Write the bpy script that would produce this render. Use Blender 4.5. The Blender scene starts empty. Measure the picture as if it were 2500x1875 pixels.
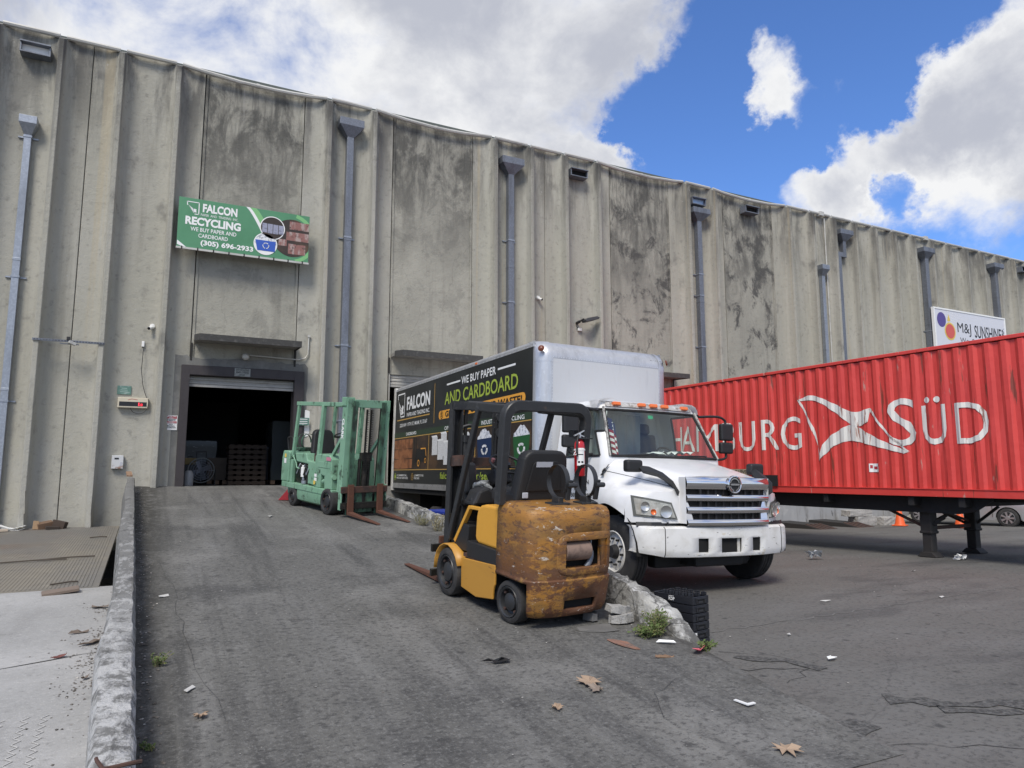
import bpy, bmesh, math, random
from mathutils import Vector, Matrix
R = math.radians
sin, cos, pi = math.sin, math.cos, math.pi
rng = random.Random(7)
S = bpy.context.scene
COL = S.collection

# ---------------------------------------------------------------- camera
cam_d = bpy.data.cameras.new('camera')
cam = bpy.data.objects.new('camera', cam_d)
COL.objects.link(cam)
cam_d.sensor_width = 36.0
cam_d.lens = 24.768
cam_d.clip_end = 3000
cam_d.clip_start = 0.05
cam.location = (0, 0, 1.7)
cam.rotation_euler = (R(97.2), 0, R(-26.7))
S.camera = cam

# ---------------------------------------------------------------- exposure
S.view_settings.view_transform = 'Standard'
S.view_settings.look = 'None'
S.view_settings.gamma = 1.0
S.view_settings.use_curve_mapping = False
S.view_settings.exposure = 0.25

# ---------------------------------------------------------------- sun
SUN_EL, SUN_AZ = 50.0, -140.0          # azimuth measured from +Y towards +X
sd = bpy.data.lights.new('sun', 'SUN')
sd.energy = 2.7
sd.angle = R(20)
sd.color = (1.0, 0.945, 0.855)
sun = bpy.data.objects.new('sun', sd)
COL.objects.link(sun)
sdir = Vector((sin(R(SUN_AZ)) * cos(R(SUN_EL)), cos(R(SUN_AZ)) * cos(R(SUN_EL)), sin(R(SUN_EL))))
sun.rotation_euler = sdir.to_track_quat('Z', 'Y').to_euler()
sun.location = (-20, -10, 40)

# ---------------------------------------------------------------- world: sky + broken cloud
W = bpy.data.worlds.new('World')
S.world = W
W.use_nodes = True
nt = W.node_tree
nt.nodes.clear()
def N(t, **kw):
    n = nt.nodes.new(t)
    for k, v in kw.items():
        setattr(n, k, v)
    return n
def link(a, b):
    nt.links.new(a, b)
def math_node(op, a, b=None, c=None, clamp=False):
    n = N('ShaderNodeMath', operation=op, use_clamp=clamp)
    for i, v in enumerate((a, b, c)):
        if v is None:
            continue
        if isinstance(v, (int, float)):
            n.inputs[i].default_value = v
        else:
            link(v, n.inputs[i])
    return n.outputs[0]
tc = N('ShaderNodeTexCoord')
D_ = tc.outputs['Generated']
sky = N('ShaderNodeTexSky')
sky.sky_type = 'NISHITA'
sky.sun_disc = False
sky.sun_elevation = R(SUN_EL)
sky.sun_rotation = R(SUN_AZ)
sky.air_density = 1.0
sky.dust_density = 0.3
sky.ozone_density = 3.0
wn = N('ShaderNodeTexNoise'); link(D_, wn.inputs['Vector'])
wn.inputs['Scale'].default_value = 9.0; wn.inputs['Detail'].default_value = 7; wn.inputs['Roughness'].default_value = 0.62
wv = N('ShaderNodeVectorMath', operation='MULTIPLY_ADD'); link(wn.outputs['Color'], wv.inputs[0])
wv.inputs[1].default_value = (.17, .17, .17); wv.inputs[2].default_value = (-.085, -.085, -.085)
wa = N('ShaderNodeVectorMath', operation='ADD'); link(D_, wa.inputs[0]); link(wv.outputs[0], wa.inputs[1])
wz = N('ShaderNodeVectorMath', operation='NORMALIZE'); link(wa.outputs[0], wz.inputs[0])
def blob(c, r_in, r_out):
    d = N('ShaderNodeVectorMath', operation='DOT_PRODUCT')
    link(wz.outputs[0], d.inputs[0])
    d.inputs[1].default_value = Vector(c).normalized()
    m = N('ShaderNodeMapRange', interpolation_type='SMOOTHSTEP')
    link(d.outputs['Value'], m.inputs['Value'])
    m.inputs['From Min'].default_value = cos(R(r_out))
    m.inputs['From Max'].default_value = cos(R(r_in))
    return m.outputs['Result']
def noise(scale, detail, rough, dist, off=(0, 0, 0), stretch=(1, 1, 1)):
    mp = N('ShaderNodeMapping')
    mp.inputs['Location'].default_value = off
    mp.inputs['Scale'].default_value = stretch
    link(D_, mp.inputs['Vector'])
    n = N('ShaderNodeTexNoise')
    link(mp.outputs[0], n.inputs['Vector'])
    n.inputs['Scale'].default_value = scale
    n.inputs['Detail'].default_value = detail
    n.inputs['Roughness'].default_value = rough
    n.inputs['Distortion'].default_value = dist
    return n.outputs['Fac']
field = None
BL = [  # direction, inner deg, outer deg, weight   (negative = clear blue)
    ((0.62, 0.572, 0.537), 2, 9, -1.0),
    ((0.705, 0.5, 0.504), 1.5, 6.5, -0.95),
    ((0.573, 0.669, 0.474), 1, 5.5, -0.85),
    ((0.62, 0.671, 0.407), 1, 5.5, -0.85),
    ((0.556, 0.708, 0.435), 0.5, 3.6, -0.7),
    ((0.671, 0.631, 0.39), 0.5, 3.5, -0.6),
    ((0.709, 0.533, 0.461), 1, 4.6, -0.6),
    ((0.744, 0.432, 0.51), 0.5, 4, -0.8),
    ((0.785, 0.522, 0.335), 0.2, 2, -0.9),
    ((0.698, 0.581, 0.418), 0.5, 3, -0.6),
    ((0.668, 0.573, 0.474), 0.5, 5.4, 1.9),
    ((0.796, 0.42, 0.435), 1.5, 5.5, 0.8),
    ((0.834, 0.412, 0.368), 2, 8, 0.75),
    ((0.766, 0.527, 0.367), 1, 5, 0.95),
    ((0.74, 0.578, 0.345), 0.8, 3.5, 0.6),
    ((0.658, 0.662, 0.36), 0.5, 2.8, 0.5),
    ((0.5, 0.76, 0.416), 0.5, 3.4, 0.75),
    ((0.382, 0.759, 0.527), 5, 14, 0.45),
    ((0.05, 0.85, 0.5), 8, 34, 0.5), ((0.0, -1.0, 0.5), 40, 100, 0.35),
]
for c, a, b, w in BL:
    t = math_node('MULTIPLY', blob(c, a, b), w)
    field = t if field is None else math_node('ADD', field, t)
n1 = noise(4.6, 10, 0.60, 0.25, (3.1, 1.7, 0.4), (1, 1, 1.35))
n1c = math_node('MULTIPLY', math_node('SUBTRACT', n1, 0.5), 3.4)
dens = math_node('ADD', math_node('ADD', field, n1c), 0.32)
cov = N('ShaderNodeMapRange', interpolation_type='SMOOTHSTEP')
link(dens, cov.inputs['Value'])
cov.inputs['From Min'].default_value = 0.02
cov.inputs['From Max'].default_value = 1.0
thick = N('ShaderNodeMapRange', interpolation_type='SMOOTHSTEP')
link(math_node('MULTIPLY_ADD', dens, 0.45, math_node('MULTIPLY', math_node('SUBTRACT', noise(4.2, 9, 0.6, 0.3, (8, 2, 5)), 0.44), 3.6)), thick.inputs['Value'])
thick.inputs['From Min'].default_value = 0.0
thick.inputs['From Max'].default_value = 1.2
glow = math_node('ADD', blob((0.085, 0.845, 0.525), 0.5, 9), blob((0.82, 0.50, 0.30), 1, 5))
glow = math_node('ADD', glow, math_node('MULTIPLY', blob((0.26, 0.86, 0.43), 1, 9), 0.6))
shade = math_node('SUBTRACT', thick.outputs[0], math_node('MULTIPLY', glow, 0.75), clamp=True)
cc = N('ShaderNodeMix', data_type='RGBA')
link(shade, cc.inputs['Factor'])
STR = 0.1
cc.inputs['A'].default_value = (0.77 / STR, 0.775 / STR, 0.785 / STR, 1)
cc.inputs['B'].default_value = (0.43 / STR, 0.45 / STR, 0.515 / STR, 1)
tint = N('ShaderNodeMix', data_type='RGBA', blend_type='MULTIPLY')
tint.inputs['Factor'].default_value = 1.0
link(sky.outputs[0], tint.inputs['A'])
tint.inputs['B'].default_value = (0.86, 1.14, 1.62, 1)
mx = N('ShaderNodeMix', data_type='RGBA')
link(cov.outputs[0], mx.inputs['Factor'])
link(tint.outputs['Result'], mx.inputs['A'])
link(cc.outputs['Result'], mx.inputs['B'])
bg = N('ShaderNodeBackground')
bg.inputs['Strength'].default_value = STR
link(mx.outputs['Result'], bg.inputs['Color'])
wo = N('ShaderNodeOutputWorld')
link(bg.outputs[0], wo.inputs[0])

# ================================================================ helpers
def catrom(p0, p1, p2, p3, t):
    return 0.5 * ((2 * p1) + (p2 - p0) * t + (2 * p0 - 5 * p1 + 4 * p2 - p3) * t * t + (3 * p1 - p0 - 3 * p2 + p3) * t ** 3)

class MB:
    """collects vertices and faces, links them as one mesh object"""
    def __init__(s):
        s.v = []; s.f = []; s.m = []; s.mi = 0; s.T = None
    def add(s, verts, faces):
        b = len(s.v)
        for p in verts:
            p = Vector(p)
            s.v.append(tuple(s.T @ p) if s.T else tuple(p))
        for f in faces:
            s.f.append([b + i for i in f]); s.m.append(s.mi)
        return b
    def box(s, x0, x1, y0, y1, z0, z1):
        vs = [(x, y, z) for x in (x0, x1) for y in (y0, y1) for z in (z0, z1)]
        s.add(vs, [(0, 1, 3, 2), (4, 6, 7, 5), (0, 4, 5, 1), (2, 3, 7, 6), (0, 2, 6, 4), (1, 5, 7, 3)])
        return s
    def obox(s, c, size, rot=(0, 0, 0)):
        from mathutils import Euler
        M = Matrix.Translation(c) @ Euler([R(a) for a in rot]).to_matrix().to_4x4()
        hx, hy, hz = [d / 2 for d in size]
        vs = [M @ Vector((x, y, z)) for x in (-hx, hx) for y in (-hy, hy) for z in (-hz, hz)]
        s.add(vs, [(0, 1, 3, 2), (4, 6, 7, 5), (0, 4, 5, 1), (2, 3, 7, 6), (0, 2, 6, 4), (1, 5, 7, 3)])
        return s
    def frame_at(s, a, b):
        d = (Vector(b) - Vector(a)).normalized()
        u = d.orthogonal().normalized()
        return d, u, d.cross(u)
    def cyl(s, a, b, r, r2=None, n=12, cap=True):
        a, b = Vector(a), Vector(b); r2 = r if r2 is None else r2
        d, u, w = s.frame_at(a, b)
        vs = []
        for i in range(n):
            t = 2 * pi * i / n
            e = u * cos(t) + w * sin(t)
            vs += [a + e * r, b + e * r2]
        fs = [(2 * i, 2 * ((i + 1) % n), 2 * ((i + 1) % n) + 1, 2 * i + 1) for i in range(n)]
        if cap:
            fs += [tuple(2 * i for i in range(n))[::-1], tuple(2 * i + 1 for i in range(n))]
        s.add(vs, fs)
        return s
    def bar(s, a, b, w, h, up=(0, 0, 1)):
        """square bar from a to b, w across, h along up"""
        a, b = Vector(a), Vector(b); d = (b - a).normalized(); up = Vector(up)
        if abs(d.dot(up)) > 0.95:
            up = Vector((0, 1, 0))
        x = d.cross(up).normalized(); z = x.cross(d).normalized()
        vs = [p + x * (i * w / 2) + z * (j * h / 2) for p in (a, b) for i in (-1, 1) for j in (-1, 1)]
        s.add(vs, [(0, 1, 3, 2), (4, 6, 7, 5), (0, 4, 5, 1), (2, 3, 7, 6), (0, 2, 6, 4), (1, 5, 7, 3)])
        return s
    def tube(s, pts, r, n=8, closed=False, smooth=0):
        pts = [Vector(p) for p in pts]
        if smooth and len(pts) > 2:
            q = []
            for i in range(len(pts) - 1):
                p0 = pts[max(i - 1, 0)]; p3 = pts[min(i + 2, len(pts) - 1)]
                for k in range(smooth):
                    q.append(catrom(p0, pts[i], pts[i + 1], p3, k / smooth))
            pts = q + [pts[-1]]
        m = len(pts); vs = []; u = None
        for i, p in enumerate(pts):
            if closed:
                d = (pts[(i + 1) % m] - pts[i - 1]).normalized()
            else:
                d = (pts[min(i + 1, m - 1)] - pts[max(i - 1, 0)]).normalized()
            if u is None:
                u = d.orthogonal().normalized()
            else:
                u = (u - d * u.dot(d)).normalized()
            w = d.cross(u)
            for k in range(n):
                t = 2 * pi * k / n
                vs.append(p + (u * cos(t) + w * sin(t)) * r)
        fs = []
        for i in range(m if closed else m - 1):
            j = (i + 1) % m
            for k in range(n):
                l = (k + 1) % n
                fs.append((i * n + k, i * n + l, j * n + l, j * n + k))
        if not closed:
            fs += [tuple(range(n))[::-1], tuple((m - 1) * n + k for k in range(n))]
        s.add(vs, fs)
        return s
    def prism(s, poly, fn, t0, t1):
        """extrude 2D polygon; fn(a,b,t)->3D"""
        n = len(poly)
        vs = [fn(a, b, t0) for a, b in poly] + [fn(a, b, t1) for a, b in poly]
        fs = [tuple(range(n))[::-1], tuple(range(n, 2 * n))] + [(i, (i + 1) % n, n + (i + 1) % n, n + i) for i in range(n)]
        s.add(vs, fs)
        return s
    def grid(s, nu, nv, fn, skip=None, wrap=False):
        vs = [fn(i, j) for i in range(nu) for j in range(nv)]
        fs = []
        for i in range(nu if wrap else nu - 1):
            for j in range(nv - 1):
                if skip and skip(i, j):
                    continue
                k = (i + 1) % nu
                fs.append((i * nv + j, k * nv + j, k * nv + j + 1, i * nv + j + 1))
        s.add(vs, fs)
        return s
    def lathe(s, prof, c, axis, n=24):
        """prof: list of (radius, along-axis)"""
        c = Vector(c); d = Vector(axis).normalized(); u = d.orthogonal().normalized(); w = d.cross(u)
        m = len(prof); vs = []
        for i in range(n):
            t = 2 * pi * i / n
            e = u * cos(t) + w * sin(t)
            vs += [c + e * r + d * a for r, a in prof]
        fs = []
        for i in range(n):
            k = (i + 1) % n
            for j in range(m - 1):
                fs.append((i * m + j, k * m + j, k * m + j + 1, i * m + j + 1))
        s.add(vs, fs)
        return s
    def poly(s, pts):
        s.add(pts, [tuple(range(len(pts)))])
        return s
    def quad(s, a, b, c, d):
        return s.poly([a, b, c, d])
    def disc(s, fn, cu, cv, ru, rv=None, n=24, a0=0, a1=360):
        rv = ru if rv is None else rv
        full = abs(a1 - a0) >= 360
        k = n if full else n + 1
        return s.poly([fn(cu + ru * cos(R(a0 + (a1 - a0) * i / n)), cv + rv * sin(R(a0 + (a1 - a0) * i / n))) for i in range(k)])
    def ring(s, fn, cu, cv, r0, r1, n=32, a0=0, a1=360, asp=1.0):
        vs = []; fs = []
        for i in range(n + 1):
            t = R(a0 + (a1 - a0) * i / n)
            vs += [fn(cu + r0 * cos(t) * asp, cv + r0 * sin(t)), fn(cu + r1 * cos(t) * asp, cv + r1 * sin(t))]
        for i in range(n):
            fs.append((2 * i, 2 * i + 1, 2 * i + 3, 2 * i + 2))
        s.add(vs, fs)
        return s
    def line(s, fn, pts, w):
        """flat stroke in a (u,v) frame"""
        for (a, b), (c, d) in zip(pts, pts[1:]):
            L = math.hypot(c - a, d - b) or 1e-6
            nx, ny = -(d - b) / L * w / 2, (c - a) / L * w / 2
            ex, ey = (c - a) / L * w * .3, (d - b) / L * w * .3
            s.poly([fn(a + nx - ex, b + ny - ey), fn(a - nx - ex, b - ny - ey), fn(c - nx + ex, d - ny + ey), fn(c + nx + ex, d + ny + ey)])
        return s
    def rect(s, fn, u0, v0, u1, v1):
        return s.poly([fn(u0, v0), fn(u1, v0), fn(u1, v1), fn(u0, v1)])
    def text(s, fn, body, box, bold=0.0):
        """fit lettering in box (u0,v0,u1,v1) of the frame fn"""
        vs, fs = text_mesh(body, bold)
        us = [p[0] for p in vs]; ws = [p[1] for p in vs]
        a0, a1, b0, b1 = min(us), max(us), min(ws), max(ws)
        u0, v0, u1, v1 = box
        s.add([fn(u0 + (x - a0) / (a1 - a0) * (u1 - u0), v0 + (y - b0) / (b1 - b0) * (v1 - v0)) for x, y in vs], fs)
        return s
    def build(s, name, mat, parent=None, smooth=None, bevel=0, seg=2, solid=0, loc=None, sub=0, off=None, recalc=True):
        if off is not None:
            o = Vector(off); s.v = [tuple(Vector(p) - o) for p in s.v]
        me = bpy.data.meshes.new(name)
        me.from_pydata(s.v, [], s.f)
        mats = mat if isinstance(mat, (list, tuple)) else [mat]
        for m in mats:
            me.materials.append(m)
        if len(mats) > 1:
            me.polygons.foreach_set('material_index', s.m)
        me.update()
        if recalc:
            bm = bmesh.new(); bm.from_mesh(me)
            bmesh.ops.remove_doubles(bm, verts=bm.verts, dist=1e-5)
            bmesh.ops.recalc_face_normals(bm, faces=bm.faces)
            bm.to_mesh(me); bm.free()
        if smooth is not None:
            me.shade_smooth()
            me.set_sharp_from_angle(angle=R(smooth))
        o = bpy.data.objects.new(name, me)
        COL.objects.link(o)
        if parent is not None:
            o.parent = parent
        if loc is not None:
            o.location = loc
        if solid:
            md = o.modifiers.new('solid', 'SOLIDIFY'); md.thickness = solid; md.offset = -1
        if bevel:
            md = o.modifiers.new('bevel', 'BEVEL'); md.width = bevel; md.segments = seg
            md.limit_method = 'ANGLE'; md.angle_limit = R(40)
        if sub:
            md = o.modifiers.new('sub', 'SUBSURF'); md.levels = sub; md.render_levels = sub
        return o

_tc = {}
def text_mesh(body, bold):
    key = (body, bold)
    if key not in _tc:
        cu = bpy.data.curves.new('t', 'FONT')
        cu.body = body; cu.size = 1.0; cu.offset = bold; cu.resolution_u = 3
        cu.fill_mode = 'BOTH'
        ob = bpy.data.objects.new('t', cu)
        COL.objects.link(ob)
        bpy.context.view_layer.update()
        dg = bpy.context.evaluated_depsgraph_get()
        me = bpy.data.meshes.new_from_object(ob.evaluated_get(dg))
        vs = [(v.co.x, v.co.y) for v in me.vertices]
        fs = [tuple(p.vertices) for p in me.polygons]
        bpy.data.objects.remove(ob); bpy.data.meshes.remove(me); bpy.data.curves.remove(cu)
        _tc[key] = (vs, fs)
    return _tc[key]

def tag(o, label=None, cat=None, group=None, kind=None):
    if label: o['label'] = label
    if cat: o['category'] = cat
    if group: o['group'] = group
    if kind: o['kind'] = kind
    return o
def thing(name, label, cat, loc=(0, 0, 0), rot=(0, 0, 0), group=None):
    o = bpy.data.objects.new(name, None)
    COL.objects.link(o)
    o.empty_display_size = 0.2
    o.location = loc; o.rotation_euler = rot
    return tag(o, label, cat, group)
def copy_tree(o, parent=None):
    c = o.copy(); COL.objects.link(c); c.parent = parent
    for ch in list(o.children):
        copy_tree(ch, c)
    return c

# ================================================================ materials
_mats = {}
def mat(name, col, rough=0.6, metal=0.0, layers=(), bump=None, space='object', coat=0.0, spec=0.5, emit=None, rnd=False, aniso=None):
    """layers: dicts c=colour s=(sx,sy,sz) d=detail lo hi a=amount [r=roughness] [m=metal] [mask=(axis,v0,v1)] [kind]"""
    if name in _mats:
        return _mats[name]
    m = bpy.data.materials.new(name); m.use_nodes = True
    t = m.node_tree; b = t.nodes['Principled BSDF']
    _mats[name] = m
    def nd(k, **kw):
        n = t.nodes.new(k)
        for a, v in kw.items():
            setattr(n, a, v)
        return n
    b.inputs['Base Color'].default_value = (*col, 1)
    b.inputs['Roughness'].default_value = rough
    b.inputs['Metallic'].default_value = metal
    b.inputs['Specular IOR Level'].default_value = spec
    if coat:
        b.inputs['Coat Weight'].default_value = coat
        b.inputs['Coat Roughness'].default_value = 0.08
    if emit:
        b.inputs['Emission Color'].default_value = (*emit[0], 1)
        b.inputs['Emission Strength'].default_value = emit[1]
    if layers or bump:
        if space == 'object':
            co = nd('ShaderNodeTexCoord').outputs['Object']
        else:
            co = nd('ShaderNodeNewGeometry').outputs['Position']
        if rnd:
            oi = nd('ShaderNodeObjectInfo')
            ad = nd('ShaderNodeVectorMath', operation='MULTIPLY_ADD')
            t.links.new(oi.outputs['Random'], ad.inputs[0])
            ad.inputs[1].default_value = (37, 53, 0)
            t.links.new(co, ad.inputs[2]); co2 = ad.outputs[0]
        else:
            co2 = co
        sep = nd('ShaderNodeSeparateXYZ'); t.links.new(co, sep.inputs[0])
    cur = None; cr = None; cm = None
    for i, L in enumerate(layers):
        mp = nd('ShaderNodeMapping'); t.links.new(co2, mp.inputs['Vector'])
        mp.inputs['Scale'].default_value = L['s']
        mp.inputs['Location'].default_value = (i * 7.3, i * 3.1, i * 5.7)
        if 'rot' in L:
            mp.inputs['Rotation'].default_value = [R(a) for a in L['rot']]
        k = L.get('kind', 'noise')
        if k == 'noise':
            n = nd('ShaderNodeTexNoise'); n.inputs['Scale'].default_value = 1.0
            n.inputs['Detail'].default_value = L.get('d', 5); n.inputs['Roughness'].default_value = L.get('ro', 0.6)
            n.inputs['Distortion'].default_value = L.get('dist', 0)
            out = n.outputs['Fac']
        elif k == 'spots':
            n = nd('ShaderNodeTexVoronoi', feature='F1'); n.inputs['Scale'].default_value = 1.0
            out = n.outputs['Distance']
        elif k == 'cracks':
            wn = nd('ShaderNodeTexNoise'); wn.inputs['Scale'].default_value = 1.5; wn.inputs['Detail'].default_value = 4
            t.links.new(mp.outputs[0], wn.inputs['Vector'])
            am = nd('ShaderNodeVectorMath', operation='MULTIPLY_ADD')
            t.links.new(wn.outputs['Color'], am.inputs[0]); am.inputs[1].default_value = (.5, .5, .5); t.links.new(mp.outputs[0], am.inputs[2])
            n = nd('ShaderNodeTexVoronoi', feature='DISTANCE_TO_EDGE'); n.inputs['Scale'].default_value = 1.0
            out = n.outputs['Distance']
            t.links.new(am.outputs[0], n.inputs['Vector'])
        elif k == 'cells':
            n = nd('ShaderNodeTexVoronoi', feature='F1'); n.inputs['Scale'].default_value = 1.0
            out = n.outputs['Color']
        elif k == 'wave':
            n = nd('ShaderNodeTexWave'); n.inputs['Scale'].default_value = L.get('ws', 1.0)
            n.inputs['Distortion'].default_value = L.get('dist', 0); n.bands_direction = L.get('dir', 'X')
            out = n.outputs['Fac']
        if k != 'cracks':
            t.links.new(mp.outputs[0], n.inputs['Vector'])
        mr = nd('ShaderNodeMapRange', interpolation_type='SMOOTHSTEP')
        t.links.new(out, mr.inputs['Value'])
        mr.inputs['From Min'].default_value = L['lo']; mr.inputs['From Max'].default_value = L['hi']
        if L['lo'] > L['hi']:
            mr.inputs['From Min'].default_value = L['hi']; mr.inputs['From Max'].default_value = L['lo']
            mr.inputs['To Min'].default_value = 1; mr.inputs['To Max'].default_value = 0
        fac = mr.outputs[0]
        for ax, v0, v1 in L.get('mask', ()):
            mk = nd('ShaderNodeMapRange'); t.links.new(sep.outputs[ax], mk.inputs['Value'])
            if v0 < v1:
                mk.inputs['From Min'].default_value = v0; mk.inputs['From Max'].default_value = v1
            else:
                mk.inputs['From Min'].default_value = v1; mk.inputs['From Max'].default_value = v0
                mk.inputs['To Min'].default_value = 1; mk.inputs['To Max'].default_value = 0
            mu = nd('ShaderNodeMath', operation='MULTIPLY'); t.links.new(fac, mu.inputs[0]); t.links.new(mk.outputs[0], mu.inputs[1]); fac = mu.outputs[0]
        mu = nd('ShaderNodeMath', operation='MULTIPLY'); t.links.new(fac, mu.inputs[0]); mu.inputs[1].default_value = L.get('a', 1.0); fac = mu.outputs[0]
        mx = nd('ShaderNodeMix', data_type='RGBA'); t.links.new(fac, mx.inputs['Factor'])
        if cur is None: mx.inputs['A'].default_value = (*col, 1)
        else: t.links.new(cur, mx.inputs['A'])
        mx.inputs['B'].default_value = (*L['c'], 1); cur = mx.outputs['Result']
        if 'r' in L:
            m2 = nd('ShaderNodeMix', data_type='FLOAT'); t.links.new(fac, m2.inputs['Factor'])
            if cr is None: m2.inputs['A'].default_value = rough
            else: t.links.new(cr, m2.inputs['A'])
            m2.inputs['B'].default_value = L['r']; cr = m2.outputs['Result']
        if 'm' in L:
            m2 = nd('ShaderNodeMix', data_type='FLOAT'); t.links.new(fac, m2.inputs['Factor'])
            if cm is None: m2.inputs['A'].default_value = metal
            else: t.links.new(cm, m2.inputs['A'])
            m2.inputs['B'].default_value = L['m']; cm = m2.outputs['Result']
    if cur: t.links.new(cur, b.inputs['Base Color'])
    if cr: t.links.new(cr, b.inputs['Roughness'])
    if cm: t.links.new(cm, b.inputs['Metallic'])
    if bump:
        prev = None
        for sc, det, dist in (bump if isinstance(bump, list) else (bump,)):
            mp = nd('ShaderNodeMapping'); t.links.new(co2, mp.inputs['Vector'])
            mp.inputs['Scale'].default_value = sc if isinstance(sc, tuple) else (sc, sc, sc)
            n = nd('ShaderNodeTexNoise'); n.inputs['Scale'].default_value = 1; n.inputs['Detail'].default_value = det
            n.inputs['Roughness'].default_value = 0.65
            t.links.new(mp.outputs[0], n.inputs['Vector'])
            bp = nd('ShaderNodeBump'); bp.inputs['Distance'].default_value = dist; bp.inputs['Strength'].default_value = 1.0
            t.links.new(n.outputs['Fac'], bp.inputs['Height'])
            if prev: t.links.new(prev, bp.inputs['Normal'])
            prev = bp.outputs[0]
        t.links.new(prev, b.inputs['Normal'])
    return m
def plain(name, col, rough=0.6, metal=0.0, amt=0.25, sc=6.0, **kw):
    """paint-like material with mild uneven dirt"""
    dk = tuple(c * 0.55 for c in col)
    return mat(name, col, rough, metal, layers=[dict(c=dk, s=(sc, sc, sc), d=6, lo=0.42, hi=0.8, a=amt, r=min(1, rough + .15))], **kw)
def glass(name, tint=(0.75, 0.82, 0.8), refl=1.0):
    if name in _mats: return _mats[name]
    m = bpy.data.materials.new(name); m.use_nodes = True; t = m.node_tree; t.nodes.clear()
    tr = t.nodes.new('ShaderNodeBsdfTransparent'); tr.inputs[0].default_value = (*tint, 1)
    gl = t.nodes.new('ShaderNodeBsdfGlossy'); gl.inputs['Roughness'].default_value = 0.02; gl.inputs[0].default_value = (refl, refl, refl, 1)
    lw = t.nodes.new('ShaderNodeLayerWeight'); lw.inputs['Blend'].default_value = 0.5
    pw = t.nodes.new('ShaderNodeMath'); pw.operation = 'POWER'; pw.inputs[1].default_value = 4.0; t.links.new(lw.outputs['Facing'], pw.inputs[0])
    fr = t.nodes.new('ShaderNodeMath'); fr.operation = 'MULTIPLY_ADD'; fr.inputs[1].default_value = 0.75; fr.inputs[2].default_value = 0.07; t.links.new(pw.outputs[0], fr.inputs[0])
    mx = t.nodes.new('ShaderNodeMixShader'); o = t.nodes.new('ShaderNodeOutputMaterial')
    t.links.new(fr.outputs[0], mx.inputs[0]); t.links.new(tr.outputs[0], mx.inputs[1]); t.links.new(gl.outputs[0], mx.inputs[2]); t.links.new(mx.outputs[0], o.inputs[0])
    _mats[name] = m
    return m

def DIRT(c, s, lo, hi, a, **k): return dict(c=c, s=s, lo=lo, hi=hi, a=a, **k)
# ---------------------------------------------------------------- shared materials
CONC = (0.365, 0.352, 0.298)
M_tee = mat('wall concrete', CONC, 0.9, space='world', layers=[
    dict(c=(0.41, 0.397, 0.35), s=(0.55, 0.55, 0.22), d=6, lo=.40, hi=.66, a=.75),
    dict(c=(0.23, 0.22, 0.185), s=(2.6, 2.6, 0.16), d=7, lo=.52, hi=.78, a=.7),
    dict(c=(0.17, 0.165, 0.15), s=(7, 7, 7), d=9, lo=.54, hi=.76, a=.55),
    dict(c=(0.085, 0.083, 0.078), s=(1.9, 1.9, .34), d=10, lo=.40, hi=.62, a=.85, ro=.68, dist=.2, mask=[('Z', 9.0, 12.2)]),
    dict(c=(0.06, 0.058, 0.055), s=(3, 3, 1.2), d=8, lo=.30, hi=.52, a=.9, mask=[('Z', 11.2, 12.2), ('Y', 19.36, 19.18)]),
    dict(c=(0.16, 0.155, 0.14), s=(4, 4, .12), d=7, lo=.46, hi=.70, a=.7, mask=[('Y', 19.40, 19.15), ('Z', 5, 10)]),
    dict(c=(0.13, 0.127, 0.118), s=(1.3, 1.3, .9), d=8, lo=.58, hi=.74, a=.7),
    dict(c=(0.42, 0.36, 0.25), s=(2.8, 2.8, .05), d=2, lo=.62, hi=.72, a=.5),
    dict(c=(0.44, 0.43, 0.40), s=(9, 9, 5), d=8, lo=.66, hi=.74, a=.6),
    dict(c=(0.36, 0.355, 0.33), s=(1.6, 1.6, 1.0), d=7, lo=.40, hi=.66, a=.55, mask=[('Z', 4.5, 0.5)])],
    bump=[((5, 5, 5), 8, .02), ((40, 40, 40), 4, .006)])
def infill_mat(name, dark, z0, blot):
    return mat(name, (0.315, 0.304, 0.258), 0.9, space='world', layers=[
        dict(c=(0.40, 0.385, 0.325), s=(.7, .7, .5), d=6, lo=.42, hi=.68, a=.7),
        dict(c=(0.20, 0.192, 0.165), s=(3.0, 3.0, .22), d=8, lo=.50, hi=.76, a=.7),
        dict(c=(0.07, 0.069, 0.063), s=(1.5, 1.5, .75), d=11, lo=.42, hi=.60, a=dark * .9, ro=.70, dist=.5, mask=[('Z', z0, 11.0)]),
        dict(c=(0.055, 0.054, 0.05), s=(4.5, 4.5, .5), d=9, lo=.44, hi=.62, a=dark * .7, ro=.7, mask=[('Z', z0 + 1, 12.2)]),
        dict(c=(0.32, 0.31, 0.28), s=(7, 7, .35), d=5, lo=.60, hi=.70, a=.55, mask=[('Z', 10.4, 12.0)]),
        dict(c=(0.075, 0.073, 0.068), s=(1.5, 1.5, 1.15), d=11, lo=.50, hi=.62, a=blot, ro=.72, dist=.4),
        dict(c=(0.17, 0.165, 0.15), s=(8, 8, 8), d=9, lo=.55, hi=.78, a=.5),
        dict(c=(0.15, 0.145, 0.13), s=(.55, .55, .55), kind='cracks', lo=.006, hi=.001, a=.3)],
        bump=[((5, 5, 5), 8, .02), ((40, 40, 40), 4, .006)])
M_inf_a = infill_mat('stained panel', .92, 7.6, .25)
M_inf_b = infill_mat('blotched panel', .95, 6.5, .95)
M_cement = mat('cement patch', (0.17, 0.17, 0.16), 0.9, space='world', layers=[
    DIRT((0.26, 0.255, 0.24), (3, 3, 2), .45, .7, .7, d=7), DIRT((0.11, 0.108, 0.1), (8, 8, 8), .55, .75, .6)], bump=(14, 6, .01))
M_joint = mat('joint', (0.035, 0.034, 0.032), 0.95)
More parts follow.
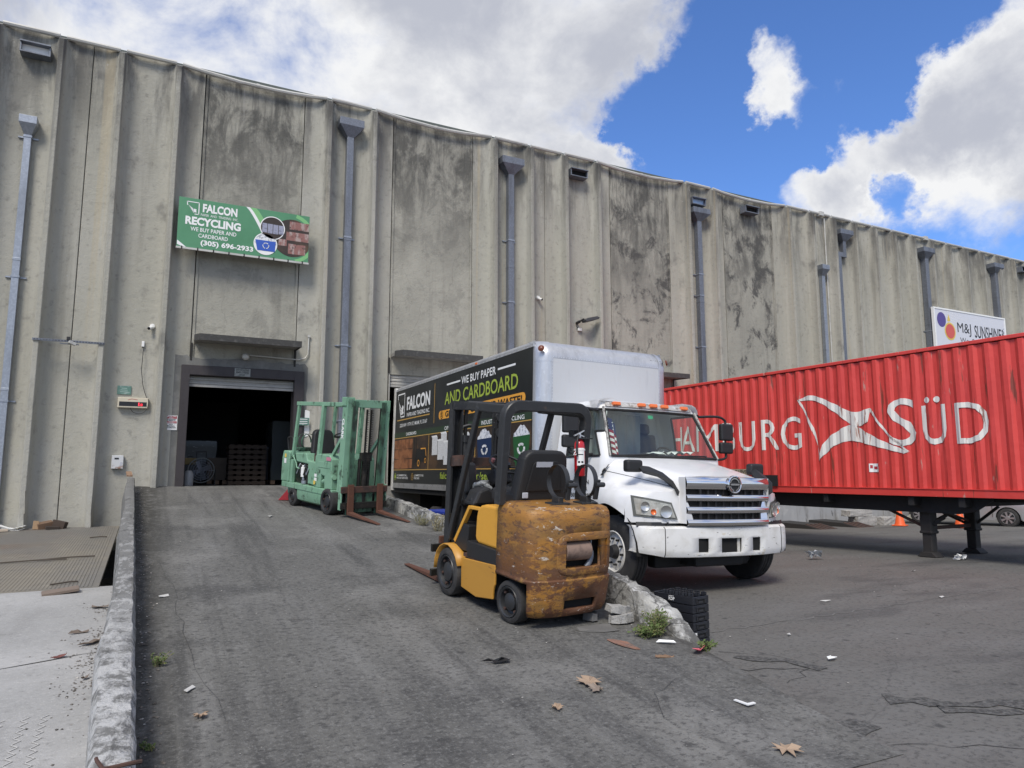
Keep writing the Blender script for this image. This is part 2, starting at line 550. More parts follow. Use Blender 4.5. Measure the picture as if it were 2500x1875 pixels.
M_galv = mat('galvanised', (0.30, 0.325, 0.365), 0.45, 0.55, layers=[
    dict(c=(0.42, 0.45, 0.50), s=(26, 26, 26), kind='cells', lo=.3, hi=.8, a=.45), DIRT((0.20, 0.215, 0.24), (2, 2, .7), .45, .7, .6)])
M_galv_d = mat('dark galvanised', (0.17, 0.185, 0.215), 0.5, 0.4, layers=[
    dict(c=(0.24, 0.26, 0.30), s=(30, 30, 30), kind='cells', lo=.3, hi=.8, a=.5), DIRT((0.10, 0.105, 0.12), (3, 3, .6), .45, .7, .6)])
M_gutter = mat('gutter metal', (0.55, 0.54, 0.50), 0.5, 0.2, layers=[DIRT((0.3, 0.29, 0.27), (1.2, 4, 4), .45, .75, .7)])
M_roof = mat('roof felt', (0.11, 0.125, 0.115), 0.9)
M_frame = plain('brown door frame', (0.040, 0.033, 0.034), 0.55, amt=.5)
M_shut = plain('shutter slats', (0.40, 0.385, 0.35), 0.5, amt=.6)
M_canopy = mat('canopy concrete', (0.24, 0.23, 0.21), 0.9, space='world', layers=[DIRT((0.30, 0.29, 0.265), (2, 2, 2), .45, .7, .6), DIRT((0.12, 0.118, 0.11), (4, 4, 4), .5, .75, .6)], bump=(18, 6, .01))
M_canopy_edge = mat('canopy edge', (0.055, 0.054, 0.052), 0.95, space='world', layers=[DIRT((0.12, 0.118, 0.11), (9, 9, 9), .5, .75, .7)], bump=(18, 6, .01))
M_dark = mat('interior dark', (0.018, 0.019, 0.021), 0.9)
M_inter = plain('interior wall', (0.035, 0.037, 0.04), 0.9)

# ground
M_yard = mat('asphalt yard', (0.126, 0.121, 0.111), 0.88, space='world', layers=[
    dict(c=(0.16, 0.156, 0.148), s=(.5, .9, 1), d=9, lo=.42, hi=.70, a=.75, rot=(0, 0, 15)),
    dict(c=(0.050, 0.049, 0.048), s=(.35, 1.1, 1), d=8, lo=.50, hi=.72, a=.8, rot=(0, 0, 28)),
    dict(c=(0.14, 0.135, 0.128), s=(1.2, 12, 1), d=6, lo=.60, hi=.78, a=.45, rot=(0, 0, 62)),
    dict(c=(0.115, 0.098, 0.088), s=(.22, .3, 1), d=3, lo=.52, hi=.7, a=.4),
    dict(c=(0.033, 0.032, 0.031), s=(2.6, 2.6, 2.6), kind='spots', lo=.14, hi=.05, a=.75),
    dict(c=(0.17, 0.166, 0.158), s=(34, 34, 34), d=6, lo=.50, hi=.66, a=.55, ro=.75),
    dict(c=(0.045, 0.044, 0.042), s=(20, 26, 20), d=7, lo=.50, hi=.62, a=.6, ro=.75),
    dict(c=(0.035, 0.034, 0.033), s=(5, 7, 5), d=9, lo=.60, hi=.68, a=.7, ro=.72),
    dict(c=(0.03, 0.03, 0.029), s=(.33, .33, .33), kind='cracks', lo=.004, hi=.001, a=.25)],
    bump=[((9, 9, 9), 8, .012), ((90, 90, 90), 3, .004)])
M_ramp = mat('ramp concrete', (0.120, 0.117, 0.107), 0.86, space='world', layers=[
    dict(c=(0.18, 0.177, 0.168), s=(1.5, .22, 1), d=9, lo=.44, hi=.68, a=.85),
    dict(c=(0.042, 0.0415, 0.040), s=(2.2, .14, 1), d=9, lo=.48, hi=.68, a=.8),
    dict(c=(0.05, 0.049, 0.047), s=(5.0, .10, 1), d=7, lo=.54, hi=.70, a=.6),
    dict(c=(0.25, 0.243, 0.225), s=(.8, .6, 1), d=10, lo=.47, hi=.68, a=.7, mask=[('X', .6, 3.6)]),
    dict(c=(0.21, 0.205, 0.19), s=(.9, .9, 1), d=10, lo=.52, hi=.70, a=.6),
    dict(c=(0.05, 0.049, 0.047), s=(.5, .7, 1), d=8, lo=.54, hi=.70, a=.7),
    dict(c=(0.19, 0.187, 0.18), s=(14, 3.0, 1), d=8, lo=.60, hi=.78, a=.45),
    dict(c=(0.035, 0.034, 0.033), s=(2.2, 2.2, 2.2), kind='spots', lo=.13, hi=.05, a=.7),
    dict(c=(0.22, 0.216, 0.205), s=(34, 30, 34), d=6, lo=.48, hi=.66, a=.6, ro=.75),
    dict(c=(0.045, 0.044, 0.042), s=(18, 24, 20), d=7, lo=.49, hi=.62, a=.7, ro=.75),
    dict(c=(0.04, 0.039, 0.038), s=(4.5, 7, 5), d=9, lo=.58, hi=.67, a=.7, ro=.74),
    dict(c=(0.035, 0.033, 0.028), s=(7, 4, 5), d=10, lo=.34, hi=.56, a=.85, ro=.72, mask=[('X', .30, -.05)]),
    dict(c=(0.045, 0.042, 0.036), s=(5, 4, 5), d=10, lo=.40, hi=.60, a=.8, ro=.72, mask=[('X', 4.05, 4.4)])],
    bump=[((10, 5, 9), 8, .014), ((90, 60, 90), 3, .005)])
M_apron = mat('pale concrete apron', (0.34, 0.336, 0.325), 0.88, space='world', layers=[
    dict(c=(0.43, 0.423, 0.41), s=(.6, .9, 1), d=8, lo=.42, hi=.68, a=.8),
    dict(c=(0.24, 0.235, 0.225), s=(1.4, .5, 1), d=9, lo=.46, hi=.72, a=.75),
    dict(c=(0.20, 0.195, 0.185), s=(5, 5, 5), d=9, lo=.56, hi=.75, a=.5),
    dict(c=(0.56, 0.55, 0.53), s=(34, 34, 34), d=6, lo=.52, hi=.68, a=.5, ro=.75),
    dict(c=(0.18, 0.176, 0.168), s=(20, 26, 20), d=7, lo=.54, hi=.66, a=.5, ro=.75)],
    bump=[((12, 12, 9), 7, .008), ((90, 90, 90), 3, .003)])
M_crack = mat('crack fill', (0.04, 0.039, 0.037), 0.95, space='world', layers=[DIRT((0.06, 0.058, 0.054), (30, 30, 30), .45, .6, .8)])
M_rubble = mat('broken edge', (0.12, 0.117, 0.11), 0.95, space='world', layers=[DIRT((0.05, 0.049, 0.047), (25, 25, 25), .4, .6, .9), DIRT((0.2, 0.195, 0.185), (18, 18, 18), .55, .7, .7)], bump=(40, 6, .02))
M_plate = mat('tread plate', (0.20, 0.19, 0.175), 0.62, 0.15, space='world', layers=[
    dict(c=(0.27, 0.24, 0.19), s=(.5, .25, 1), d=6, lo=.40, hi=.62, a=.8),
    dict(c=(0.20, 0.105, 0.060), s=(.45, .6, 1), d=7, lo=.48, hi=.66, a=.8, mask=[('Y', 14, 18), ('X', -1.2, -2.4)]),
    dict(c=(0.36, 0.33, 0.27), s=(3, 3, 1), d=8, lo=.55, hi=.75, a=.5),
    dict(c=(0.10, 0.095, 0.09), s=(5, 5, 5), d=9, lo=.55, hi=.75, a=.5)], bump=(30, 6, .004))
M_curb = mat('whitewashed curb', (0.47, 0.465, 0.44), 0.9, space='world', layers=[
    dict(c=(0.27, 0.265, 0.25), s=(3, 2, 3), d=9, lo=.42, hi=.62, a=.85),
    dict(c=(0.10, 0.098, 0.092), s=(3.2, 2.2, 3.2), d=12, lo=.46, hi=.56, a=.9, ro=.76),
    dict(c=(0.07, 0.068, 0.063), s=(9, 3, 9), d=9, lo=.58, hi=.70, a=.75, ro=.7),
    dict(c=(0.58, 0.575, 0.56), s=(5, 4, 5), d=10, lo=.56, hi=.64, a=.85, ro=.72),
    dict(c=(0.05, 0.049, 0.046), s=(2.6, 2.6, 2.6), kind='cracks', lo=.03, hi=.006, a=.7)],
    bump=[((8, 5, 8), 9, .03), ((40, 40, 40), 5, .01)])
M_curb_l = mat('worn curb top', (0.175, 0.172, 0.162), 0.92, space='world', layers=[
    dict(c=(0.42, 0.415, 0.40), s=(8, 4, 8), d=11, lo=.50, hi=.58, a=.85, ro=.76, mask=[('Y', 15, 7)]),
    dict(c=(0.52, 0.515, 0.50), s=(6, 7, 6), d=11, lo=.42, hi=.54, a=.9, ro=.74, mask=[('Y', 7.4, 5.0)]),
    dict(c=(0.085, 0.083, 0.078), s=(7, 2, 7), d=10, lo=.54, hi=.66, a=.85, ro=.75),
    dict(c=(0.40, 0.39, 0.37), s=(12, 4, 12), d=8, lo=.60, hi=.72, a=.6)],
    bump=[((8, 4, 8), 9, .035), ((40, 40, 40), 5, .012)])

# vehicles
M_white = mat('white truck paint', (0.78, 0.78, 0.78), 0.32, coat=.4, layers=[DIRT((0.60, 0.595, 0.575), (2.5, 2.5, 1.6), .46, .75, .6, d=9, r=.5), DIRT((0.45, 0.43, 0.39), (6, 6, 2.5), .60, .74, .5, d=10, ro=.7, mask=[('Z', 1.6, .9)])])
M_bumper = mat('scuffed white bumper', (0.72, 0.715, 0.70), 0.42, layers=[
    DIRT((0.55, 0.54, 0.50), (4, 4, 4), .45, .7, .7, d=8), DIRT((0.50, 0.42, 0.28), (5, 5, 9), .62, .75, .6), DIRT((0.08, 0.078, 0.075), (11, 11, 34), .645, .68, .8, d=8)])
M_alu = mat('box aluminium', (0.60, 0.605, 0.62), 0.34, 0.6, layers=[DIRT((0.42, 0.425, 0.44), (5, 5, 1.2), .42, .7, .7, d=8, r=.5), DIRT((0.72, 0.725, 0.735), (18, 18, 14), .52, .7, .5)])
M_boxfront = mat('dented white box front', (0.58, 0.59, 0.60), 0.42, 0.2, layers=[DIRT((0.58, 0.58, 0.58), (16, 16, 6), .42, .70, .7, d=7), DIRT((0.45, 0.455, 0.47), (5, 5, 1.2), .55, .75, .5)], bump=((14, 14, 5), 4, .003))
M_wrap = mat('black vinyl', (0.012, 0.014, 0.015), 0.35, layers=[DIRT((0.022, 0.026, 0.027), (1, 1, 1), .4, .7, .8)])
M_chrome = mat('chrome', (0.82, 0.82, 0.83), 0.07, 1.0)
M_black = plain('black plastic', (0.018, 0.018, 0.019), 0.5, amt=.3)
M_blackgloss = mat('gloss black', (0.012, 0.012, 0.013), 0.2)
M_void = mat('dark hollow', (0.006, 0.006, 0.006), 0.9)
M_rubber = mat('tyre rubber', (0.028, 0.027, 0.027), 0.8, layers=[DIRT((0.065, 0.062, 0.058), (8, 8, 8), .48, .72, .7)], bump=(40, 4, .003))
M_rim_w = mat('white steel rim', (0.60, 0.585, 0.55), 0.5, layers=[DIRT((0.30, 0.27, 0.22), (7, 7, 7), .5, .75, .7)])
M_amber = mat('amber lens', (0.75, 0.16, 0.03), 0.25, coat=.5)
M_seal = mat('window seal', (0.012, 0.012, 0.012), 0.6)
M_lamp = mat('cloudy headlight', (0.50, 0.50, 0.46), 0.18, 0.35, coat=.8, layers=[DIRT((0.72, 0.72, 0.68), (9, 9, 9), .45, .65, .8), DIRT((0.22, 0.21, 0.19), (6, 6, 6), .55, .7, .7)])
M_chassis = plain('chassis black', (0.014, 0.014, 0.015), 0.7, amt=.4)
M_fklt = mat('dark guard paint', (0.028, 0.029, 0.031), 0.42, layers=[DIRT((0.07, 0.07, 0.07), (12, 12, 12), .55, .75, .6), DIRT((0.12, 0.075, 0.05), (9, 9, 9), .66, .74, .5)])
M_cat = mat('chipped yellow paint', (0.36, 0.165, 0.03), 0.5, layers=[
    DIRT((0.25, 0.135, 0.04), (2.6, 2.6, 7), .40, .62, .9, d=10, ro=.68),
    DIRT((0.10, 0.038, 0.020), (2.8, 2.8, 4.5), .435, .485, .92, d=13, ro=.74, r=.75, mask=[('Z', 1.10, .45)]),
    DIRT((0.13, 0.062, 0.033), (6.0, 6.0, 20), .525, .56, .88, d=13, ro=.78, r=.75),
    DIRT((0.04, 0.027, 0.02), (11, 11, 18), .585, .63, .8, d=11, ro=.74),
    DIRT((0.58, 0.52, 0.45), (5.5, 5.5, 12), .605, .625, .92, d=13, ro=.78),
    DIRT((0.20, 0.25, 0.20), (5, 5, 5), .70, .73, .6)], bump=[((7, 7, 7), 8, .012)])
M_catside = mat('scratched yellow paint', (0.50, 0.25, 0.04), 0.45, layers=[
    DIRT((0.42, 0.21, 0.04), (5, 2, 9), .48, .7, .7, d=8), DIRT((0.10, 0.055, 0.03), (9, 2, 16), .64, .70, .8, d=9), DIRT((0.65, 0.55, 0.4), (9, 3, 14), .70, .73, .8, d=9)])
M_catclean = mat('clean yellow cover', (0.68, 0.34, 0.045), 0.4, layers=[DIRT((0.5, 0.24, 0.04), (6, 6, 6), .58, .75, .5)])
M_seat = plain('black vinyl seat', (0.022, 0.022, 0.023), 0.55, amt=.3)
M_rust = mat('rusty steel', (0.105, 0.043, 0.026), 0.8, layers=[DIRT((0.10, 0.042, 0.025), (7, 7, 7), .45, .65, .8), DIRT((0.24, 0.10, 0.05), (5, 5, 5), .56, .72, .7)], bump=(30, 6, .004))
M_rustd = mat('dark rusty steel', (0.075, 0.038, 0.028), 0.8, layers=[DIRT((0.035, 0.025, 0.022), (8, 8, 8), .45, .65, .8), DIRT((0.15, 0.07, 0.04), (7, 7, 7), .6, .72, .6)])
M_green = mat('mint green paint', (0.21, 0.38, 0.26), 0.5, layers=[
    DIRT((0.15, 0.29, 0.19), (3, 3, 3), .42, .68, .7, d=8), DIRT((0.22, 0.44, 0.28), (2, 2, 2), .5, .7, .5),
    DIRT((0.025, 0.035, 0.025), (6, 6, 3.5), .55, .64, .8, d=11, ro=.74), DIRT((0.12, 0.055, 0.03), (9, 9, 9), .67, .71, .8, d=9)])
M_greend = mat('grimy green paint', (0.06, 0.135, 0.085), 0.6, layers=[DIRT((0.02, 0.026, 0.02), (7, 7, 3), .46, .60, .9, d=9), DIRT((0.12, 0.26, 0.16), (5, 5, 4), .6, .72, .6)])
M_grease = mat('greasy steel', (0.022, 0.021, 0.019), 0.42, .3, layers=[DIRT((0.06, 0.052, 0.042), (11, 11, 11), .5, .7, .7)])
M_cred = mat('container red', (0.66, 0.062, 0.050), 0.45, layers=[
    DIRT((0.54, 0.045, 0.040), (.6, .6, .4), .42, .68, .8), DIRT((0.60, 0.085, 0.08), (5, 5, .5), .52, .76, .5, d=7),
    DIRT((0.17, 0.05, 0.03), (9, 9, .7), .625, .67, .85, d=10), DIRT((0.55, 0.36, 0.30), (12, 12, 1.6), .66, .69, .7, d=9),
    DIRT((0.19, 0.045, 0.03), (5, 5, 4), .52, .64, .7, d=10, mask=[('Z', .6, .05)])], bump=((1.2, 1.2, 1.2), 4, .02))
M_cwhite = mat('container lettering white', (0.74, 0.72, 0.67), 0.5, layers=[DIRT((0.55, 0.50, 0.45), (5, 5, 1), .5, .72, .6), DIRT((0.30, 0.12, 0.08), (10, 10, 1.0), .60, .645, .9, d=10)])
M_silver = mat('silver car paint', (0.55, 0.56, 0.57), 0.3, .6, coat=.6)
M_alloy = mat('alloy wheel', (0.6, 0.6, 0.61), 0.3, .8)
M_cone = plain('orange cone plastic', (0.78, 0.12, 0.025), 0.5, amt=.35)
M_crate = plain('black crate plastic', (0.016, 0.017, 0.022), 0.42, amt=.3)
M_redext = mat('extinguisher red', (0.50, 0.012, 0.02), 0.3, coat=.5)
M_paper = plain('white paper', (0.78, 0.78, 0.76), 0.8, amt=.15)
M_card = plain('cardboard', (0.33, 0.22, 0.13), 0.9, amt=.5)
M_wood = mat('weathered wood', (0.30, 0.19, 0.12), 0.85, layers=[DIRT((0.16, 0.095, 0.06), (30, 3, 30), .45, .65, .8)])
M_brownpl = plain('brown wood panel', (0.20, 0.10, 0.055), 0.7, amt=.5)
M_leaf = plain('dry leaf', (0.36, 0.26, 0.18), 0.8, amt=.4)
M_weed = mat('weed green', (0.075, 0.115, 0.025), 0.7, layers=[DIRT((0.16, 0.15, 0.05), (20, 20, 20), .5, .65, .8)])
M_weeddry = mat('dry weed', (0.24, 0.21, 0.12), 0.85)
M_pink = plain('pink plastic', (0.75, 0.17, 0.20), 0.6, amt=.2)
M_blue = plain('blue plastic', (0.02, 0.045, 0.33), 0.45, amt=.2)
M_chunk = mat('broken concrete', (0.40, 0.39, 0.37), 0.95, layers=[DIRT((0.25, 0.245, 0.23), (14, 14, 14), .45, .7, .7)], bump=(40, 6, .02))
M_redsteel = plain('red painted steel', (0.32, 0.022, 0.03), 0.5, amt=.4)
# flat sign inks
def ink(name, c, r=.45): return mat(name, c, r)
I_white = ink('ink white', (0.82, 0.82, 0.80)); I_lime = ink('ink lime', (0.36, 0.46, 0.06)); I_or = ink('ink orange', (0.78, 0.36, 0.05))
I_gold = ink('ink gold', (0.50, 0.30, 0.08)); I_dg = ink('ink dark green', (0.028, 0.05, 0.028)); I_black = ink('ink black', (0.012, 0.012, 0.013))
I_sign = mat('banner green', (0.085, 0.26, 0.135), 0.5, layers=[DIRT((0.06, 0.21, 0.10), (1.2, 1.2, 1.2), .4, .7, .6)])
I_lg = ink('ink light green', (0.20, 0.47, 0.19)); I_blue = ink('ink blue', (0.035, 0.10, 0.45)); I_navy = ink('ink navy', (0.012, 0.03, 0.085))
I_red = ink('ink red', (0.42, 0.03, 0.04)); I_pur = ink('ink purple', (0.085, 0.06, 0.25)); I_coral = ink('ink coral', (0.62, 0.10, 0.08)); I_yel = ink('ink yellow', (0.72, 0.52, 0.10))
I_grey = ink('ink grey', (0.45, 0.46, 0.50)); I_pale = ink('ink pale', (0.64, 0.65, 0.70)); I_brown = mat('ink bale brown', (0.30, 0.12, 0.05), .5, layers=[DIRT((0.12, 0.045, 0.02), (25, 4, 4), .42, .62, .8), DIRT((0.5, 0.25, 0.12), (18, 30, 12), .58, .7, .7)])
I_photo = mat('printed warehouse photo', (0.035, 0.024, 0.018), .5, layers=[DIRT((0.11, 0.06, 0.03), (1, .9, 1.6), .46, .7, .8)])
I_bingreen = ink('ink bin green', (0.02, 0.10, 0.03)); I_maroon = mat('ink maroon bale', (0.26, 0.12, 0.10), .5, layers=[DIRT((0.42, 0.34, 0.31), (8, 8, 3), .48, .6, .8), DIRT((0.06, 0.035, 0.03), (10, 10, 10), .55, .65, .9)])
I_lilac = mat('ink lilac bales', (0.30, 0.31, 0.40), .5, layers=[DIRT((0.16, 0.165, 0.23), (9, 9, 16), .5, .62, .8)])
I_crumple = mat('ink crumpled paper', (0.72, 0.73, 0.75), .6, layers=[DIRT((0.30, 0.32, 0.36), (14, 14, 14), .5, .56, .8)])
# ================================================================ ground
RS = 1.37 / 16.1
def ramp_z(y): return max(0.0, (y - 3.4) * RS) if y > 3.9 else max(0.0, (y - 3.2)) ** 2 * 0.045 * 2
def ramp_z(y):
    t = y - 3.4
    return t * RS if t > .4 else max(0, (t + .4)) ** 2 * RS / 1.6
def clamp(a, lo=0., hi=1.): return max(lo, min(hi, a))
def yard_z(x, y): return -0.25 * clamp((y - 9) / 10.5)
def curb_x(y): return -0.027 * (y - 4.0)           # inner face of the left curb
def yard_surface(x, y):
    if x < -0.3 and y > 1.2:
        return -0.75 if (-7 < x and 11.1 < y < 19.45) else -0.12
    return yard_z(x, y)
xs = [-400, -120, -40, -15, -7.01, -7, -3, -0.301, -0.3] + [i * .5 for i in range(0, 61)] + [34, 40, 50, 70, 120, 400]
ys = [-400, -120, -40, -12, 0, 1.19, 1.2] + [1.5 + .5 * i for i in range(0, 20)] + [11.101, 11.102, 11.5] + [12 + .5 * i for i in range(15)] + [19.449, 19.45, 21, 30, 60, 120, 400]
g = MB()
g.grid(len(xs), len(ys), lambda i, j: (xs[i], ys[j], yard_surface(xs[i], ys[j])))
# jagged repair edges, cracks and broken asphalt drawn as thin sheets of the yard mesh
def jag(mb, pts, w, zf, seed, dz=.004, step=.12, rough=.35):
    r = random.Random(seed); line = []
    for (a, b), (c, d) in zip(pts, pts[1:]):
        L = math.hypot(c - a, d - b); n = max(1, int(L / step))
        for k in range(n):
            t = k / n
            line.append((a + (c - a) * t + r.uniform(-1, 1) * step * rough, b + (d - b) * t + r.uniform(-1, 1) * step * rough))
    line.append(pts[-1])
    vs = []
    for i, p in enumerate(line):
        q = line[min(i + 1, len(line) - 1)]; o = line[max(i - 1, 0)]
        dx, dy = q[0] - o[0], q[1] - o[1]; L = math.hypot(dx, dy) or 1
        ww = w * r.uniform(.35, 1.3) / 2
        for s in (-1, 1):
            x, y = p[0] - dy / L * ww * s, p[1] + dx / L * ww * s
            vs.append((x, y, zf(x, y) + dz))
    mb.add(vs, [(2 * i, 2 * i + 1, 2 * i + 3, 2 * i + 2) for i in range(len(line) - 1)])
yz = lambda x, y: yard_z(x, y)
g.mi = 1
jag(g, [(4.95, 5.35), (5.35, 4.95), (5.2, 4.55), (4.7, 4.35)], .010, yz, 1)
jag(g, [(4.6, 4.85), (5.1, 4.62), (5.35, 4.35)], .013, yz, 2)
jag(g, [(5.3, 3.52), (5.9, 3.2), (6.2, 2.85), (6.7, 2.6)], .010, yz, 4)
jag(g, [(4.2, 3.1), (4.7, 2.85), (5.1, 2.6), (5.4, 2.65), (5.9, 2.35)], .007, yz, 5)
g.mi = 2
jag(g, [(4.9, 5.15), (5.25, 4.85), (5.3, 4.5)], .16, yz, 6, .006)
jag(g, [(5.05, 3.75), (5.35, 3.45), (5.8, 3.22), (6.15, 2.98)], .20, yz, 7, .006)
jag(g, [(5.2, 3.35), (5.5, 3.18), (5.65, 3.1)], .13, yz, 8, .006)
jag(g, [(4.45, 3.45), (3.9, 3.22), (3.4, 3.14), (3.05, 3.1), (2.7, 3.2)], .22, yz, 9, .006)
g.mi = 3      # long pale seam across the yard
jag(g, [(5.1, 6.05), (7.0, 6.1), (9.5, 6.25), (13.5, 6.45)], .022, yz, 10)
g.build('yard_ground', [M_yard, M_crack, M_rubble, mat('pale seam', (0.15, 0.147, 0.14), .9)], recalc=False)
tag(bpy.data.objects['yard_ground'], kind='structure')

# ramp
ryy = [2.98, 3.05, 3.15, 3.3, 3.4, 3.5, 3.6, 3.8] + [4 + .4 * i for i in range(39)] + [19.5]
def ramp_right(y): return 4.46 if y > 5.2 else 4.22 + (y - 3.4) / 1.8 * .24
mb = MB(); nx = 14
def rp(i, j):
    y = ryy[j]; a, b = curb_x(y) - .05, ramp_right(y)
    x = a + (b - a) * i / (nx - 1)
    return (x, y, ramp_z(y) + .008 + .004 * sin(x * 3 + y * 1.7))
mb.grid(nx, len(ryy), rp)
for i0 in (0, nx - 1):
    for j in range(len(ryy) - 1):
        p, q = rp(i0, j), rp(i0, j + 1)
        mb.quad(p, q, (q[0], q[1], -.3), (p[0], p[1], -.3))
mb.mi = 1
rzz = lambda x, y: ramp_z(y) + .013
jag(mb, [(4.2, 4.6), (3.75, 4.55), (3.3, 4.3), (3.15, 4.0), (3.25, 3.6)], .004, rzz, 11)
jag(mb, [(0.5, 5.0), (0.33, 6.4), (.25, 8.5), (.1, 10.2)], .003, rzz, 13, step=.3, rough=.10)
o = mb.build('ramp', [M_ramp, M_crack], recalc=False); tag(o, kind='structure')

# concrete apron left of the ramp
def apron_z(y): return .004 + max(0, (y - 4.5) * .03)
mb = MB(); ay = [1.0, 3, 4.5, 6, 7.34, 7.36, 9, 11.08]
mb.grid(2, len(ay), lambda i, j: ((-9, curb_x(ay[j]) - .15)[i], ay[j], apron_z(ay[j])))
mb.quad((-9, 11.08, apron_z(11.08)), (-.3, 11.08, apron_z(11.08)), (-.3, 11.08, -.8), (-9, 11.08, -.8))
mb.mi = 1
jag(mb, [(-5, 7.0), (-1.05, 7.34), (-.25, 7.62)], .016, lambda x, y: apron_z(y), 14, step=.2, rough=.12)
mb.mi = 2
for k, x0 in enumerate((-.95, -.80, -.66, -.55)):     # zigzag tyre prints
    pts = [(x0 + (.022 if i % 2 else -.022) - .02 * i * .06, 4.6 + i * .055) for i in range(26)]
    mb.line(lambda u, v: (u, v, apron_z(v) + .004), pts, .010)
o = mb.build('concrete_apron', [M_apron, M_crack, mat('pale tyre print', (0.47, 0.46, 0.44), .9)], recalc=False); tag(o, kind='structure')

# tread plate dock ramp
mb = MB()
def plz(y): return apron_z(11.1) + (y - 11.1) * (.45 - apron_z(11.1)) / 8.3 + .012
def px(u, y): return -5.5 + u * (4.92 - (y - 11.1) / 8.3 * .10)
mb.grid(2, 2, lambda i, j: (px(i, (11.02, 19.3)[j]), (11.02, 19.3)[j], plz((11.02, 19.3)[j])))
mb.quad((px(1, 11.02), 11.02, plz(11.02)), (px(1, 19.3), 19.3, plz(19.3)), (px(1, 19.3), 19.3, plz(19.3) - .05), (px(1, 11.02), 11.02, plz(11.02) - .05))
mb.quad((px(0, 11.02), 11.02, plz(11.02)), (px(1, 11.02), 11.02, plz(11.02)), (px(1, 11.02), 11.02, plz(11.02) - .012), (px(0, 11.02), 11.02, plz(11.02) - .012))
for k in range(105):        # raised ribs of the plate
    x = -5.4 + k * .0455
    a, b = 11.06, 19.25
    u = (x + 5.5) / 4.92
    for (ya, yb) in ((a, 13.6), (13.64, 16.4), (16.44, b)):
        pa, pb = px(u, ya), px(u, yb)
        mb.add([(pa - .010, ya, plz(ya) + .001), (pa, ya, plz(ya) + .007), (pa + .010, ya, plz(ya) + .001), (pb - .010, yb, plz(yb) + .001), (pb, yb, plz(yb) + .007), (pb + .010, yb, plz(yb) + .001)], [(0, 1, 4, 3), (1, 2, 5, 4)])
o = mb.build('steel_dock_plate', M_plate, recalc=False)
tag(o, 'rusty ribbed steel dock plate lying beside the left ramp curb against the wall', 'steel plate')
# curbs ------------------------------------------------------------
def curb(name, ysamp, inner, width, ztop, zbot, m, seed, side, amp=.02):
    r = random.Random(seed)
    prof = [(0, 0), (0, .55), (0.02, .9), (.13, 1.0), (.5, 1.01), (.87, 1.0), (.98, .9), (1, .5), (1, 0)]
    mb = MB(); n = len(prof)
    def f(j, k):
        y = ysamp[j]; u, v = prof[k]; x0 = inner(y); zb = zbot(y); zt = ztop(y)
        w = width(y)
        jx, jz = r.uniform(-amp, amp) * (v > .3), r.uniform(-amp, amp) * .8 * (v > .6)
        return (x0 + side * u * w + jx, y + r.uniform(-amp, amp) * .5, zb + (zt - zb) * v + jz)
    mb.grid(len(ysamp), n, f)
    mb.poly([mb.v[k] for k in range(n)]); mb.poly([mb.v[(len(ysamp) - 1) * n + k] for k in range(n)])
    return mb.build(name, m, smooth=60)
ysl = [3.2 + .11 * i for i in range(137)]
o = curb('ramp_curb', ysl, curb_x, lambda y: .20 + .02 * sin(y * 1.3) + (.03 if y < 6 else 0), lambda y: ramp_z(y) + .33 + .012 * sin(y * 2.1) - (.2 * clamp((3.5 - y) / .3)), lambda y: -.7 if y > 11 else -.1, M_curb_l, 3, -1, .0065)
tag(o, 'long low concrete curb with flaking white paint left of the ramp', 'curb')
zt = [(5.16, .02), (5.24, .07), (5.42, .25), (5.6, .37), (5.8, .45), (6.2, .545), (6.6, .60), (7.2, .65), (8.5, .72), (10, .82), (11.5, .90), (12.8, 1.02), (14.3, 1.14), (15.1, 1.17), (18.2, 1.42), (18.9, 1.45)]
def itp(t, y):
    if y <= t[0][0]: return t[0][1]
    for (a, p), (b, q) in zip(t, t[1:]):
        if y <= b: return p + (q - p) * (y - a) / (b - a)
    return t[-1][1]
ysr = [5.16 + .05 * i for i in range(30)] + [6.7 + .12 * i for i in range(102)]
o = curb('ramp_curb', ysr, lambda y: 4.47 + (.05 * sin(y * 1.9) if y < 9 else 0), lambda y: .21, lambda y: itp(zt, y), lambda y: min(itp(zt, y) - .03, -.28 if y > 6 else -.05), M_curb, 5, 1, .018)
tag(o, 'whitewashed curb wall tapering down beside the yellow forklift and box truck', 'curb')
# ================================================================ warehouse
BO = (17.0, 19.5, -0.25)
bld = thing('warehouse', 'long ribbed grey concrete warehouse with mildew streaks and dark door opening', 'building', BO)
WY = 19.5; MOD = 2.595; B0 = 0.637; ZT = 12.40
def bx(k): return B0 + MOD * k
def bpart(mb, name, m, **k): return mb.build(name, m, bld, off=BO, **k)
# twin-tee panels
prof = [(0.008, .14), (0.008, .012), (.02, 0), (.26, 0), (.36, -.012), (.46, -.04), (.53, -.085), (.562, -.13), (.592, -.375), (.605, -.388), (.694, -.388), (.707, -.375), (.737, -.13), (.768, -.085), (.838, -.04), (.938, -.012), (1.04, 0), (1.2975, .004)]
full = prof + [(MOD - x, y) for x, y in prof[::-1][1:]]
zs_t = [-.35, .2, .5, .8, 1.3, 2.5, 5, 8, 11, 12.05, ZT]
def tee(k, zb=-.35):
    mb = MB(); r = random.Random(k + 50); n = len(full)
    zz = [zb] + [z for z in zs_t if z > zb]
    def f(i, j):
        x, y = full[i]; z = zz[j]
        if y < -.1 and z < 1.0 and k < 3:          # broken stem feet
            y += r.uniform(0, .05); x += r.uniform(-.018, .018)
        if j == len(zz) - 1: z += min(0, y) * .62
        return (bx(k) + x, WY + y, z)
    mb.grid(n, len(zz), f)
    mb.poly([(bx(k) + x, WY + y, ZT + min(0, y) * .62) for x, y in full])
    bpart(mb, 'wall_panel', M_tee, smooth=35, recalc=False)
INF = (0, 2, 5, 7)
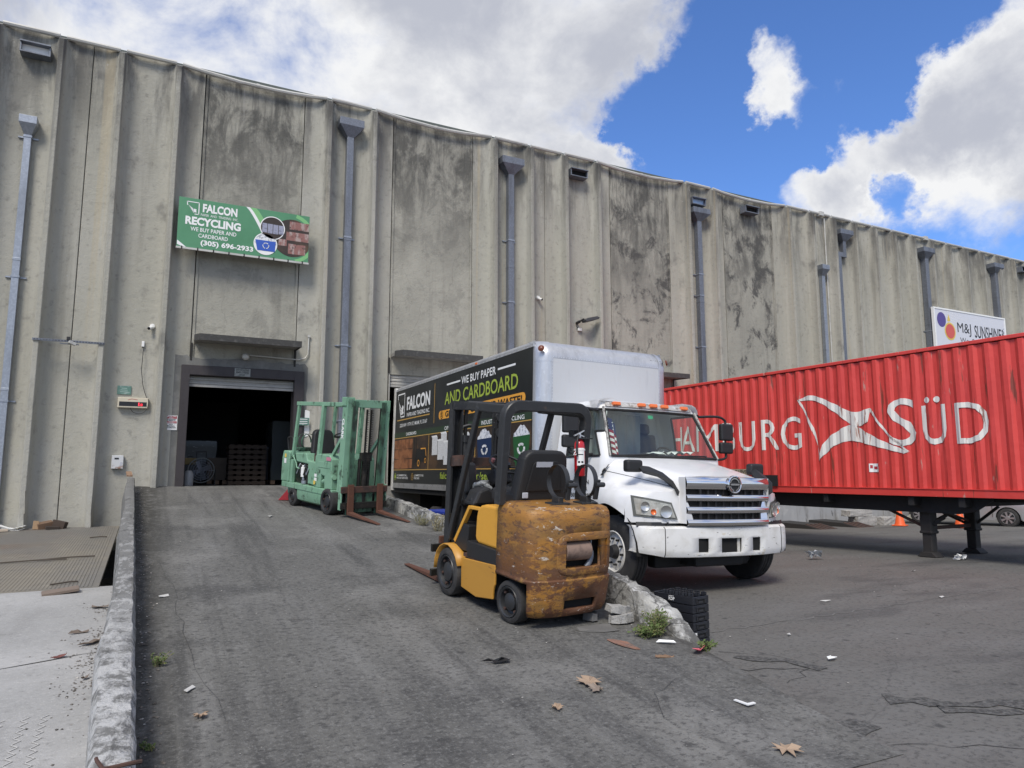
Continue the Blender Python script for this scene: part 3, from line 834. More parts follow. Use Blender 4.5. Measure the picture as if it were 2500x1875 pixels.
for k in range(-5, 24):
    if k not in INF:
        tee(k)
# flat infill panels above the dock doors
for k, zb, m in ((0, 4.38, M_inf_a), (2, 4.52, M_inf_a), (5, 4.52, M_inf_b), (7, -.35, M_inf_b)):
    a, b = bx(k) + .014, bx(k + 1) - .014
    mb = MB(); mb.box(a, b, WY + .035, WY + .14, zb, ZT - .06)
    mb.box(a, a + .06, WY + .006, WY + .034, zb, ZT - .06); mb.box(b - .06, b, WY + .006, WY + .034, zb, ZT - .06)
    bpart(mb, 'infill_panel', m)
    if k != 7:
        for q in (a - .02, b - .028):
            mb = MB(); mb.box(q, q + .048, WY - .02, WY + .004, 4.55, 5.0)
            bpart(mb, 'door_pier', M_joint)
# dark backing that shows in the joints, with gaps at the dock doors
mb = MB()
x0 = bx(-5)
for k in (0, 2, 5):
    mb.box(x0, bx(k) + .01, WY + .15, WY + .2, -.35, 12.3); mb.box(bx(k) + .01, bx(k + 1) - .01, WY + .15, WY + .2, 4.3, 12.3); x0 = bx(k + 1) - .01
mb.box(x0, bx(24), WY + .15, WY + .2, -.35, 12.3)
bpart(mb, 'backing_wall', M_joint)
mb = MB(); mb.box(bx(-5), bx(24), WY + .02, 80, 12.32, 12.37); mb.box(bx(-5), bx(24), WY + .1, WY + .5, 12.37, 12.50)
bpart(mb, 'roof', M_roof)
mb = MB(); mb.box(bx(-5) - .2, bx(-5), WY, 80, -.3, 12.3); mb.box(bx(24), bx(24) + .2, WY, 80, -.3, 12.3); mb.box(bx(-5), bx(24), 79.8, 80, -.3, 12.3)
bpart(mb, 'end_wall', M_tee)
# gutter between the stems
ribs = []
for k in range(-5, 24):
    if k not in INF:
        ribs += [bx(k) + .65, bx(k) + 1.945]
ribs.sort(); mb = MB()
for a, b in zip(ribs, ribs[1:]):
    big = b - a > 2
    n = 8 if big else 1
    pts = [(a + .07 + (b - a - .14) * i / n, WY - .12, 12.36 - (.12 * (1 - (2 * i / n - 1) ** 2) if big else 0) + rng.uniform(-.008, .008)) for i in range(n + 1)]
    mb.tube(pts, .058, 8)
    if big: mb.cyl((pts[4][0] - .04, pts[4][1], pts[4][2]), (pts[4][0] + .04, pts[4][1], pts[4][2]), .066, n=10)
bpart(mb, 'gutter', M_gutter, smooth=40)
for x in (24.05, 30.9):
    mb = MB(); mb.box(x - .12, x + .12, WY - .23, WY - .02, 12.26, 12.44)
    bpart(mb, 'gutter_box', M_gutter, bevel=.01)
mb = MB(); mb.lathe([(.35, 0), (.35, .12), (.25, .2), (.1, .24), (0, .25)], (29.2, 20.2, 12.4), (0, 0, 1), 20)
bpart(mb, 'roof_vent', M_galv, smooth=40)
# downpipes ---------------------------------------------------------
def downpipe(x, w, d, ztop, zbot, hw, hh, m, straps, jog=None):
    yc = WY - .02 - d / 2
    mb = MB()
    if jog:
        z1, x2 = jog
        mb.box(x - w / 2, x + w / 2, yc - d / 2, yc + d / 2, z1 - w, ztop)
        mb.box(x2 - w / 2, x - w / 2, yc - d / 2, yc + d / 2, z1 - w, z1 + .02)
        mb.box(x2 - w / 2, x2 + w / 2 - .002, yc - d / 2 - .002, yc + d / 2 + .002, zbot, z1 - w)
    else:
        mb.box(x - w / 2, x + w / 2, yc - d / 2, yc + d / 2, zbot, ztop)
        z = ztop - 3.1
        while z > zbot + .5:
            mb.box(x - w / 2 - .006, x + w / 2 + .006, yc - d / 2 - .006, yc + d / 2 + .004, z, z + .07); z -= 3.05
    p = bpart(mb, 'downpipe', m, bevel=.008)
    po = Vector(BO)
    h = MB(); zt = ztop + hh
    D1 = d + .16
    zt2 = ztop + hh * .55
    h.box(x - hw / 2, x + hw / 2, WY - .02 - D1, WY - .02, zt2, zt)
    a = [(x - hw / 2, WY - .02 - D1, zt2), (x + hw / 2, WY - .02 - D1, zt2), (x + hw / 2, WY - .02, zt2), (x - hw / 2, WY - .02, zt2)]
    b = [(x - w / 2, yc - d / 2, ztop - .02), (x + w / 2, yc - d / 2, ztop - .02), (x + w / 2, WY - .02, ztop - .02), (x - w / 2, WY - .02, ztop - .02)]
    h.add(a + b, [(0, 1, 5, 4), (1, 2, 6, 5), (2, 3, 7, 6), (3, 0, 4, 7)])
    h.build('hopper', m, p, off=BO, bevel=.008)
    for z in straps:
        s = MB(); xx = x if not (jog and z < jog[0]) else jog[1]
        s.box(xx - w / 2 - .012, xx + w / 2 + .012, yc - d / 2 - .012, yc + d / 2, z, z + .045)
        for q in (-1, 1):
            s.box(xx + q * (w / 2 + .07) - .06, xx + q * (w / 2 + .07) + .06, WY - .035, WY - .004, z + .005, z + .04)
        s.build('strap', M_galv, p, off=BO)
downpipe(-3.15, .15, .13, 9.70, .3, .36, .40, M_galv, (9.62, 6.2, 3.3))
downpipe(4.50, .19, .20, 11.32, .2, .70, .48, M_galv_d, (8.3, 5.2, 3.1))
downpipe(9.68, .20, .20, 11.22, .2, .78, .50, M_galv_d, (7.0, 9.0))
downpipe(17.45, .20, .20, 10.95, .2, .80, .44, M_galv_d, (8.9, 8.1, 6.2))
downpipe(23.98, .18, .16, 9.72, .2, .42, .42, M_galv, (6.0,))
downpipe(25.35, .18, .18, 11.38, .2, .78, .45, M_galv_d, (), jog=(10.85, 25.02))
downpipe(30.75, .24, .24, 11.38, .2, .78, .45, M_galv_d, (8.0,))
downpipe(36.15, .24, .24, 11.38, .2, .78, .45, M_galv_d, ())
# thin conduit beside the narrow pipe
mb = MB(); mb.cyl((24.35, WY - .06, .5), (24.35, WY - .06, 12.25), .03, n=8); bpart(mb, 'conduit', M_gutter, smooth=40)
# overflow scuppers
for x, z, w, m2 in ((-3.13, 11.80, .62, I_white), (12.2, 11.72, .66, M_void), (17.4, 11.66, .64, mat('painted sky blue', (0.42, 0.58, 0.82), .3)), (20.05, 11.80, .68, M_void), (38.6, 11.88, .5, M_void)):  # white and pale blue slot panels are painted as bright sky showing through
    mb = MB(); t = .03; h = .26; d = .30
    y0, y1 = WY - d, WY - .005
    mb.box(x - w / 2, x + w / 2, y0, y1, z - h / 2, z - h / 2 + t); mb.box(x - w / 2, x + w / 2, y0 - .06, y1, z + h / 2 - t, z + h / 2)
    mb.box(x - w / 2, x - w / 2 + t, y0, y1, z - h / 2 + t, z + h / 2 - t); mb.box(x + w / 2 - t, x + w / 2, y0, y1, z - h / 2 + t, z + h / 2 - t)
    p = bpart(mb, 'scupper', M_galv_d)
    b = MB(); b.quad((x - w / 2 + t, WY - .2, z - h / 2 + t), (x + w / 2 - t, WY - .2, z - h / 2 + t), (x + w / 2 - t, WY - .2, z + h / 2 - t), (x - w / 2 + t, WY - .2, z + h / 2 - t))
    b.build('opening', m2, p, off=BO)
# canopies
for k, z in ((0, 5.02), (2, 5.02), (5, 4.98)):
    a, b = bx(k) + .05, bx(k + 1) + .03
    mb = MB()
    pl_ = [(a + .02, WY + .03), (a + .02, WY - .55), (a + .12, WY - .82), (b - .04, WY - .82), (b - .04, WY + .03)]
    mb.prism(pl_, lambda x, y, t: (x, y, t - (WY - y) * .04), z, z + .10)
    p = bpart(mb, 'canopy', M_canopy)
    e = MB()
    e.prism([(x, y) for x, y in ((a, WY - .42), (a, WY - .56), (a + .11, WY - .85), (b - .02, WY - .85), (b - .02, WY - .824), (a + .10, WY - .824), (a + .016, WY - .56), (a + .016, WY - .42))], lambda x, y, t: (x, y, t - (WY - y) * .04), z - .035, z + .125)
    e.prism([(b - .038, WY - .822), (b - .016, WY - .822), (b - .016, WY), (b - .038, WY)], lambda x, y, t: (x, y, t - (WY - y) * .04), z - .03, z + .12)
    e.build('canopy_edge', M_canopy_edge, p, off=BO)
# open door at the head of the ramp
mb = MB()
fl, fr, ft, fz = .45, 3.47, 4.42, 1.36
mb.box(fl, fl + .2, WY - .10, WY + .3, fz, ft); mb.box(fr - .25, fr, WY - .10, WY + .3, fz, ft); mb.box(fl + .2, fr - .25, WY - .10, WY + .3, 4.17, ft)
p = bpart(mb, 'door_frame', M_frame, bevel=.012)
def shutter(x0, x1, z0, z1, y):
    mb = MB(); n = max(2, int((z1 - z0) / .075))
    pts = []
    for i in range(n + 1):
        z = z0 + (z1 - z0) * i / n
        pts += [(y - .0, z), (y - .028, z + .02), (y - .028, z + .05)] if i < n else [(y, z)]
    mb.grid(2, len(pts), lambda i, j: ((x0, x1)[i], pts[j][0], pts[j][1]))
    mb.box(x0, x1, y - .045, y + .02, z0 - .06, z0)
    bpart(mb, 'rolling_shutter', M_shut)
shutter(.651, 3.219, 3.95, 4.16, WY + .12)
shutter(bx(2) + .05, bx(3) - .05, 4.22, 4.515, WY + .1)
shutter(bx(5) + .05, bx(6) - .05, 1.4, 4.515, WY + .1)
for q in (bx(2) + .02, bx(3) - .05):
    mb = MB(); mb.box(q, q + .03, WY - .01, WY + .25, 1.0, 4.515)
    bpart(mb, 'door_jamb', M_shut)
for k in (2, 5):
    mb = MB(); mb.box(bx(k), bx(k + 1), WY - .12, WY + .1, -.3, 1.33)
    bpart(mb, 'dock_face', M_canopy)
# cement patch around the door
r = random.Random(4); out = []
def jl(a, b, n, amp):
    return [(a[0] + (b[0] - a[0]) * i / n + r.uniform(-amp, amp), a[1] + (b[1] - a[1]) * i / n + r.uniform(-amp, amp)) for i in range(n)]
outer = jl((.16, 1.36), (.17, 2.2), 8, .04) + jl((.26, 2.3), (.27, 4.4), 16, .025) + jl((.24, 4.66), (.62, 4.72), 6, .05) + jl((.62, 4.62), (3.15, 4.64), 18, .03) + jl((3.2, 4.66), (3.52, 4.66), 4, .05) + jl((3.66, 4.5), (3.60, 3.9), 5, .04) + jl((3.56, 3.8), (3.54, 1.36), 14, .02)
mb = MB(); inner = []
outer = [(x, z) for x, z in outer]
def nearest_in(x, z):
    if z < 4.30 and x < 2: return (fl + .05, z)
    if z < 4.30: return (fr - .05, z)
    return (max(fl + .05, min(fr - .05, x)), ft - .05)
vs = []
for x, z in outer:
    a, b = nearest_in(x, z)
    vs += [(x, WY - .010, z), (a, WY - .010, b)]
mb.add(vs, [(2 * i, 2 * i + 1, 2 * i + 3, 2 * i + 2) for i in range(len(outer) - 1)])
bpart(mb, 'cement_patch', M_cement, solid=.016)
# interior
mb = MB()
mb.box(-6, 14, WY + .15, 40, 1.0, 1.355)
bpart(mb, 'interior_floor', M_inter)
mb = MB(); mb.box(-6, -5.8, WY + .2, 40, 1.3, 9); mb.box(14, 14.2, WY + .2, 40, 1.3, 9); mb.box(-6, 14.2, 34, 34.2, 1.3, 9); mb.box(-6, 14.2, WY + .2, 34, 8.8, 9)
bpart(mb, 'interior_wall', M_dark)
# low dock wall on the right, seen under the container
mb = MB(); mb.box(bx(7) - .2, bx(9) + 2.2, WY - .55, WY - .42, -.3, .95); mb.box(bx(9) + 2.21, bx(10) + .2, WY - .60, WY - .42, -.3, .80)
bpart(mb, 'dock_wall', mat('dock wall concrete', (0.34, 0.345, 0.35), .9, space='world', layers=[DIRT((0.18, 0.175, 0.165), (3, 3, .6), .5, .72, .8), DIRT((0.48, 0.48, 0.47), (2, 2, 2), .5, .7, .6), DIRT((0.04, 0.04, 0.038), (2.5, 2.5, 1.0), .6, .68, .8)]))
# ================================================================ signs and fittings on the wall
def wallframe(x0, y, z0):
    """2D frame lying in a plane parallel to the wall; local coordinates of a thing placed at (x0,y,z0)"""
    return lambda d: (lambda u, v: (u, -d, v))
# big green banner -----------------------------------------------
sg = thing('banner_sign', 'large green recycling banner with two round pictures above the open door', 'sign', (.16, WY - .40, 7.37))
BW, BH = 3.24, 1.30
L = lambda d: (lambda u, v: (u, -d, v))
mb = MB(); mb.box(0, BW, 0, .03, 0, BH); mb.build('board', I_sign, sg, bevel=.004)
mb = MB()
mb.box(-.012, BW + .012, -.012, .036, -.05, -.001); mb.build('bottom_rail', M_gutter, sg)
mb = MB()
for i in range(9):
    mb.obox((.12 + i * .37, .0, -.02), (.025, .05, .07), (0, 0, 8))
o = mb.build('fixing_clips', M_joint, sg); o['kind'] = 'stuff'
for x in (.5, 2.7):
    mb = MB(); mb.box(x, x + .05, .03, .40, .1, BH - .1); mb.build('batten', M_joint, sg)
m1 = MB(); f = L(.004)
m1.text(f, 'FALCON', (.56, .97, 1.39, 1.20), .04)
m1.text(f, 'PAPER  AND  TRADING  INC.', (.52, .865, 1.42, .93))
m1.text(f, 'RECYCLING', (.17, .60, 1.49, .82), .045)
m1.text(f, 'WE BUY PAPER AND', (.30, .445, 1.39, .55), .012)
m1.text(f, 'CARDBOARD', (.49, .29, 1.19, .395), .012)
m1.text(f, '(305) 696-2933', (.55, .06, 1.82, .235), .035)
m1.build('lettering', I_white, sg)
mb = MB()
mb.line(f, [(.19, 1.20), (.47, 1.20), (.47, .89), (.38, .89)], .022); mb.line(f, [(.19, 1.20), (.20, 1.11)], .02)
for i in range(4):
    mb.poly([f(.20 + .03 * i, 1.13 - .045 * i), f(.33 + .01 * i, 1.03 - .035 * i), f(.36, .99 - .03 * i), f(.30 + .02 * i, 1.03 - .04 * i)])
mb.poly([f(.33, 1.0), f(.37, 1.03), f(.42, 1.01), f(.40, .97), f(.43, .95), f(.38, .93), f(.36, .95)])
mb.build('emblem', I_white, sg)
def band(mb, f, ctr, r0, r1, a0, a1, n=20):
    mb.ring(f, ctr[0], ctr[1], r0, r1, n, a0, a1)
def clipband(mb, f, pts, w):
    for (a, b), (c, d) in zip(pts, pts[1:]):
        mb.poly([f(a, b), f(a + w, b), f(c + w, d), f(c, d)])
mb = MB(); f = L(.003); cur = [(1.60 + .42 * (i / 10) ** .8, BH - .002 - .66 * (i / 10)) for i in range(11)]
clipband(mb, f, cur, .09)
mb.poly([f(.01, .16), f(.01, .05), f(.14, .005), f(.22, .005)])
mb.build('white_swoosh', I_white, sg)
mb = MB(); clipband(mb, L(.0025), [(a + .09, b) for a, b in cur], .16)
mb.ring(lambda u, v: (min(u, BW - .004), -.0025, max(.004, min(v, BH - .004))), 2.72, .62, .60, .70, 40, -75, 75)
mb.build('green_swoosh', I_lg, sg)
def discpoly(f, cu, cv, r, lo=None, hi=None, n=40, u1=None):
    pts = []
    for i in range(n):
        u, v = cu + r * cos(2 * pi * i / n), cv + r * sin(2 * pi * i / n)
        if lo is not None: v = max(v, lo)
        if hi is not None: v = min(v, hi)
        if u1 is not None: u = min(u, u1)
        pts.append(f(u, v))
    return pts
mb = MB(); mb.poly(discpoly(L(.004), 2.80, .62, .52, u1=BW - .005)); mb.build('bale_photo', I_photo, sg)
for (a, b, c, d) in ((2.72, .86, 3.23, 1.08), (2.64, .55, 3.23, .79), (2.45, .38, 2.66, .56), (2.70, .18, 3.15, .46)):
    mb = MB(); mb.rect(L(.006), a, b, c, d); mb.build('bale_picture', I_maroon, sg)
mb = MB(); mb.poly(discpoly(L(.008), 2.28, .82, .32)); mb.poly(discpoly(L(.008), 2.12, .36, .30)); mb.build('picture_rims', I_white, sg)
mb = MB(); mb.poly(discpoly(L(.011), 2.28, .82, .295)); mb.build('stack_photo', I_photo, sg)
mb = MB()
for i in range(4):
    u0 = 2.02 + i * .14
    mb.rect(L(.013), u0, .66 + .01 * abs(i - 1.5), u0 + .125, .93 - .004 * i)
mb.build('lilac_bales', I_lilac, sg)
mb = MB(); mb.poly(discpoly(L(.011), 2.12, .36, .275, lo=.36)); mb.build('paper_heap', I_crumple, sg)
mb = MB(); mb.poly([L(.014)(1.86, .45), L(.014)(2.38, .45), L(.014)(2.36, .17), L(.014)(1.92, .17)]); mb.build('blue_bin_picture', I_blue, sg)
def recycle(mb, f, cu, cv, r, w):
    for k in range(3):
        a = R(90 + 120 * k)
        p = [(cu + r * cos(a + R(t)), cv + r * sin(a + R(t))) for t in (-42, -18, 18, 36)]
        mb.line(f, p, w)
        t = a + R(52); e = (cu + r * cos(t) * .95, cv + r * sin(t) * .95)
        q = p[-1]
        mb.poly([f(e[0], e[1]), f(q[0] * 1 + (q[0] - cu) * .25, q[1] + (q[1] - cv) * .25), f(q[0] - (q[0] - cu) * .28, q[1] - (q[1] - cv) * .28)])
mb = MB(); recycle(mb, L(.017), 2.13, .31, .075, .02); mb.build('recycling_mark', I_white, sg)
# M&J sign ---------------------------------------------------------
ms = thing('shop_sign', 'white framed shop sign with purple and coral discs above the red container', 'sign', (30.75, WY - .42, 6.95))
mb = MB(); mb.box(0, 5.35, 0, .08, 0, 2.07); mb.build('board', I_pale, ms)
mb = MB()
mb.box(0, 5.35, -.02, .1, 2.07, 2.14); mb.box(-.08, -.0, -.02, .1, 0, 2.14); mb.box(5.35, 5.42, -.02, .1, 0, 2.14); mb.box(-.08, 5.42, -.02, .1, -.07, -.0)
mb.build('frame', I_white, ms)
for x in (.8, 4.4):
    mb = MB(); mb.box(x, x + .1, .08, .42, .2, 1.9); mb.build('bracket', M_joint, ms)
mb = MB(); mb.disc(L(.006), .46, 1.60, .32, .34, 36); mb.build('purple_disc', I_pur, ms)
mb = MB(); mb.disc(L(.006), 1.04, 1.11, .40, .41, 36); mb.poly([L(.006)(.88, 1.58), L(.006)(.99, 1.90), L(.006)(1.11, 1.62), L(.006)(1.0, 1.54)]); mb.build('yellow_halo', I_yel, ms)
mb = MB(); mb.disc(L(.010), 1.04, 1.11, .33, .335, 36); mb.build('coral_disc', I_coral, ms)
mb = MB()
mb.text(L(.006), 'M&J', (1.60, .976, 2.63, 1.58), .0); mb.text(L(.006), 'SUNSHINE', (2.90, .98, 5.02, 1.57), .008)
t = MB(); t.text(lambda u, v: (u, v, 0), 'CORP.', (0, 0, .95, .18), .02)
mb.add([(5.08 + .18 - p[1], -.006, .85 + p[0] * .8) for p in t.v], t.f)
mb.build('lettering', I_black, ms)
mb = MB(); mb.text(L(.006), 'We  Sell', (1.74, .66, 3.2, .90)); mb.build('small_lettering', ink('ink mid grey', (.12, .12, .13)), ms)
mb = MB()
for q in range(12):
    for r_ in range(5):
        mb.disc(L(.004), .95 + q * .12, 1.55 + r_ * .12 - q * .02, .03 - q * .0015, n=6)
o = mb.build('dot_pattern', I_white, ms); o['kind'] = 'stuff'
# small signs
def board(name, label, cat, x0, z0, w, h, y, m, t=.01):
    s = thing(name, label, cat, (x0, y, z0))
    mb = MB(); mb.box(0, w, 0, t, 0, h); mb.build('board', m, s)
    return s
s = board('notice_sign', 'white restricted area notice with red bands left of the open door frame', 'sign', .14, 2.76, .29, .365, WY - .03, I_white)
f = L(.003); mb = MB(); mb.rect(f, .015, .285, .275, .352); mb.rect(f, .015, .165, .275, .218); mb.build('red_bands', I_red, s)
mb = MB(); mb.text(L(.006), 'RESTRICTED', (.03, .322, .26, .345), .03); mb.text(L(.006), 'AREA', (.09, .292, .20, .314), .03); mb.text(L(.006), 'AREA', (.09, .194, .20, .214), .03); mb.text(L(.006), 'RESTRINGIDA', (.03, .169, .26, .189), .03); mb.build('band_lettering', I_white, s)
mb = MB()
for tx, z, a, b in (('AUTHORIZED', .258, .03, .26), ('PERSONNEL', .238, .04, .25), ('ONLY', .222, .10, .19), ('SOLO', .125, .10, .19), ('PERSONAL', .085, .05, .24), ('AUTORIZADO', .045, .03, .26)):
    mb.text(f, tx, (a, z, b, z + (.016 if z > .2 else .03)), .03)
mb.build('lettering', I_black, s)
s = board('employees_plaque', 'small weathered employees only plaque on the brown door frame header', 'sign', 1.70, 4.19, .385, .21, WY - .125, mat('weathered plaque', (.28, .29, .27), .6, layers=[DIRT((.12, .125, .115), (14, 14, 14), .45, .65, .8)]))
mb = MB(); mb.text(L(.003), 'AUTHORIZED', (.03, .145, .355, .185), .02); mb.text(L(.003), 'EMPLOYEES', (.04, .08, .345, .13), .02); mb.text(L(.003), 'ONLY', (.13, .02, .25, .06), .02); mb.build('lettering', ink('ink faded', (.05, .055, .05)), s)
I_fgreen = mat('faded green notice', (.10, .20, .165), .5, layers=[DIRT((.30, .38, .35), (9, 9, 12), .5, .66, .8)])
s = board('green_notice', 'faded green notice with peeling corners just above the electronic display', 'sign', -.93, 3.60, .30, .21, WY - .02, I_fgreen)
mb = MB()
for z in (.15, .105, .06): mb.line(L(.003), [(.05 + z * .3, z), (.25 - z * .3, z)], .014)
mb.build('faded_lettering', ink('ink pale green', (.38, .5, .45)), s)
s = board('green_notice', 'small green notice beside the white round sticker right of the open door', 'sign', 3.30, 2.97, .33, .20, WY - .14, I_fgreen)
mb = MB()
for z in (.16, .10, .05): mb.line(L(.003), [(.05, z), (.28, z)], .016)
mb.build('lettering', I_white, s)
mb = MB(); mb.disc(L(.012), 0, 0, .30, .36, 32, -90, 90); o = mb.build('round_sticker', I_white, solid=.004, loc=(3.53, WY - .018, 3.03)); tag(o, 'white half round sticker on the wall behind the green forklift', 'sticker')
# electronic display
ed = thing('electronic_display', 'beige weighbridge display box with glowing red digits on the left wall', 'display', (-.90, WY - .14, 3.27))
mb = MB(); mb.box(0, .66, 0, .13, 0, .25); mb.build('case', plain('beige case', (.58, .52, .40), .5, amt=.3), ed, bevel=.012)
mb = MB(); mb.box(.035, .625, -.006, .01, .04, .145); mb.build('screen', I_black, ed)
mb = MB(); mb.rect(L(.009), .445, .05, .468, .13); mb.rect(L(.009), .468, .05, .478, .065); mb.line(L(.009), [(.50, .055), (.53, .055), (.53, .10), (.50, .10), (.50, .055)], .012)
mb.build('digits', mat('red digits', (.5, .01, .02), .5, emit=((1, .05, .08), 1.1)), ed)
mb = MB(); mb.line(L(.003), [(.22, .19), (.30, .215), (.42, .20)], .01); mb.build('script_mark', I_red, ed)
mb = MB()
mb.tube([(.475, .06, 1.46), (.47, .04, 1.2), (.465, .05, .95), (.49, .04, .75), (.52, .05, .55), (.60, .03, .30), (.66, .0, .2), (.655, -.01, .05), (.60, -.01, -.08), (.48, -.01, -.14), (.34, .0, -.10), (.27, .02, .01)], .0075, 6, smooth=5)
mb.build('cable', M_black, ed, smooth=60)
pb = thing('junction_box', 'small white junction box on the wall with a cable hanging to the display', 'junction box', (-.44, WY - .06, 4.80))
mb = MB(); mb.box(-.03, .03, 0, .055, 0, .14); mb.build('case', M_paper, pb, bevel=.008)
mb = MB(); mb.cyl((0, .02, -.03), (0, .02, 0), .014); mb.build('gland', M_black, pb)
mt = thing('meter_box', 'small white rusty bottomed card reader box on the soot marked wall', 'meter box', (-.94, WY - .12, 1.80))
mb = MB(); mb.box(0, .25, 0, .11, 0, .32); mb.build('case', mat('rusty white box', (.55, .56, .57), .5, layers=[DIRT((.22, .10, .05), (9, 9, 9), .48, .6, .9, mask=[('Z', .12, .02)])]), mt, bevel=.01)
mb = MB(); mb.box(.06, .15, -.006, .01, .225, .262); mb.build('window', I_black, mt)
mb = MB(); mb.rect(L(.004), .185, .07, .225, .16); mb.build('label', I_grey, mt)
def camera_dome(x, z, label, facing=1):
    c = thing('security_camera', label, 'camera', (x, WY - .01, z))
    mb = MB(); mb.lathe([(0, .09), (.05, .085), (.065, .03), (.065, 0)], (0, 0, .03), (0, -1, 0), 16); mb.build('base', M_paper, c, smooth=40)
    mb = MB(); mb.cyl((.0, -.06, .0), (-.07 * facing, -.17, -.05), .042, n=14); mb.build('body', M_paper, c, smooth=40)
    mb = MB(); mb.cyl((-.0705 * facing, -.1705, -.05), (-.078 * facing, -.182, -.055), .035, n=14); mb.build('lens', M_blackgloss, c, smooth=40)
camera_dome(-.26, 5.30, 'white security camera on the wall above the junction box near the door', 1)
camera_dome(10.72, 7.28, 'white security camera high on the wall over the box truck', -1)
# flood light
fl_ = thing('flood_light', 'dark wall flood light with angled head above the box truck roof', 'flood light', (12.2, WY - .02, 6.62))
mb = MB(); mb.cyl((0, 0, 0), (0, -.16, .02), .05); mb.tube([(0, -.16, .02), (.03, -.24, .05), (.1, -.3, .1)], .03, 8); mb.build('arm', M_black, fl_, smooth=40)
mb = MB(); mb.prism([(0, 0), (.10, .08), (.45, .17), (.56, .15), (.54, .09), (.2, -.02), (.04, -.06)], lambda a, b, t: (.05 + a, -.26 + t, .03 + b), -.2, .06); mb.build('head', plain('lamp grey', (.06, .06, .062), .5), fl_, bevel=.015)
mb = MB(); mb.box(.02, .16, -.06, 0, -.26, -.16); mb.build('sensor', M_paper, fl_, bevel=.01)
mb = MB(); mb.tube([(.02, -.05, .0), (-.05, -.05, -.1), (.03, -.04, -.18)], .01, 6, smooth=4); mb.build('cable', M_black, fl_)
# globe lights under the canopies
for x, z, lab in ((1.95, 4.72, 'round white globe lamp under the canopy of the open door'), (8.02, 4.74, 'round globe lamp under the canopy behind the box truck')):
    g_ = thing('globe_lamp', lab, 'lamp', (x, WY - .0, z))
    mb = MB(); mb.lathe([(0, .20), (.05, .19), (.085, .15), (.095, .10), (.08, .05), (.05, .02)], (0, 0, 0), (0, -1, 0), 18); mb.build('globe', mat('frosted glass', (.55, .54, .50), .3), g_, smooth=50)
    mb = MB(); mb.cyl((0, 0, .0), (0, -.05, 0), .055, n=14); mb.build('base', M_galv, g_)
cd = MB(); cd.tube([(2.05, WY - .06, 4.77), (3.30, WY - .06, 4.74), (3.48, WY - .06, 4.80), (3.55, WY - .06, 4.92), (3.555, WY - .06, 5.38)], .017, 8)
cd.box(3.52, 3.59, WY - .09, WY - .03, 5.38, 5.44)
o = cd.build('lamp_conduit', M_gutter, smooth=40, off=(3.3, WY - .06, 4.7), loc=(3.3, WY - .06, 4.7)); tag(o, 'thin bent metal conduit from the globe lamp up the wall beside the door', 'conduit')
# slotted steel bar with a sensor
sb = thing('slotted_bar', 'slotted steel channel bar fixed across the joint of the left wall panels', 'steel bar', (-1.96, WY - .40, 4.75))
mb = MB(); mb.box(-.72, .72, -.02, .02, -.025, .025); mb.build('channel', M_galv_d, sb)
mb = MB()
for i in range(24): mb.box(-.69 + i * .06, -.665 + i * .06, -.024, -.0201, -.008, .008)
o = mb.build('slots', M_joint, sb); o['kind'] = 'stuff'
mb = MB(); mb.obox((.07, -.06, -.05), (.16, .09, .07), (0, 20, 20)); mb.build('sensor', M_gutter, sb, bevel=.01)
mb = MB(); mb.box(-.05, .02, -.05, .03, .02, .10); mb.build('clamp', M_black, sb, bevel=.006)
mb = MB(); mb.box(-.18, .20, -.03, .03, -.075, -.055); mb.build('back_plate', M_galv_d, sb)

# ================================================================ things inside the warehouse
IY = WY + 1.6
cl = thing('ceiling_lamp', 'small lit ceiling lamp deep inside the dark warehouse', 'lamp', (3.95, 27, 5.1))
mb = MB(); mb.box(-.16, .16, -.1, .1, 0, .05); mb.build('tube', mat('lit lamp', (1, 1, 1), .5, emit=((1, .97, .9), 6)), cl)
mb = MB(); mb.box(-.2, .2, -.14, .14, .05, .1); mb.build('housing', M_black, cl)
def pallet_stack(x, y, w, d, n, label):
    p = thing('pallet_stack', label, 'pallets', (x, y, 1.36))
    for k in range(n):
        q = MB()
        for zz in (0, .105):
            for i in range(5): q.box(i * w / 4.6, i * w / 4.6 + w * .13, 0, d, k * .145 + zz, k * .145 + zz + .02)
        for yy in (0, d / 2 - .04, d - .08): q.box(0, w, yy, yy + .08, k * .145 + .021, k * .145 + .104)
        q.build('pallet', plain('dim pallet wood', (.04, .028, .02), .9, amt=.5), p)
pallet_stack(1.83, IY + .2, 1.0, 1.0, 8, 'tall stack of wooden pallets inside the door')
def bale(x, y, z, w, d, h, label, m, cat='bale'):
    b = thing('wrapped_load', label, cat, (x, y, z))
    mb = MB(); r = random.Random(int(x * 100)); n = 6
    mb.grid(n, 7, lambda i, j: ((0, w, w, 0, 0, 0)[i] + r.uniform(-.02, .02), (0, 0, d, d, 0, 0)[i] + r.uniform(-.02, .02), h * j / 6))
    mb.box(.02, w - .02, .02, d - .02, 0, h + .01)
    mb.build('load', m, b, smooth=40)
    mb = MB()
    for i in range(3): mb.box(i * w / 2.4, i * w / 2.4 + .12, 0, d, -.12, -.01)
    mb.build('pallet', plain('pallet wood', (.17, .11, .07), .9, amt=.5), b)
M_wrap2 = mat('stretch wrap', (.035, .037, .04), .28, layers=[DIRT((.2, .21, .22), (6, 6, 22), .58, .7, .8)])
bale(.62, IY + 2.0, 1.5, 1.0, 1.0, 1.15, 'stretch wrapped load standing left inside the door', M_wrap2)
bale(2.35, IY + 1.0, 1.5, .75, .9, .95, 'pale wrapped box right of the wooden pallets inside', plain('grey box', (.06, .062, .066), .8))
bale(1.32, IY + .6, 1.5, .48, .6, .62, 'brown carton pair standing between fan and pallets', plain('dim carton', (.075, .06, .046), .9))
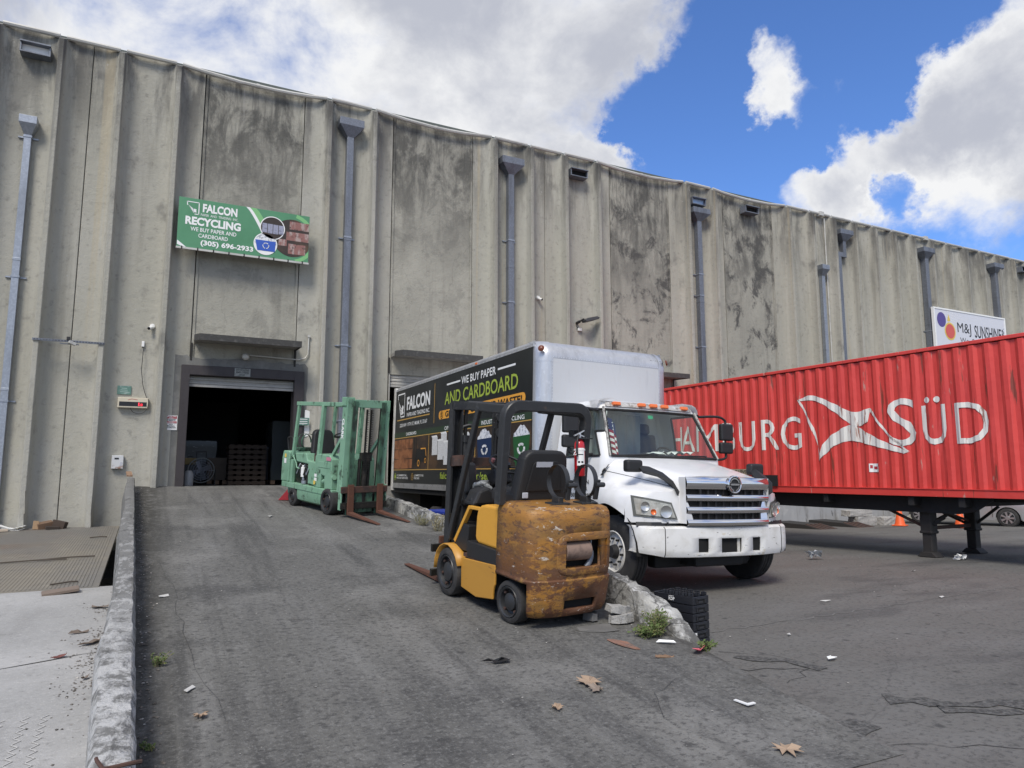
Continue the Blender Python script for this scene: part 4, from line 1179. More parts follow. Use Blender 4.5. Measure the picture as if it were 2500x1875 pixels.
bale(3.0, IY + .4, 1.5, 1.1, 1.4, 1.7, 'dark wrapped load behind the green forklift inside the door', plain('dark wrap', (.028, .035, .034), .5))
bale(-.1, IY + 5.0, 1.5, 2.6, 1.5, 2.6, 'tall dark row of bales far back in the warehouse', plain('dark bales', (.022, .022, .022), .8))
fan = thing('drum_fan', 'black round floor fan on a wheeled stand inside the open door', 'fan', (1.10, IY - .3, 1.37))
mb = MB(); mb.lathe([(.31, -.12), (.34, -.12), (.34, .12), (.31, .12), (.31, -.12)], (0, 0, .40), (0, -1, 0), 28); mb.build('drum', M_blackgloss, fan, smooth=40)
mb = MB()
for rr in (.08, .14, .20, .26): mb.tube([(rr * cos(2 * pi * i / 24), -.13, .40 + rr * sin(2 * pi * i / 24)) for i in range(24)], .006, 5, closed=True)
for i in range(8): mb.cyl((0, -.13, .40), (.32 * cos(i * pi / 4), -.13, .40 + .32 * sin(i * pi / 4)), .005, n=5)
mb.build('guard', M_galv_d, fan)
mb = MB()
for i in range(4): mb.obox((.14 * cos(i * pi / 2 + .4), 0, .40 + .14 * sin(i * pi / 2 + .4)), (.24, .02, .11), (25, -(i * 90 + 23), 0))
mb.build('blades', M_galv_d, fan)
mb = MB(); mb.tube([(-.36, -.2, .02), (-.36, .1, .02), (-.36, .05, .42)], .016, 6); mb.tube([(.36, -.2, .02), (.36, .1, .02), (.36, .05, .42)], .016, 6); mb.tube([(-.36, .1, .02), (.36, .1, .02)], .016, 6); mb.tube([(-.12, .1, .7), (-.12, .1, .9), (.12, .1, .9), (.12, .1, .7)], .016, 6); mb.build('stand', M_black, fan)
tb = thing('work_table', 'narrow dark table holding a yellow tool case inside the door', 'table', (.66, IY - .35, 1.37))
mb = MB(); mb.box(0, .34, 0, .4, .52, .55); mb.build('tabletop', M_black, tb)
for lx in (.01, .30):
    for ly in (.01, .36):
        mb = MB(); mb.box(lx, lx + .03, ly, ly + .03, 0, .52); mb.build('leg', M_black, tb)
tc_ = thing('tool_case', 'dull yellow tool case lying on the narrow table inside', 'tool case', (.68, IY - .32, 1.922))
mb = MB(); mb.box(0, .30, 0, .25, 0, .18); mb.build('case', plain('dull yellow', (.16, .11, .03), .6), tc_, bevel=.02)
mb = MB(); mb.tube([(.10, .12, .18), (.10, .12, .22), (.2, .12, .22), (.2, .12, .18)], .012, 6); mb.build('handle', M_black, tc_)
mb = MB(); mb.lathe([(0, 0), (.12, 0), (.12, .30), (.08, .38), (.05, .4), (0, .4)], (0, 0, 0), (0, 0, 1), 18); o = mb.build('gas_bottle', plain('bottle grey', (.35, .35, .35), .4), smooth=40, loc=(.79, IY - .7, 1.37)); tag(o, 'pale grey gas bottle standing below the yellow tool case', 'gas bottle')
# ================================================================ box truck
TO = Vector((7.4, 8.0, 0))
truck = thing('box_truck', 'white box truck with chrome grille and black advertising wrap backed to the dock', 'truck', TO, (0, R(1.1), 0))
def tp(mb, name, m, parent=None, **k):
    return mb.build(name, m, parent or truck, off=TO, **k)
TX = 7.4
# --- cargo box
BXL, BXR, BF, BR_ = 5.92, 8.80, 10.80, 19.22
def boxring(z, inf, ins, r):
    """plan outline at height z: inf = front inset, ins = side inset, r = front corner radius"""
    xl, xr, yf, yr = BXL + ins, BXR - ins, BF + inf, BR_
    pts = [(xl, yr)]
    for i in range(7): a = R(180 + 15 * i); pts.append((xl + r + r * cos(a), yf + r + r * sin(a)))
    for i in range(7): a = R(270 + 15 * i); pts.append((xr - r + r * cos(a), yf + r + r * sin(a)))
    pts.append((xr, yr))
    return [(x, y, z) for x, y in pts]
rings = [boxring(1.40, 0, 0, .25), boxring(3.74, 0, 0, .25)]
for i in range(1, 9):
    a = R(90 * i / 8)
    rings.append(boxring(3.74 + .32 * sin(a), .32 * (1 - cos(a)), .05 * (1 - cos(a)) , .25))
mb = MB(); n = len(rings[0])
mb.grid(n, 2, lambda i, j: rings[j][i], skip=lambda i, j: 6 < i < 8)
mb.poly([rings[0][0], rings[0][-1], rings[1][-1], rings[1][0]])
tp(mb, 'cargo_box', M_alu, smooth=35)
mb = MB(); mb.quad((BXL + .25, BF, 1.4), (BXR - .25, BF, 1.4), (BXR - .25, BF, 3.74), (BXL + .25, BF, 3.74)); tp(mb, 'box_front_panel', M_boxfront)
mb = MB(); mb.grid(n, len(rings) - 1, lambda i, j: rings[j + 1][i]); mb.poly(rings[-1]); tp(mb, 'box_roof', M_alu, smooth=40)
mb = MB()   # rivet rows and trims
for i in range(46):
    y = 11.1 + i * .178; mb.obox((BXL - .004, y, 3.955), (.012, .05, .014))
for i in range(40): mb.obox((BXL + .25, BF - .004, 1.5 + i * .057), (.012, .008, .012))
for i in range(40): mb.obox((BXR - .25, BF - .004, 1.5 + i * .057), (.012, .008, .012))
for i in range(44): mb.obox((BXL + .27 + i * .054, BF - .004, 3.745), (.016, .008, .012))
for i in range(70): mb.obox((BXL - .004, 11.15 + i * .115, 1.37), (.008, .022, .014))
o = tp(mb, 'rivets', mat('rivet', (.75, .75, .76), .3, .5)); o['kind'] = 'stuff'
for x in (BXL + .25, BXR - .25):
    mb = MB(); mb.box(x - .014, x + .014, BF - .003, BF + .01, 1.4, 3.74); tp(mb, 'seam_strip', M_alu)
mb = MB(); mb.box(BXL + .25, BXR - .25, BF - .0035, BF + .01, 3.725, 3.765); tp(mb, 'seam_strip', M_alu)
mb = MB(); mb.box(BXL - .008, BXL + .03, 11.05, BR_, 1.27, 1.40); tp(mb, 'side_rail', mat('side rail', (.42, .42, .42), .45, .5, layers=[DIRT((.22, .215, .21), (5, 5, 5), .45, .7, .7)]))
mb = MB(); mb.box(BXL - .008, BXL + .03, 11.05, BR_, 3.945, 4.0); tp(mb, 'top_rail', M_alu)
mb = MB(); mb.box(BXL - .02, BXL + .12, BR_ - .0, BR_ + .13, 1.2, 4.06); tp(mb, 'rear_post', M_rim_w)
mb = MB(); mb.box(BXL + .04, BXR - .03, 10.95, BR_, 1.15, 1.395); tp(mb, 'box_floor', M_chassis)
for y, z, x in ((BF + .02, 3.88, BXL + .03), (BF + .02, 3.86, BXR - .06)):
    mb = MB(); mb.lathe([(0, .03), (.045, .02), (.06, 0)], (x, y, z), (-.6 if x < 7 else .6, -.8, .2), 14); tp(mb, 'marker_lamp', mat('brown marker lens', (.16, .045, .02), .3), smooth=50)
for y in (13.6,):
    mb = MB(); mb.obox((BXL - .01, y, 3.985), (.02, .09, .04)); tp(mb, 'marker_lamp', M_amber)
mb = MB(); mb.text(lambda u, v: (u, BF + .032, v), '515333', (8.36, 3.80, 8.68, 3.885), .0); tp(mb, 'number', I_black)
# corner castings
def casting(x0, sgn):
    mb = MB()
    q = [boxring(z, a, b, .256) for z, a, b in ((3.66, -.004, -.004), (3.74, -.004, -.004))]
    for i in range(1, 8):
        a = R(90 * i / 8); q.append(boxring(3.745 + .325 * sin(a), .32 * (1 - cos(a)) - .004, .05 * (1 - cos(a)) - .004, .256))
    idx = range(0, 8) if sgn < 0 else range(8, 16)
    idx = list(idx)
    def P(i, j):
        p = q[j][idx[i]]
        return (p[0], 11.04, p[2]) if p[1] > 15 else p
    mb.grid(len(idx), len(q), P)
    tp(mb, 'corner_casting', M_alu, smooth=50)
casting(0, -1); casting(0, 1)
# --- wrap graphics on the left side: frame (u = distance from camera along the truck, v = height)
def wf(d): return lambda u, v: (BXL - .003 - d, u, v)
wr = MB(); wr.rect(wf(.002), 11.06, 1.405, 19.2, 3.94)
wrap = tp(wr, 'advertising_wrap', M_wrap)
def wp(mb, name, m): return mb.build(name, m, wrap, off=TO)
def TXT(s, ul, ur, v0, v1, bold=.0, m=None):      # ul > ur: reads towards the cab
    mb = MB(); mb.text(wf(.007), s, (ul, v0, ur, v1), bold); wp(mb, 'lettering', m or I_white)
TXT('FALCON', 18.2, 16.39, 3.345, 3.71, .035); TXT('PAPER AND TRADING INC.', 18.17, 16.40, 3.17, 3.275, .01); TXT('3200 NW 119TH ST, MIAMI, FL 33167', 18.75, 16.56, 2.90, 3.01, .008)
TXT('WE BUY PAPER', 14.40, 12.61, 3.63, 3.80, .016)
for u0, u1 in ((15.28, 14.47), (12.52, 11.74)):
    mb = MB(); mb.rect(wf(.007), u0, 3.70, u1, 3.74); wp(mb, 'dash_line', I_white)
TXT('CARDBOARD', 18.18, 17.35, 2.665, 2.745, .012); TXT('OFFICE PAPER', 15.35, 14.2, 2.66, 2.745, .012); TXT('INDUSTRIAL', 13.26, 12.45, 2.655, 2.74, .012); TXT('RECYCLING', 12.3, 11.35, 2.65, 2.735, .012)
TXT('COMMERCIAL', 18.85, 18.0, 1.585, 1.635, .006); TXT('PICKUP SERVICES', 18.85, 17.9, 1.515, 1.565, .006); TXT('COMPETITIVE', 17.4, 16.7, 1.585, 1.635, .006); TXT('PRICING', 17.4, 17.0, 1.515, 1.565, .006)
mb = MB(); mb.line(wf(.007), [(18.99, 3.83), (18.40, 3.83), (18.40, 3.20), (18.62, 3.20)], .035); mb.line(wf(.007), [(18.99, 3.83), (18.97, 3.70)], .035); a = wf(.007)
for i in range(4):
    mb.poly([a(18.98 - .05 * i, 3.68 - .09 * i), a(18.72 - .01 * i, 3.47 - .08 * i), a(18.60, 3.40 - .07 * i), a(18.78 - .03 * i, 3.47 - .10 * i)])
mb.poly([a(18.68, 3.42), a(18.56, 3.52), a(18.47, 3.46), a(18.52, 3.36), a(18.46, 3.30), a(18.6, 3.25), a(18.66, 3.3)])
wp(mb, 'emblem', I_white)
TXT('AND CARDBOARD', 15.39, 11.63, 3.245, 3.545, .012, I_lime); TXT('falconpapers.com/services', 15.56, 12.2, 1.49, 1.69, .012, I_lime)
mb = MB(); mb.ring(wf(.007), 19.0, 1.575, .075, .09, 20); mb.disc(wf(.007), 19.0, 1.575, .05, n=12); wp(mb, 'round_icon', I_lime)
mb = MB()
pts = []
for cu, cv, a0 in ((15.66, 3.03, 0), (11.42, 3.05, 180)):
    for i in range(7):
        a = R(a0 - 90 + 30 * i) ; pts.append(wf(.006)(cu + .10 * cos(a), cv + .10 * sin(a)))
mb.poly(pts); wp(mb, 'orange_band', I_or)
mb = MB(); mb.text(wf(.010), 'GET PAID FOR YOUR WASTE!', (15.33, 2.965, 11.45, 3.105), .03); mb.ring(wf(.010), 15.56, 3.03, .075, .09, 24); mb.text(wf(.010), '$', (15.60, 2.97, 15.52, 3.09), .01); wp(mb, 'orange_band_lettering', I_black)
mb = MB(); f = wf(.007)
mb.rect(f, 19.0, 3.10, 16.39, 3.13); mb.rect(f, 16.09, 2.87, 16.06, 3.84); mb.rect(f, 19.2, 1.745, 11.08, 1.765); mb.rect(f, 19.2, 2.607, 11.08, 2.627)
for u in (16.39, 13.56): mb.rect(f, u - .015, 1.765, u + .015, 2.607)
mb.ring(f, 17.55, 1.575, .075, .09, 20); mb.text(f, '$', (17.58, 1.53, 17.52, 1.62))
wp(mb, 'gold_lines', I_gold)
mb = MB(); mb.rect(wf(.004), 19.2, 2.627, 11.08, 2.77); wp(mb, 'green_band', I_dg)
mb = MB(); mb.rect(wf(.004), 19.2, 1.765, 11.08, 2.607); wp(mb, 'photo_strip', I_photo)
for k in range(3):
    mb = MB(); v0 = 1.79 + k * .262
    mb.poly([wf(.007)(*p) for p in ((19.16, v0 + .01), (18.55, v0 - .01), (17.62, v0 + .01), (17.60, v0 + .245), (18.4, v0 + .255), (19.15, v0 + .245))]); wp(mb, 'bale_picture', I_brown)
mb = MB(); f = wf(.007)
mb.poly([f(17.35, 1.95), f(16.55, 1.95), f(16.55, 2.25), (f(16.8, 2.3)), f(17.3, 2.28)]); mb.rect(f, 17.5, 1.9, 17.42, 2.58); mb.rect(f, 17.36, 1.9, 17.28, 2.58)
mb.disc(f, 17.1, 1.92, .12, .11); mb.disc(f, 16.6, 1.98, .1, .1)
wp(mb, 'forklift_picture', I_black)
mb = MB(); mb.ring(wf(.010), 17.1, 1.92, .06, .085, 20); mb.ring(wf(.010), 16.6, 1.98, .045, .065, 20); mb.line(wf(.010), [(16.95, 2.28), (16.6, 2.28), (16.55, 2.1)], .03); wp(mb, 'orange_trim', I_or)
for i, (u, v0, v1) in enumerate(((16.15, 2.1, 2.52), (15.55, 2.06, 2.58), (15.0, 1.95, 2.5), (15.75, 1.98, 2.42), (15.35, 1.86, 2.37), (14.7, 1.85, 2.45), (14.2, 1.85, 2.5))):
    mb = MB(); d = .006 + .002 * i; mb.rect(wf(d), u, v0, u - .36, v1); wp(mb, 'paper_stack_picture', mat('ink paper stack', (.66, .66, .66), .5, layers=[DIRT((.45, .45, .46), (3, 30, 60), .5, .6, .6)]))
    mb = MB(); mb.poly([wf(d + .001)(u, v1), wf(d + .001)(u - .36, v1), wf(d + .001)(u - .30, v1 + .05), wf(d + .001)(u + .05, v1 + .04)]); wp(mb, 'paper_stack_top', I_white)
def bin_pic(ul, ur, v0, v1, m, heap):
    f = wf(.008); w = ul - ur
    mb = MB(); mb.poly([f(ul - w * .1, v0), f(ur + w * .12, v0), f(ur, v1), f(ul, v1 - .02)]); mb.disc(f, ul - w * .25, v0 - .03, .06, .05, 12); wp(mb, 'bin_picture', m)
    mb = MB(); r = random.Random(int(ul * 10)); pts = [f(ul - .02, v1 - .02)]
    for i in range(10): pts.append(f(ul - w * (i + .5) / 10, v1 + heap * (sin(pi * (i + .5) / 10)) + r.uniform(-.02, .03)))
    pts.append(f(ur + .02, v1)); mb.poly(pts); wp(mb, 'paper_heap_picture', I_crumple)
    mb = MB()
    cu, cv = (ul + ur) / 2, (v0 + v1) / 2
    recycle(mb, lambda u, v: wf(.011)(cu + (u - cu) * 1.5, v), cu, cv, .085, .045); wp(mb, 'recycling_mark', I_white)
bin_pic(13.46, 12.7, 1.90, 2.38, I_navy, .17)
bin_pic(11.80, 11.12, 1.87, 2.36, I_bingreen, .18)
# --- cab shell
def cabring(z, hw, yf, yr, r):
    """returns a closed outline; indices: 0-8 front edge, 9-12 right corner, 13-18 right side, 19-22 rear, 23-28 left side, 29-32 left corner"""
    pts = []
    for i in range(9):
        x = -(hw - r) + 2 * (hw - r) * i / 8
        pts.append((TX + x, yf + .10 * (x / hw) ** 2, z))
    e = yf + .10
    for i in range(1, 5): a = R(-90 + 90 * i / 4.); pts.append((TX + hw - r + r * cos(a), e + r + r * sin(a) - (.02 if i < 2 else 0), z))
    ys_ = [e + r, 9.62, 9.9, 10.35, 10.45, yr - .06]
    for y in ys_[1:]: pts.append((TX + hw, y, z))
    pts.append((TX + hw - .06, yr, z)); pts.append((TX - hw + .06, yr, z))
    for y in ys_[1:][::-1]: pts.append((TX - hw, y, z))
    for i in range(0, 4): a = R(180 + 90 * i / 4.); pts.append((TX - hw + r + r * cos(a), e + r + r * sin(a) - (.02 if i > 2 else 0), z))
    return pts
cab_lv = [(.98, 1.17, 9.25, 10.72, .12), (1.35, 1.21, 9.2, 10.74, .12), (1.80, 1.21, 9.12, 10.75, .12), (1.95, 1.19, 9.12, 10.75, .12), (2.35, 1.13, 9.33, 10.75, .13), (2.72, 1.065, 9.53, 10.75, .14), (2.80, 1.05, 9.58, 10.74, .15), (2.865, 1.01, 9.66, 10.71, .16), (2.90, .93, 9.80, 10.66, .18), (2.915, .72, 10.02, 10.55, .2)]
CR = [cabring(*l) for l in cab_lv]
NC = len(CR[0])
def is_ws(i, j): return j in (3, 4) and (0 <= i <= 7)
sideR = [13, 14, 15]
sideL = [21, 22, 23]
# classify by position so that the openings line up on both flanks
def face_mid(i, j):
    p = [Vector(CR[b][a % NC]) for a in (i, i + 1) for b in (j, j + 1)]
    return sum(p, Vector()) / 4
def is_side(i, j):
    if j not in (3, 4): return False
    m = face_mid(i, j)
    return abs(abs(m.x - TX) - 1.1) < .12 and 9.50 < m.y < 10.36
mb = MB(); mb.grid(NC, len(CR), lambda i, j: CR[j][i], skip=lambda i, j: is_ws(i, j) or is_side(i, j), wrap=True); mb.poly(CR[-1])
tp(mb, 'cab', M_white, smooth=40)
G_ws = glass('windscreen glass', (.86, .93, .90), 1.0)
for nm, test in (('windscreen', is_ws), ('side_window', lambda i, j: is_side(i, j) and face_mid(i, j).x < TX), ('side_window', lambda i, j: is_side(i, j) and face_mid(i, j).x > TX)):
    mb = MB()
    for i in range(NC):
        for j in (3, 4):
            if test(i, j): mb.quad(CR[j][i], CR[j][(i + 1) % NC], CR[j + 1][(i + 1) % NC], CR[j + 1][i])
    gl = tp(mb, nm, G_ws, smooth=60)
    # seal around the opening
    edges = {}
    for fce in mb.f:
        for a, b in zip(fce, fce[1:] + fce[:1]):
            k = tuple(sorted((tuple(round(c, 4) for c in mb.v[a]), tuple(round(c, 4) for c in mb.v[b]))))
            edges[k] = edges.get(k, 0) + 1
    s2 = MB()
    for (a, b), c in edges.items():
        if c == 1: s2.cyl(a, b, .024 if nm == 'windscreen' else .02, n=6)
    s2.build('window_seal', M_seal, gl)
# weathered visor strip and amber lamps
mb = MB()
mb.grid(9, 3, lambda i, j: Vector(cabring(*((2.775, 1.057, 9.535, 10.7, .15), (2.82, 1.05, 9.55, 10.7, .15), (2.87, 1.0, 9.63, 10.7, .16))[j])[i]))
visor = tp(mb, 'roof_visor', mat('weathered chrome strip', (.52, .50, .47), .5, .3, layers=[DIRT((.22, .19, .16), (11, 11, 11), .46, .6, .8), DIRT((.75, .74, .72), (14, 14, 14), .58, .66, .8)]), smooth=40)
for x in (-.70, -.22, .02, .26, .72):
    mb = MB(); mb.obox((TX + x, 9.545 + .10 * x * x, 2.822), (.15, .07, .06), (-20, 0, 0)); mb.build('amber_lamp', M_amber, visor, off=TO, bevel=.01)
for s_ in (-1, 1):
    mb = MB(); a = cabring(*cab_lv[3]); b = cabring(*cab_lv[5]); k = 0 if s_ < 0 else 8
    pa, pb = Vector(a[k]), Vector(b[k])
    mb.tube([pa + Vector((s_ * .03, -.01, 0)), (pa + pb) / 2 + Vector((s_ * .03, -.012, 0)), pb + Vector((s_ * .03, -.01, .04))], .022, 6); tp(mb, 'pillar_trim', mat('pitted trim', (.42, .41, .38), .6, .2, layers=[DIRT((.12, .11, .10), (16, 16, 16), .5, .6, .8)]))
# door on the left: joint lines, handle, lettering
dl = MB(); xd = TX - 1.213
def dfr(d): return lambda u, v: (TX - (1.212 if v < 1.9 else 1.19) - d, u, v)
dl.line(dfr(.002), [(10.47, 1.02), (10.47, 1.90)], .012); dl.line(dfr(.002), [(9.42, 1.02), (9.42, 1.90)], .010)
tp(dl, 'door_joint', M_black)
mb = MB(); mb.obox((xd - .02, 10.30, 1.60), (.03, .16, .045)); mb.lathe([(.035, 0), (.035, .02), (0, .02)], (xd, 10.30, 1.62), (-1, 0, 0), 12); tp(mb, 'door_handle', M_black, bevel=.008)
mb = MB()
for s_, ul, ur, v0, v1 in (('FALCON', 10.10, 9.62, 1.50, 1.57), ('PAPER', 10.06, 9.66, 1.40, 1.47), ('305-696-2933', 10.17, 9.5, 1.285, 1.355), ('DOT 3866377', 10.17, 9.5, 1.165, 1.245)):
    mb.text(lambda u, v: (xd - .002 + (.01 if v < 1.3 else 0) - .004, u, v), s_, (ul, v0, ur, v1), .014)
tp(mb, 'door_lettering', I_black)
mb = MB(); mb.box(TX - 1.16, TX + 1.16, 9.3, 10.8, .72, .99); tp(mb, 'cab_step', M_chassis)
# --- bonnet and wings
cols = [[(0, 1.655, 7.86), (0, 1.80, 8.5), (0, 1.955, 9.22)], [(.30, 1.65, 7.865), (.36, 1.795, 8.5), (.4, 1.95, 9.22)], [(.60, 1.635, 7.89), (.70, 1.775, 8.5), (.8, 1.93, 9.24)],
        [(.775, 1.60, 7.925), (.90, 1.73, 8.5), (1.03, 1.89, 9.28)], [(.81, 1.52, 7.93), (.96, 1.66, 8.52), (1.13, 1.82, 9.32)], [(.84, 1.47, 7.93), (.99, 1.59, 8.52), (1.18, 1.73, 9.34)],
        [(.95, 1.42, 7.94), (1.12, 1.515, 8.55), (1.20, 1.63, 9.36)], [(1.12, 1.415, 8.02), (1.31, 1.485, 8.6), (1.225, 1.52, 9.40)], [(1.30, 1.40, 8.16), (1.425, 1.42, 8.7), (1.25, 1.42, 9.43)],
        [(1.40, 1.34, 8.28), (1.475, 1.30, 8.74), (1.265, 1.30, 9.45)], [(1.43, 1.18, 8.36), (1.48, 1.24, 8.78), (1.27, 1.18, 9.47)]]
NS = 12
def hoodpt(c, t, s_):
    a, b, d = [Vector(q) for q in cols[c]]
    # quadratic through the three points (mid at t=.5)
    p = a * (2 * (t - .5) * (t - 1)) + b * (4 * t * (1 - t)) + d * (2 * t * (t - .5))
    x, z, y = p
    return (TX + s_ * x, y, z)
allc = [(c, -1) for c in range(len(cols) - 1, 0, -1)] + [(c, 1) for c in range(len(cols))]
hood = MB()
hood.grid(len(allc), NS + 1, lambda i, j: hoodpt(allc[i][0], j / NS, allc[i][1]))
AC, AZ, AR = 8.80, .53, .70
for s_ in (-1, 1):
    # side skirt down to the wheel arch
    def sk(i, k):
        p = hoodpt(len(cols) - 1, i / NS, s_)
        y = p[1]; zb = .99 if abs(y - AC) > AR else max(.99, AZ + math.sqrt(max(0, AR * AR - (y - AC) ** 2)))
        zb = min(zb, p[2] - .01)
        return (p[0], y, p[2] + (zb - p[2]) * k / 2)
    hood.grid(NS + 1, 3, sk)
    # front face of the wing, where the headlamp sits
    fr = [cols[c][0] for c in range(3, len(cols))]
    hood.grid(len(fr), 4, lambda i, k: (TX + s_ * (fr[i][0] + (0.0 if i else 0) ), fr[i][2] - .015 * sin(pi * k / 3), fr[i][1] + (.985 - fr[i][1]) * k / 3))
for s_ in (-1, 1):
    hood.grid(2, 8, lambda i, k: (lambda z: (TX + s_ * ((.765 + (z - 1.0) * .025) + .012, 7.80, 0)[0], 7.80, z) if i == 0 else (TX + s_ * .80, 7.935, z))(.985 + .645 * k / 7))
hood.grid(17, 2, lambda i, k: (TX - .785 + 1.57 * i / 16, (7.725 + .085 * ((-.785 + 1.57 * i / 16) / .78) ** 2, 7.872 + .06 * abs((i - 8) / 8) ** 2)[k], (1.634, 1.655 - .05 * abs((i - 8) / 8) ** 2)[k]))
hd = tp(hood, 'bonnet', M_white, smooth=55)
def wingfront(hw):
    fr = [(c[0][0], c[0][2]) for c in cols[3:]]
    for (a, ya), (b, yb) in zip(fr, fr[1:]):
        if a <= hw <= b and b > a: return ya + (yb - ya) * (hw - a) / (b - a)
    return fr[0][1] if hw < fr[0][0] else fr[-1][1]
for s_ in (-1, 1):
    def lampgrid(mbx, top0, top1, bot0, bot1, d, n=10, m=4):
        mbx.grid(n + 1, m + 1, lambda i, k: (lambda hw, v: (TX + s_ * hw, wingfront(hw) - .012 * 1 - d, v))(
            (bot0[0] + (top0[0] - bot0[0]) * k / m) * (1 - i / n) + (bot1[0] + (top1[0] - bot1[0]) * k / m) * i / n,
            (bot0[1] + (top0[1] - bot0[1]) * k / m) * (1 - i / n) + (bot1[1] + (top1[1] - bot1[1]) * k / m) * i / n))
    mb = MB(); lampgrid(mb, (.945, 1.27), (1.40, 1.365), (.845, 1.035), (1.375, 1.075), .012)
    hl = tp(mb, 'headlight', mat('headlamp bezel', (.13, .135, .125), .3, coat=.6), smooth=60)
    mb = MB(); lampgrid(mb, (.965, 1.245), (1.375, 1.33), (.89, 1.06), (1.35, 1.10), .02)
    mb.build('lens', M_lamp, hl, off=TO, smooth=60)
    M_refl = mat('dull reflector', (.62, .62, .60), .32, .9)
    for hw, z, rr, m in ((1.03, 1.145, .085, M_refl), (1.27, 1.215, .065, M_refl), (1.18, 1.14, .04, M_amber)):
        mb = MB(); mb.lathe([(0, 0), (rr * .5, .006), (rr * .85, .016), (rr, .02), (rr, .026)], (TX + s_ * hw, wingfront(hw) - .036, z), (s_ * .35, -1, 0), 20)
        mb.build('reflector', m, hl, off=TO, smooth=60)
    mb = MB(); mb.lathe([(0, .022), (.03, .018), (.042, 0)], (TX + s_ * 1.305, 9.17, 1.40), (s_, -.2, .15), 16); tp(mb, 'side_marker', M_amber, smooth=60)
# black joint around the bonnet, bird sticker
mb = MB()
for s_ in (-1, 1):
    mb.tube([Vector(hoodpt(5, j / NS, s_)) + Vector((s_ * .002, 0, .001)) for j in range(NS + 1)], .005, 5)
tp(mb, 'bonnet_joint', M_black)
mb = MB()
bf = lambda u, v: (TX - 1.13 + (v - 1.8) * .55 - .012 + (u - 9.25) * -.02, u, v)
for P_ in ([(9.30, 1.83), (9.27, 1.78), (9.28, 1.72), (9.24, 1.70), (9.22, 1.74), (9.25, 1.79), (9.26, 1.84)], [(9.16, 1.84), (9.19, 1.78), (9.20, 1.73), (9.24, 1.70), (9.25, 1.74), (9.22, 1.78), (9.19, 1.83)], [(9.25, 1.72), (9.21, 1.71), (9.19, 1.66), (9.28, 1.66)]):
    mb.poly([bf(u, v - .02) for u, v in P_])
tp(mb, 'bird_sticker', I_black, recalc=False)
# --- grille
gx = lambda z: .765 + (z - 1.0) * .025
def gy(x): return 7.735 + .085 * (x / .78) ** 2
def bar(mb, z0, z1, depth, n=16, inset=0.0, bulge=.02):
    m = 6
    def f(i, k):
        t = k / (m - 1); z = z0 + (z1 - z0) * t; w = gx(z) - inset
        x = -w + 2 * w * i / n
        return (TX + x, gy(x) - depth - bulge * sin(pi * t), z)
    mb.grid(n + 1, m, f)
    for t in (0, 1):
        z = (z0, z1)[t]
        mb.grid(n + 1, 2, lambda i, k: (TX - (gx(z) - inset) + 2 * (gx(z) - inset) * i / n, gy(-(gx(z) - inset) + 2 * (gx(z) - inset) * i / n) - depth + .06 * k, z))
mb = MB(); mb.grid(17, 2, lambda i, k: (TX - .76 + 1.52 * i / 16, gy(-.76 + 1.52 * i / 16) + .05, (.95, 1.62)[k]))
gr = tp(mb, 'grille', M_void)
for z0, z1 in ((1.465, 1.63), (1.30, 1.385), (1.13, 1.215), (.955, 1.04)):
    mb = MB(); bar(mb, z0, z1, .01, bulge=.028); mb.build('chrome_bar', M_chrome, gr, off=TO, smooth=40)
for s_ in (-1, 1):
    mb = MB(); m = 8
    mb.grid(5, m, lambda i, k: (lambda z: (TX + s_ * (gx(z) - .17 * (1 - i / 4) * (1 - .35 * (k / 7))), gy(gx(z)) - .02 + .10 * (k / 7) + .02 * (1 - i / 4), z))(.955 + .66 * k / 7)); mb.build('chrome_surround', M_chrome, gr, off=TO, smooth=50)
    pass
mb = MB()
for i in range(9): mb.box(TX - .56 + i * .14, TX - .53 + i * .14, 7.77, 7.79, .97, 1.6)
o = mb.build('radiator_slats', M_chassis, gr, off=TO); o['kind'] = 'stuff'
em = MB(); c = (TX, 7.70, 1.535)
fe = lambda u, v: (TX + u, 7.675, 1.535 + v)
em.lathe([(.105, .0), (.105, .035), (.115, .042), (.128, .035), (.128, 0)], (TX, 7.70, 1.535), (0, -1, 0), 32)
emb = em.build('emblem', M_chrome, gr, off=TO, smooth=50)
mb = MB(); mb.disc(lambda u, v: (TX + u, 7.684, 1.535 + v), 0, 0, .105, n=28); mb.build('emblem_field', M_black, gr, off=TO)
mb = MB(); mb.box(TX - .085, TX + .085, 7.662, 7.684, 1.523, 1.547)
for q in (-1, 1): mb.ring(lambda u, v: (TX + u, 7.668, 1.535 + v), 0, 0, .078, .094, 16, 90 + q * 12 if q < 0 else 90 - 75, 90 + 75 if q < 0 else 90 - 12); mb.ring(lambda u, v: (TX + u, 7.668, 1.535 + v), 0, 0, .078, .094, 16, 270 - 75, 270 - 12) if q < 0 else mb.ring(lambda u, v: (TX + u, 7.668, 1.535 + v), 0, 0, .078, .094, 16, 282, 345)
mb.build('emblem_mark', M_chrome, gr, off=TO)
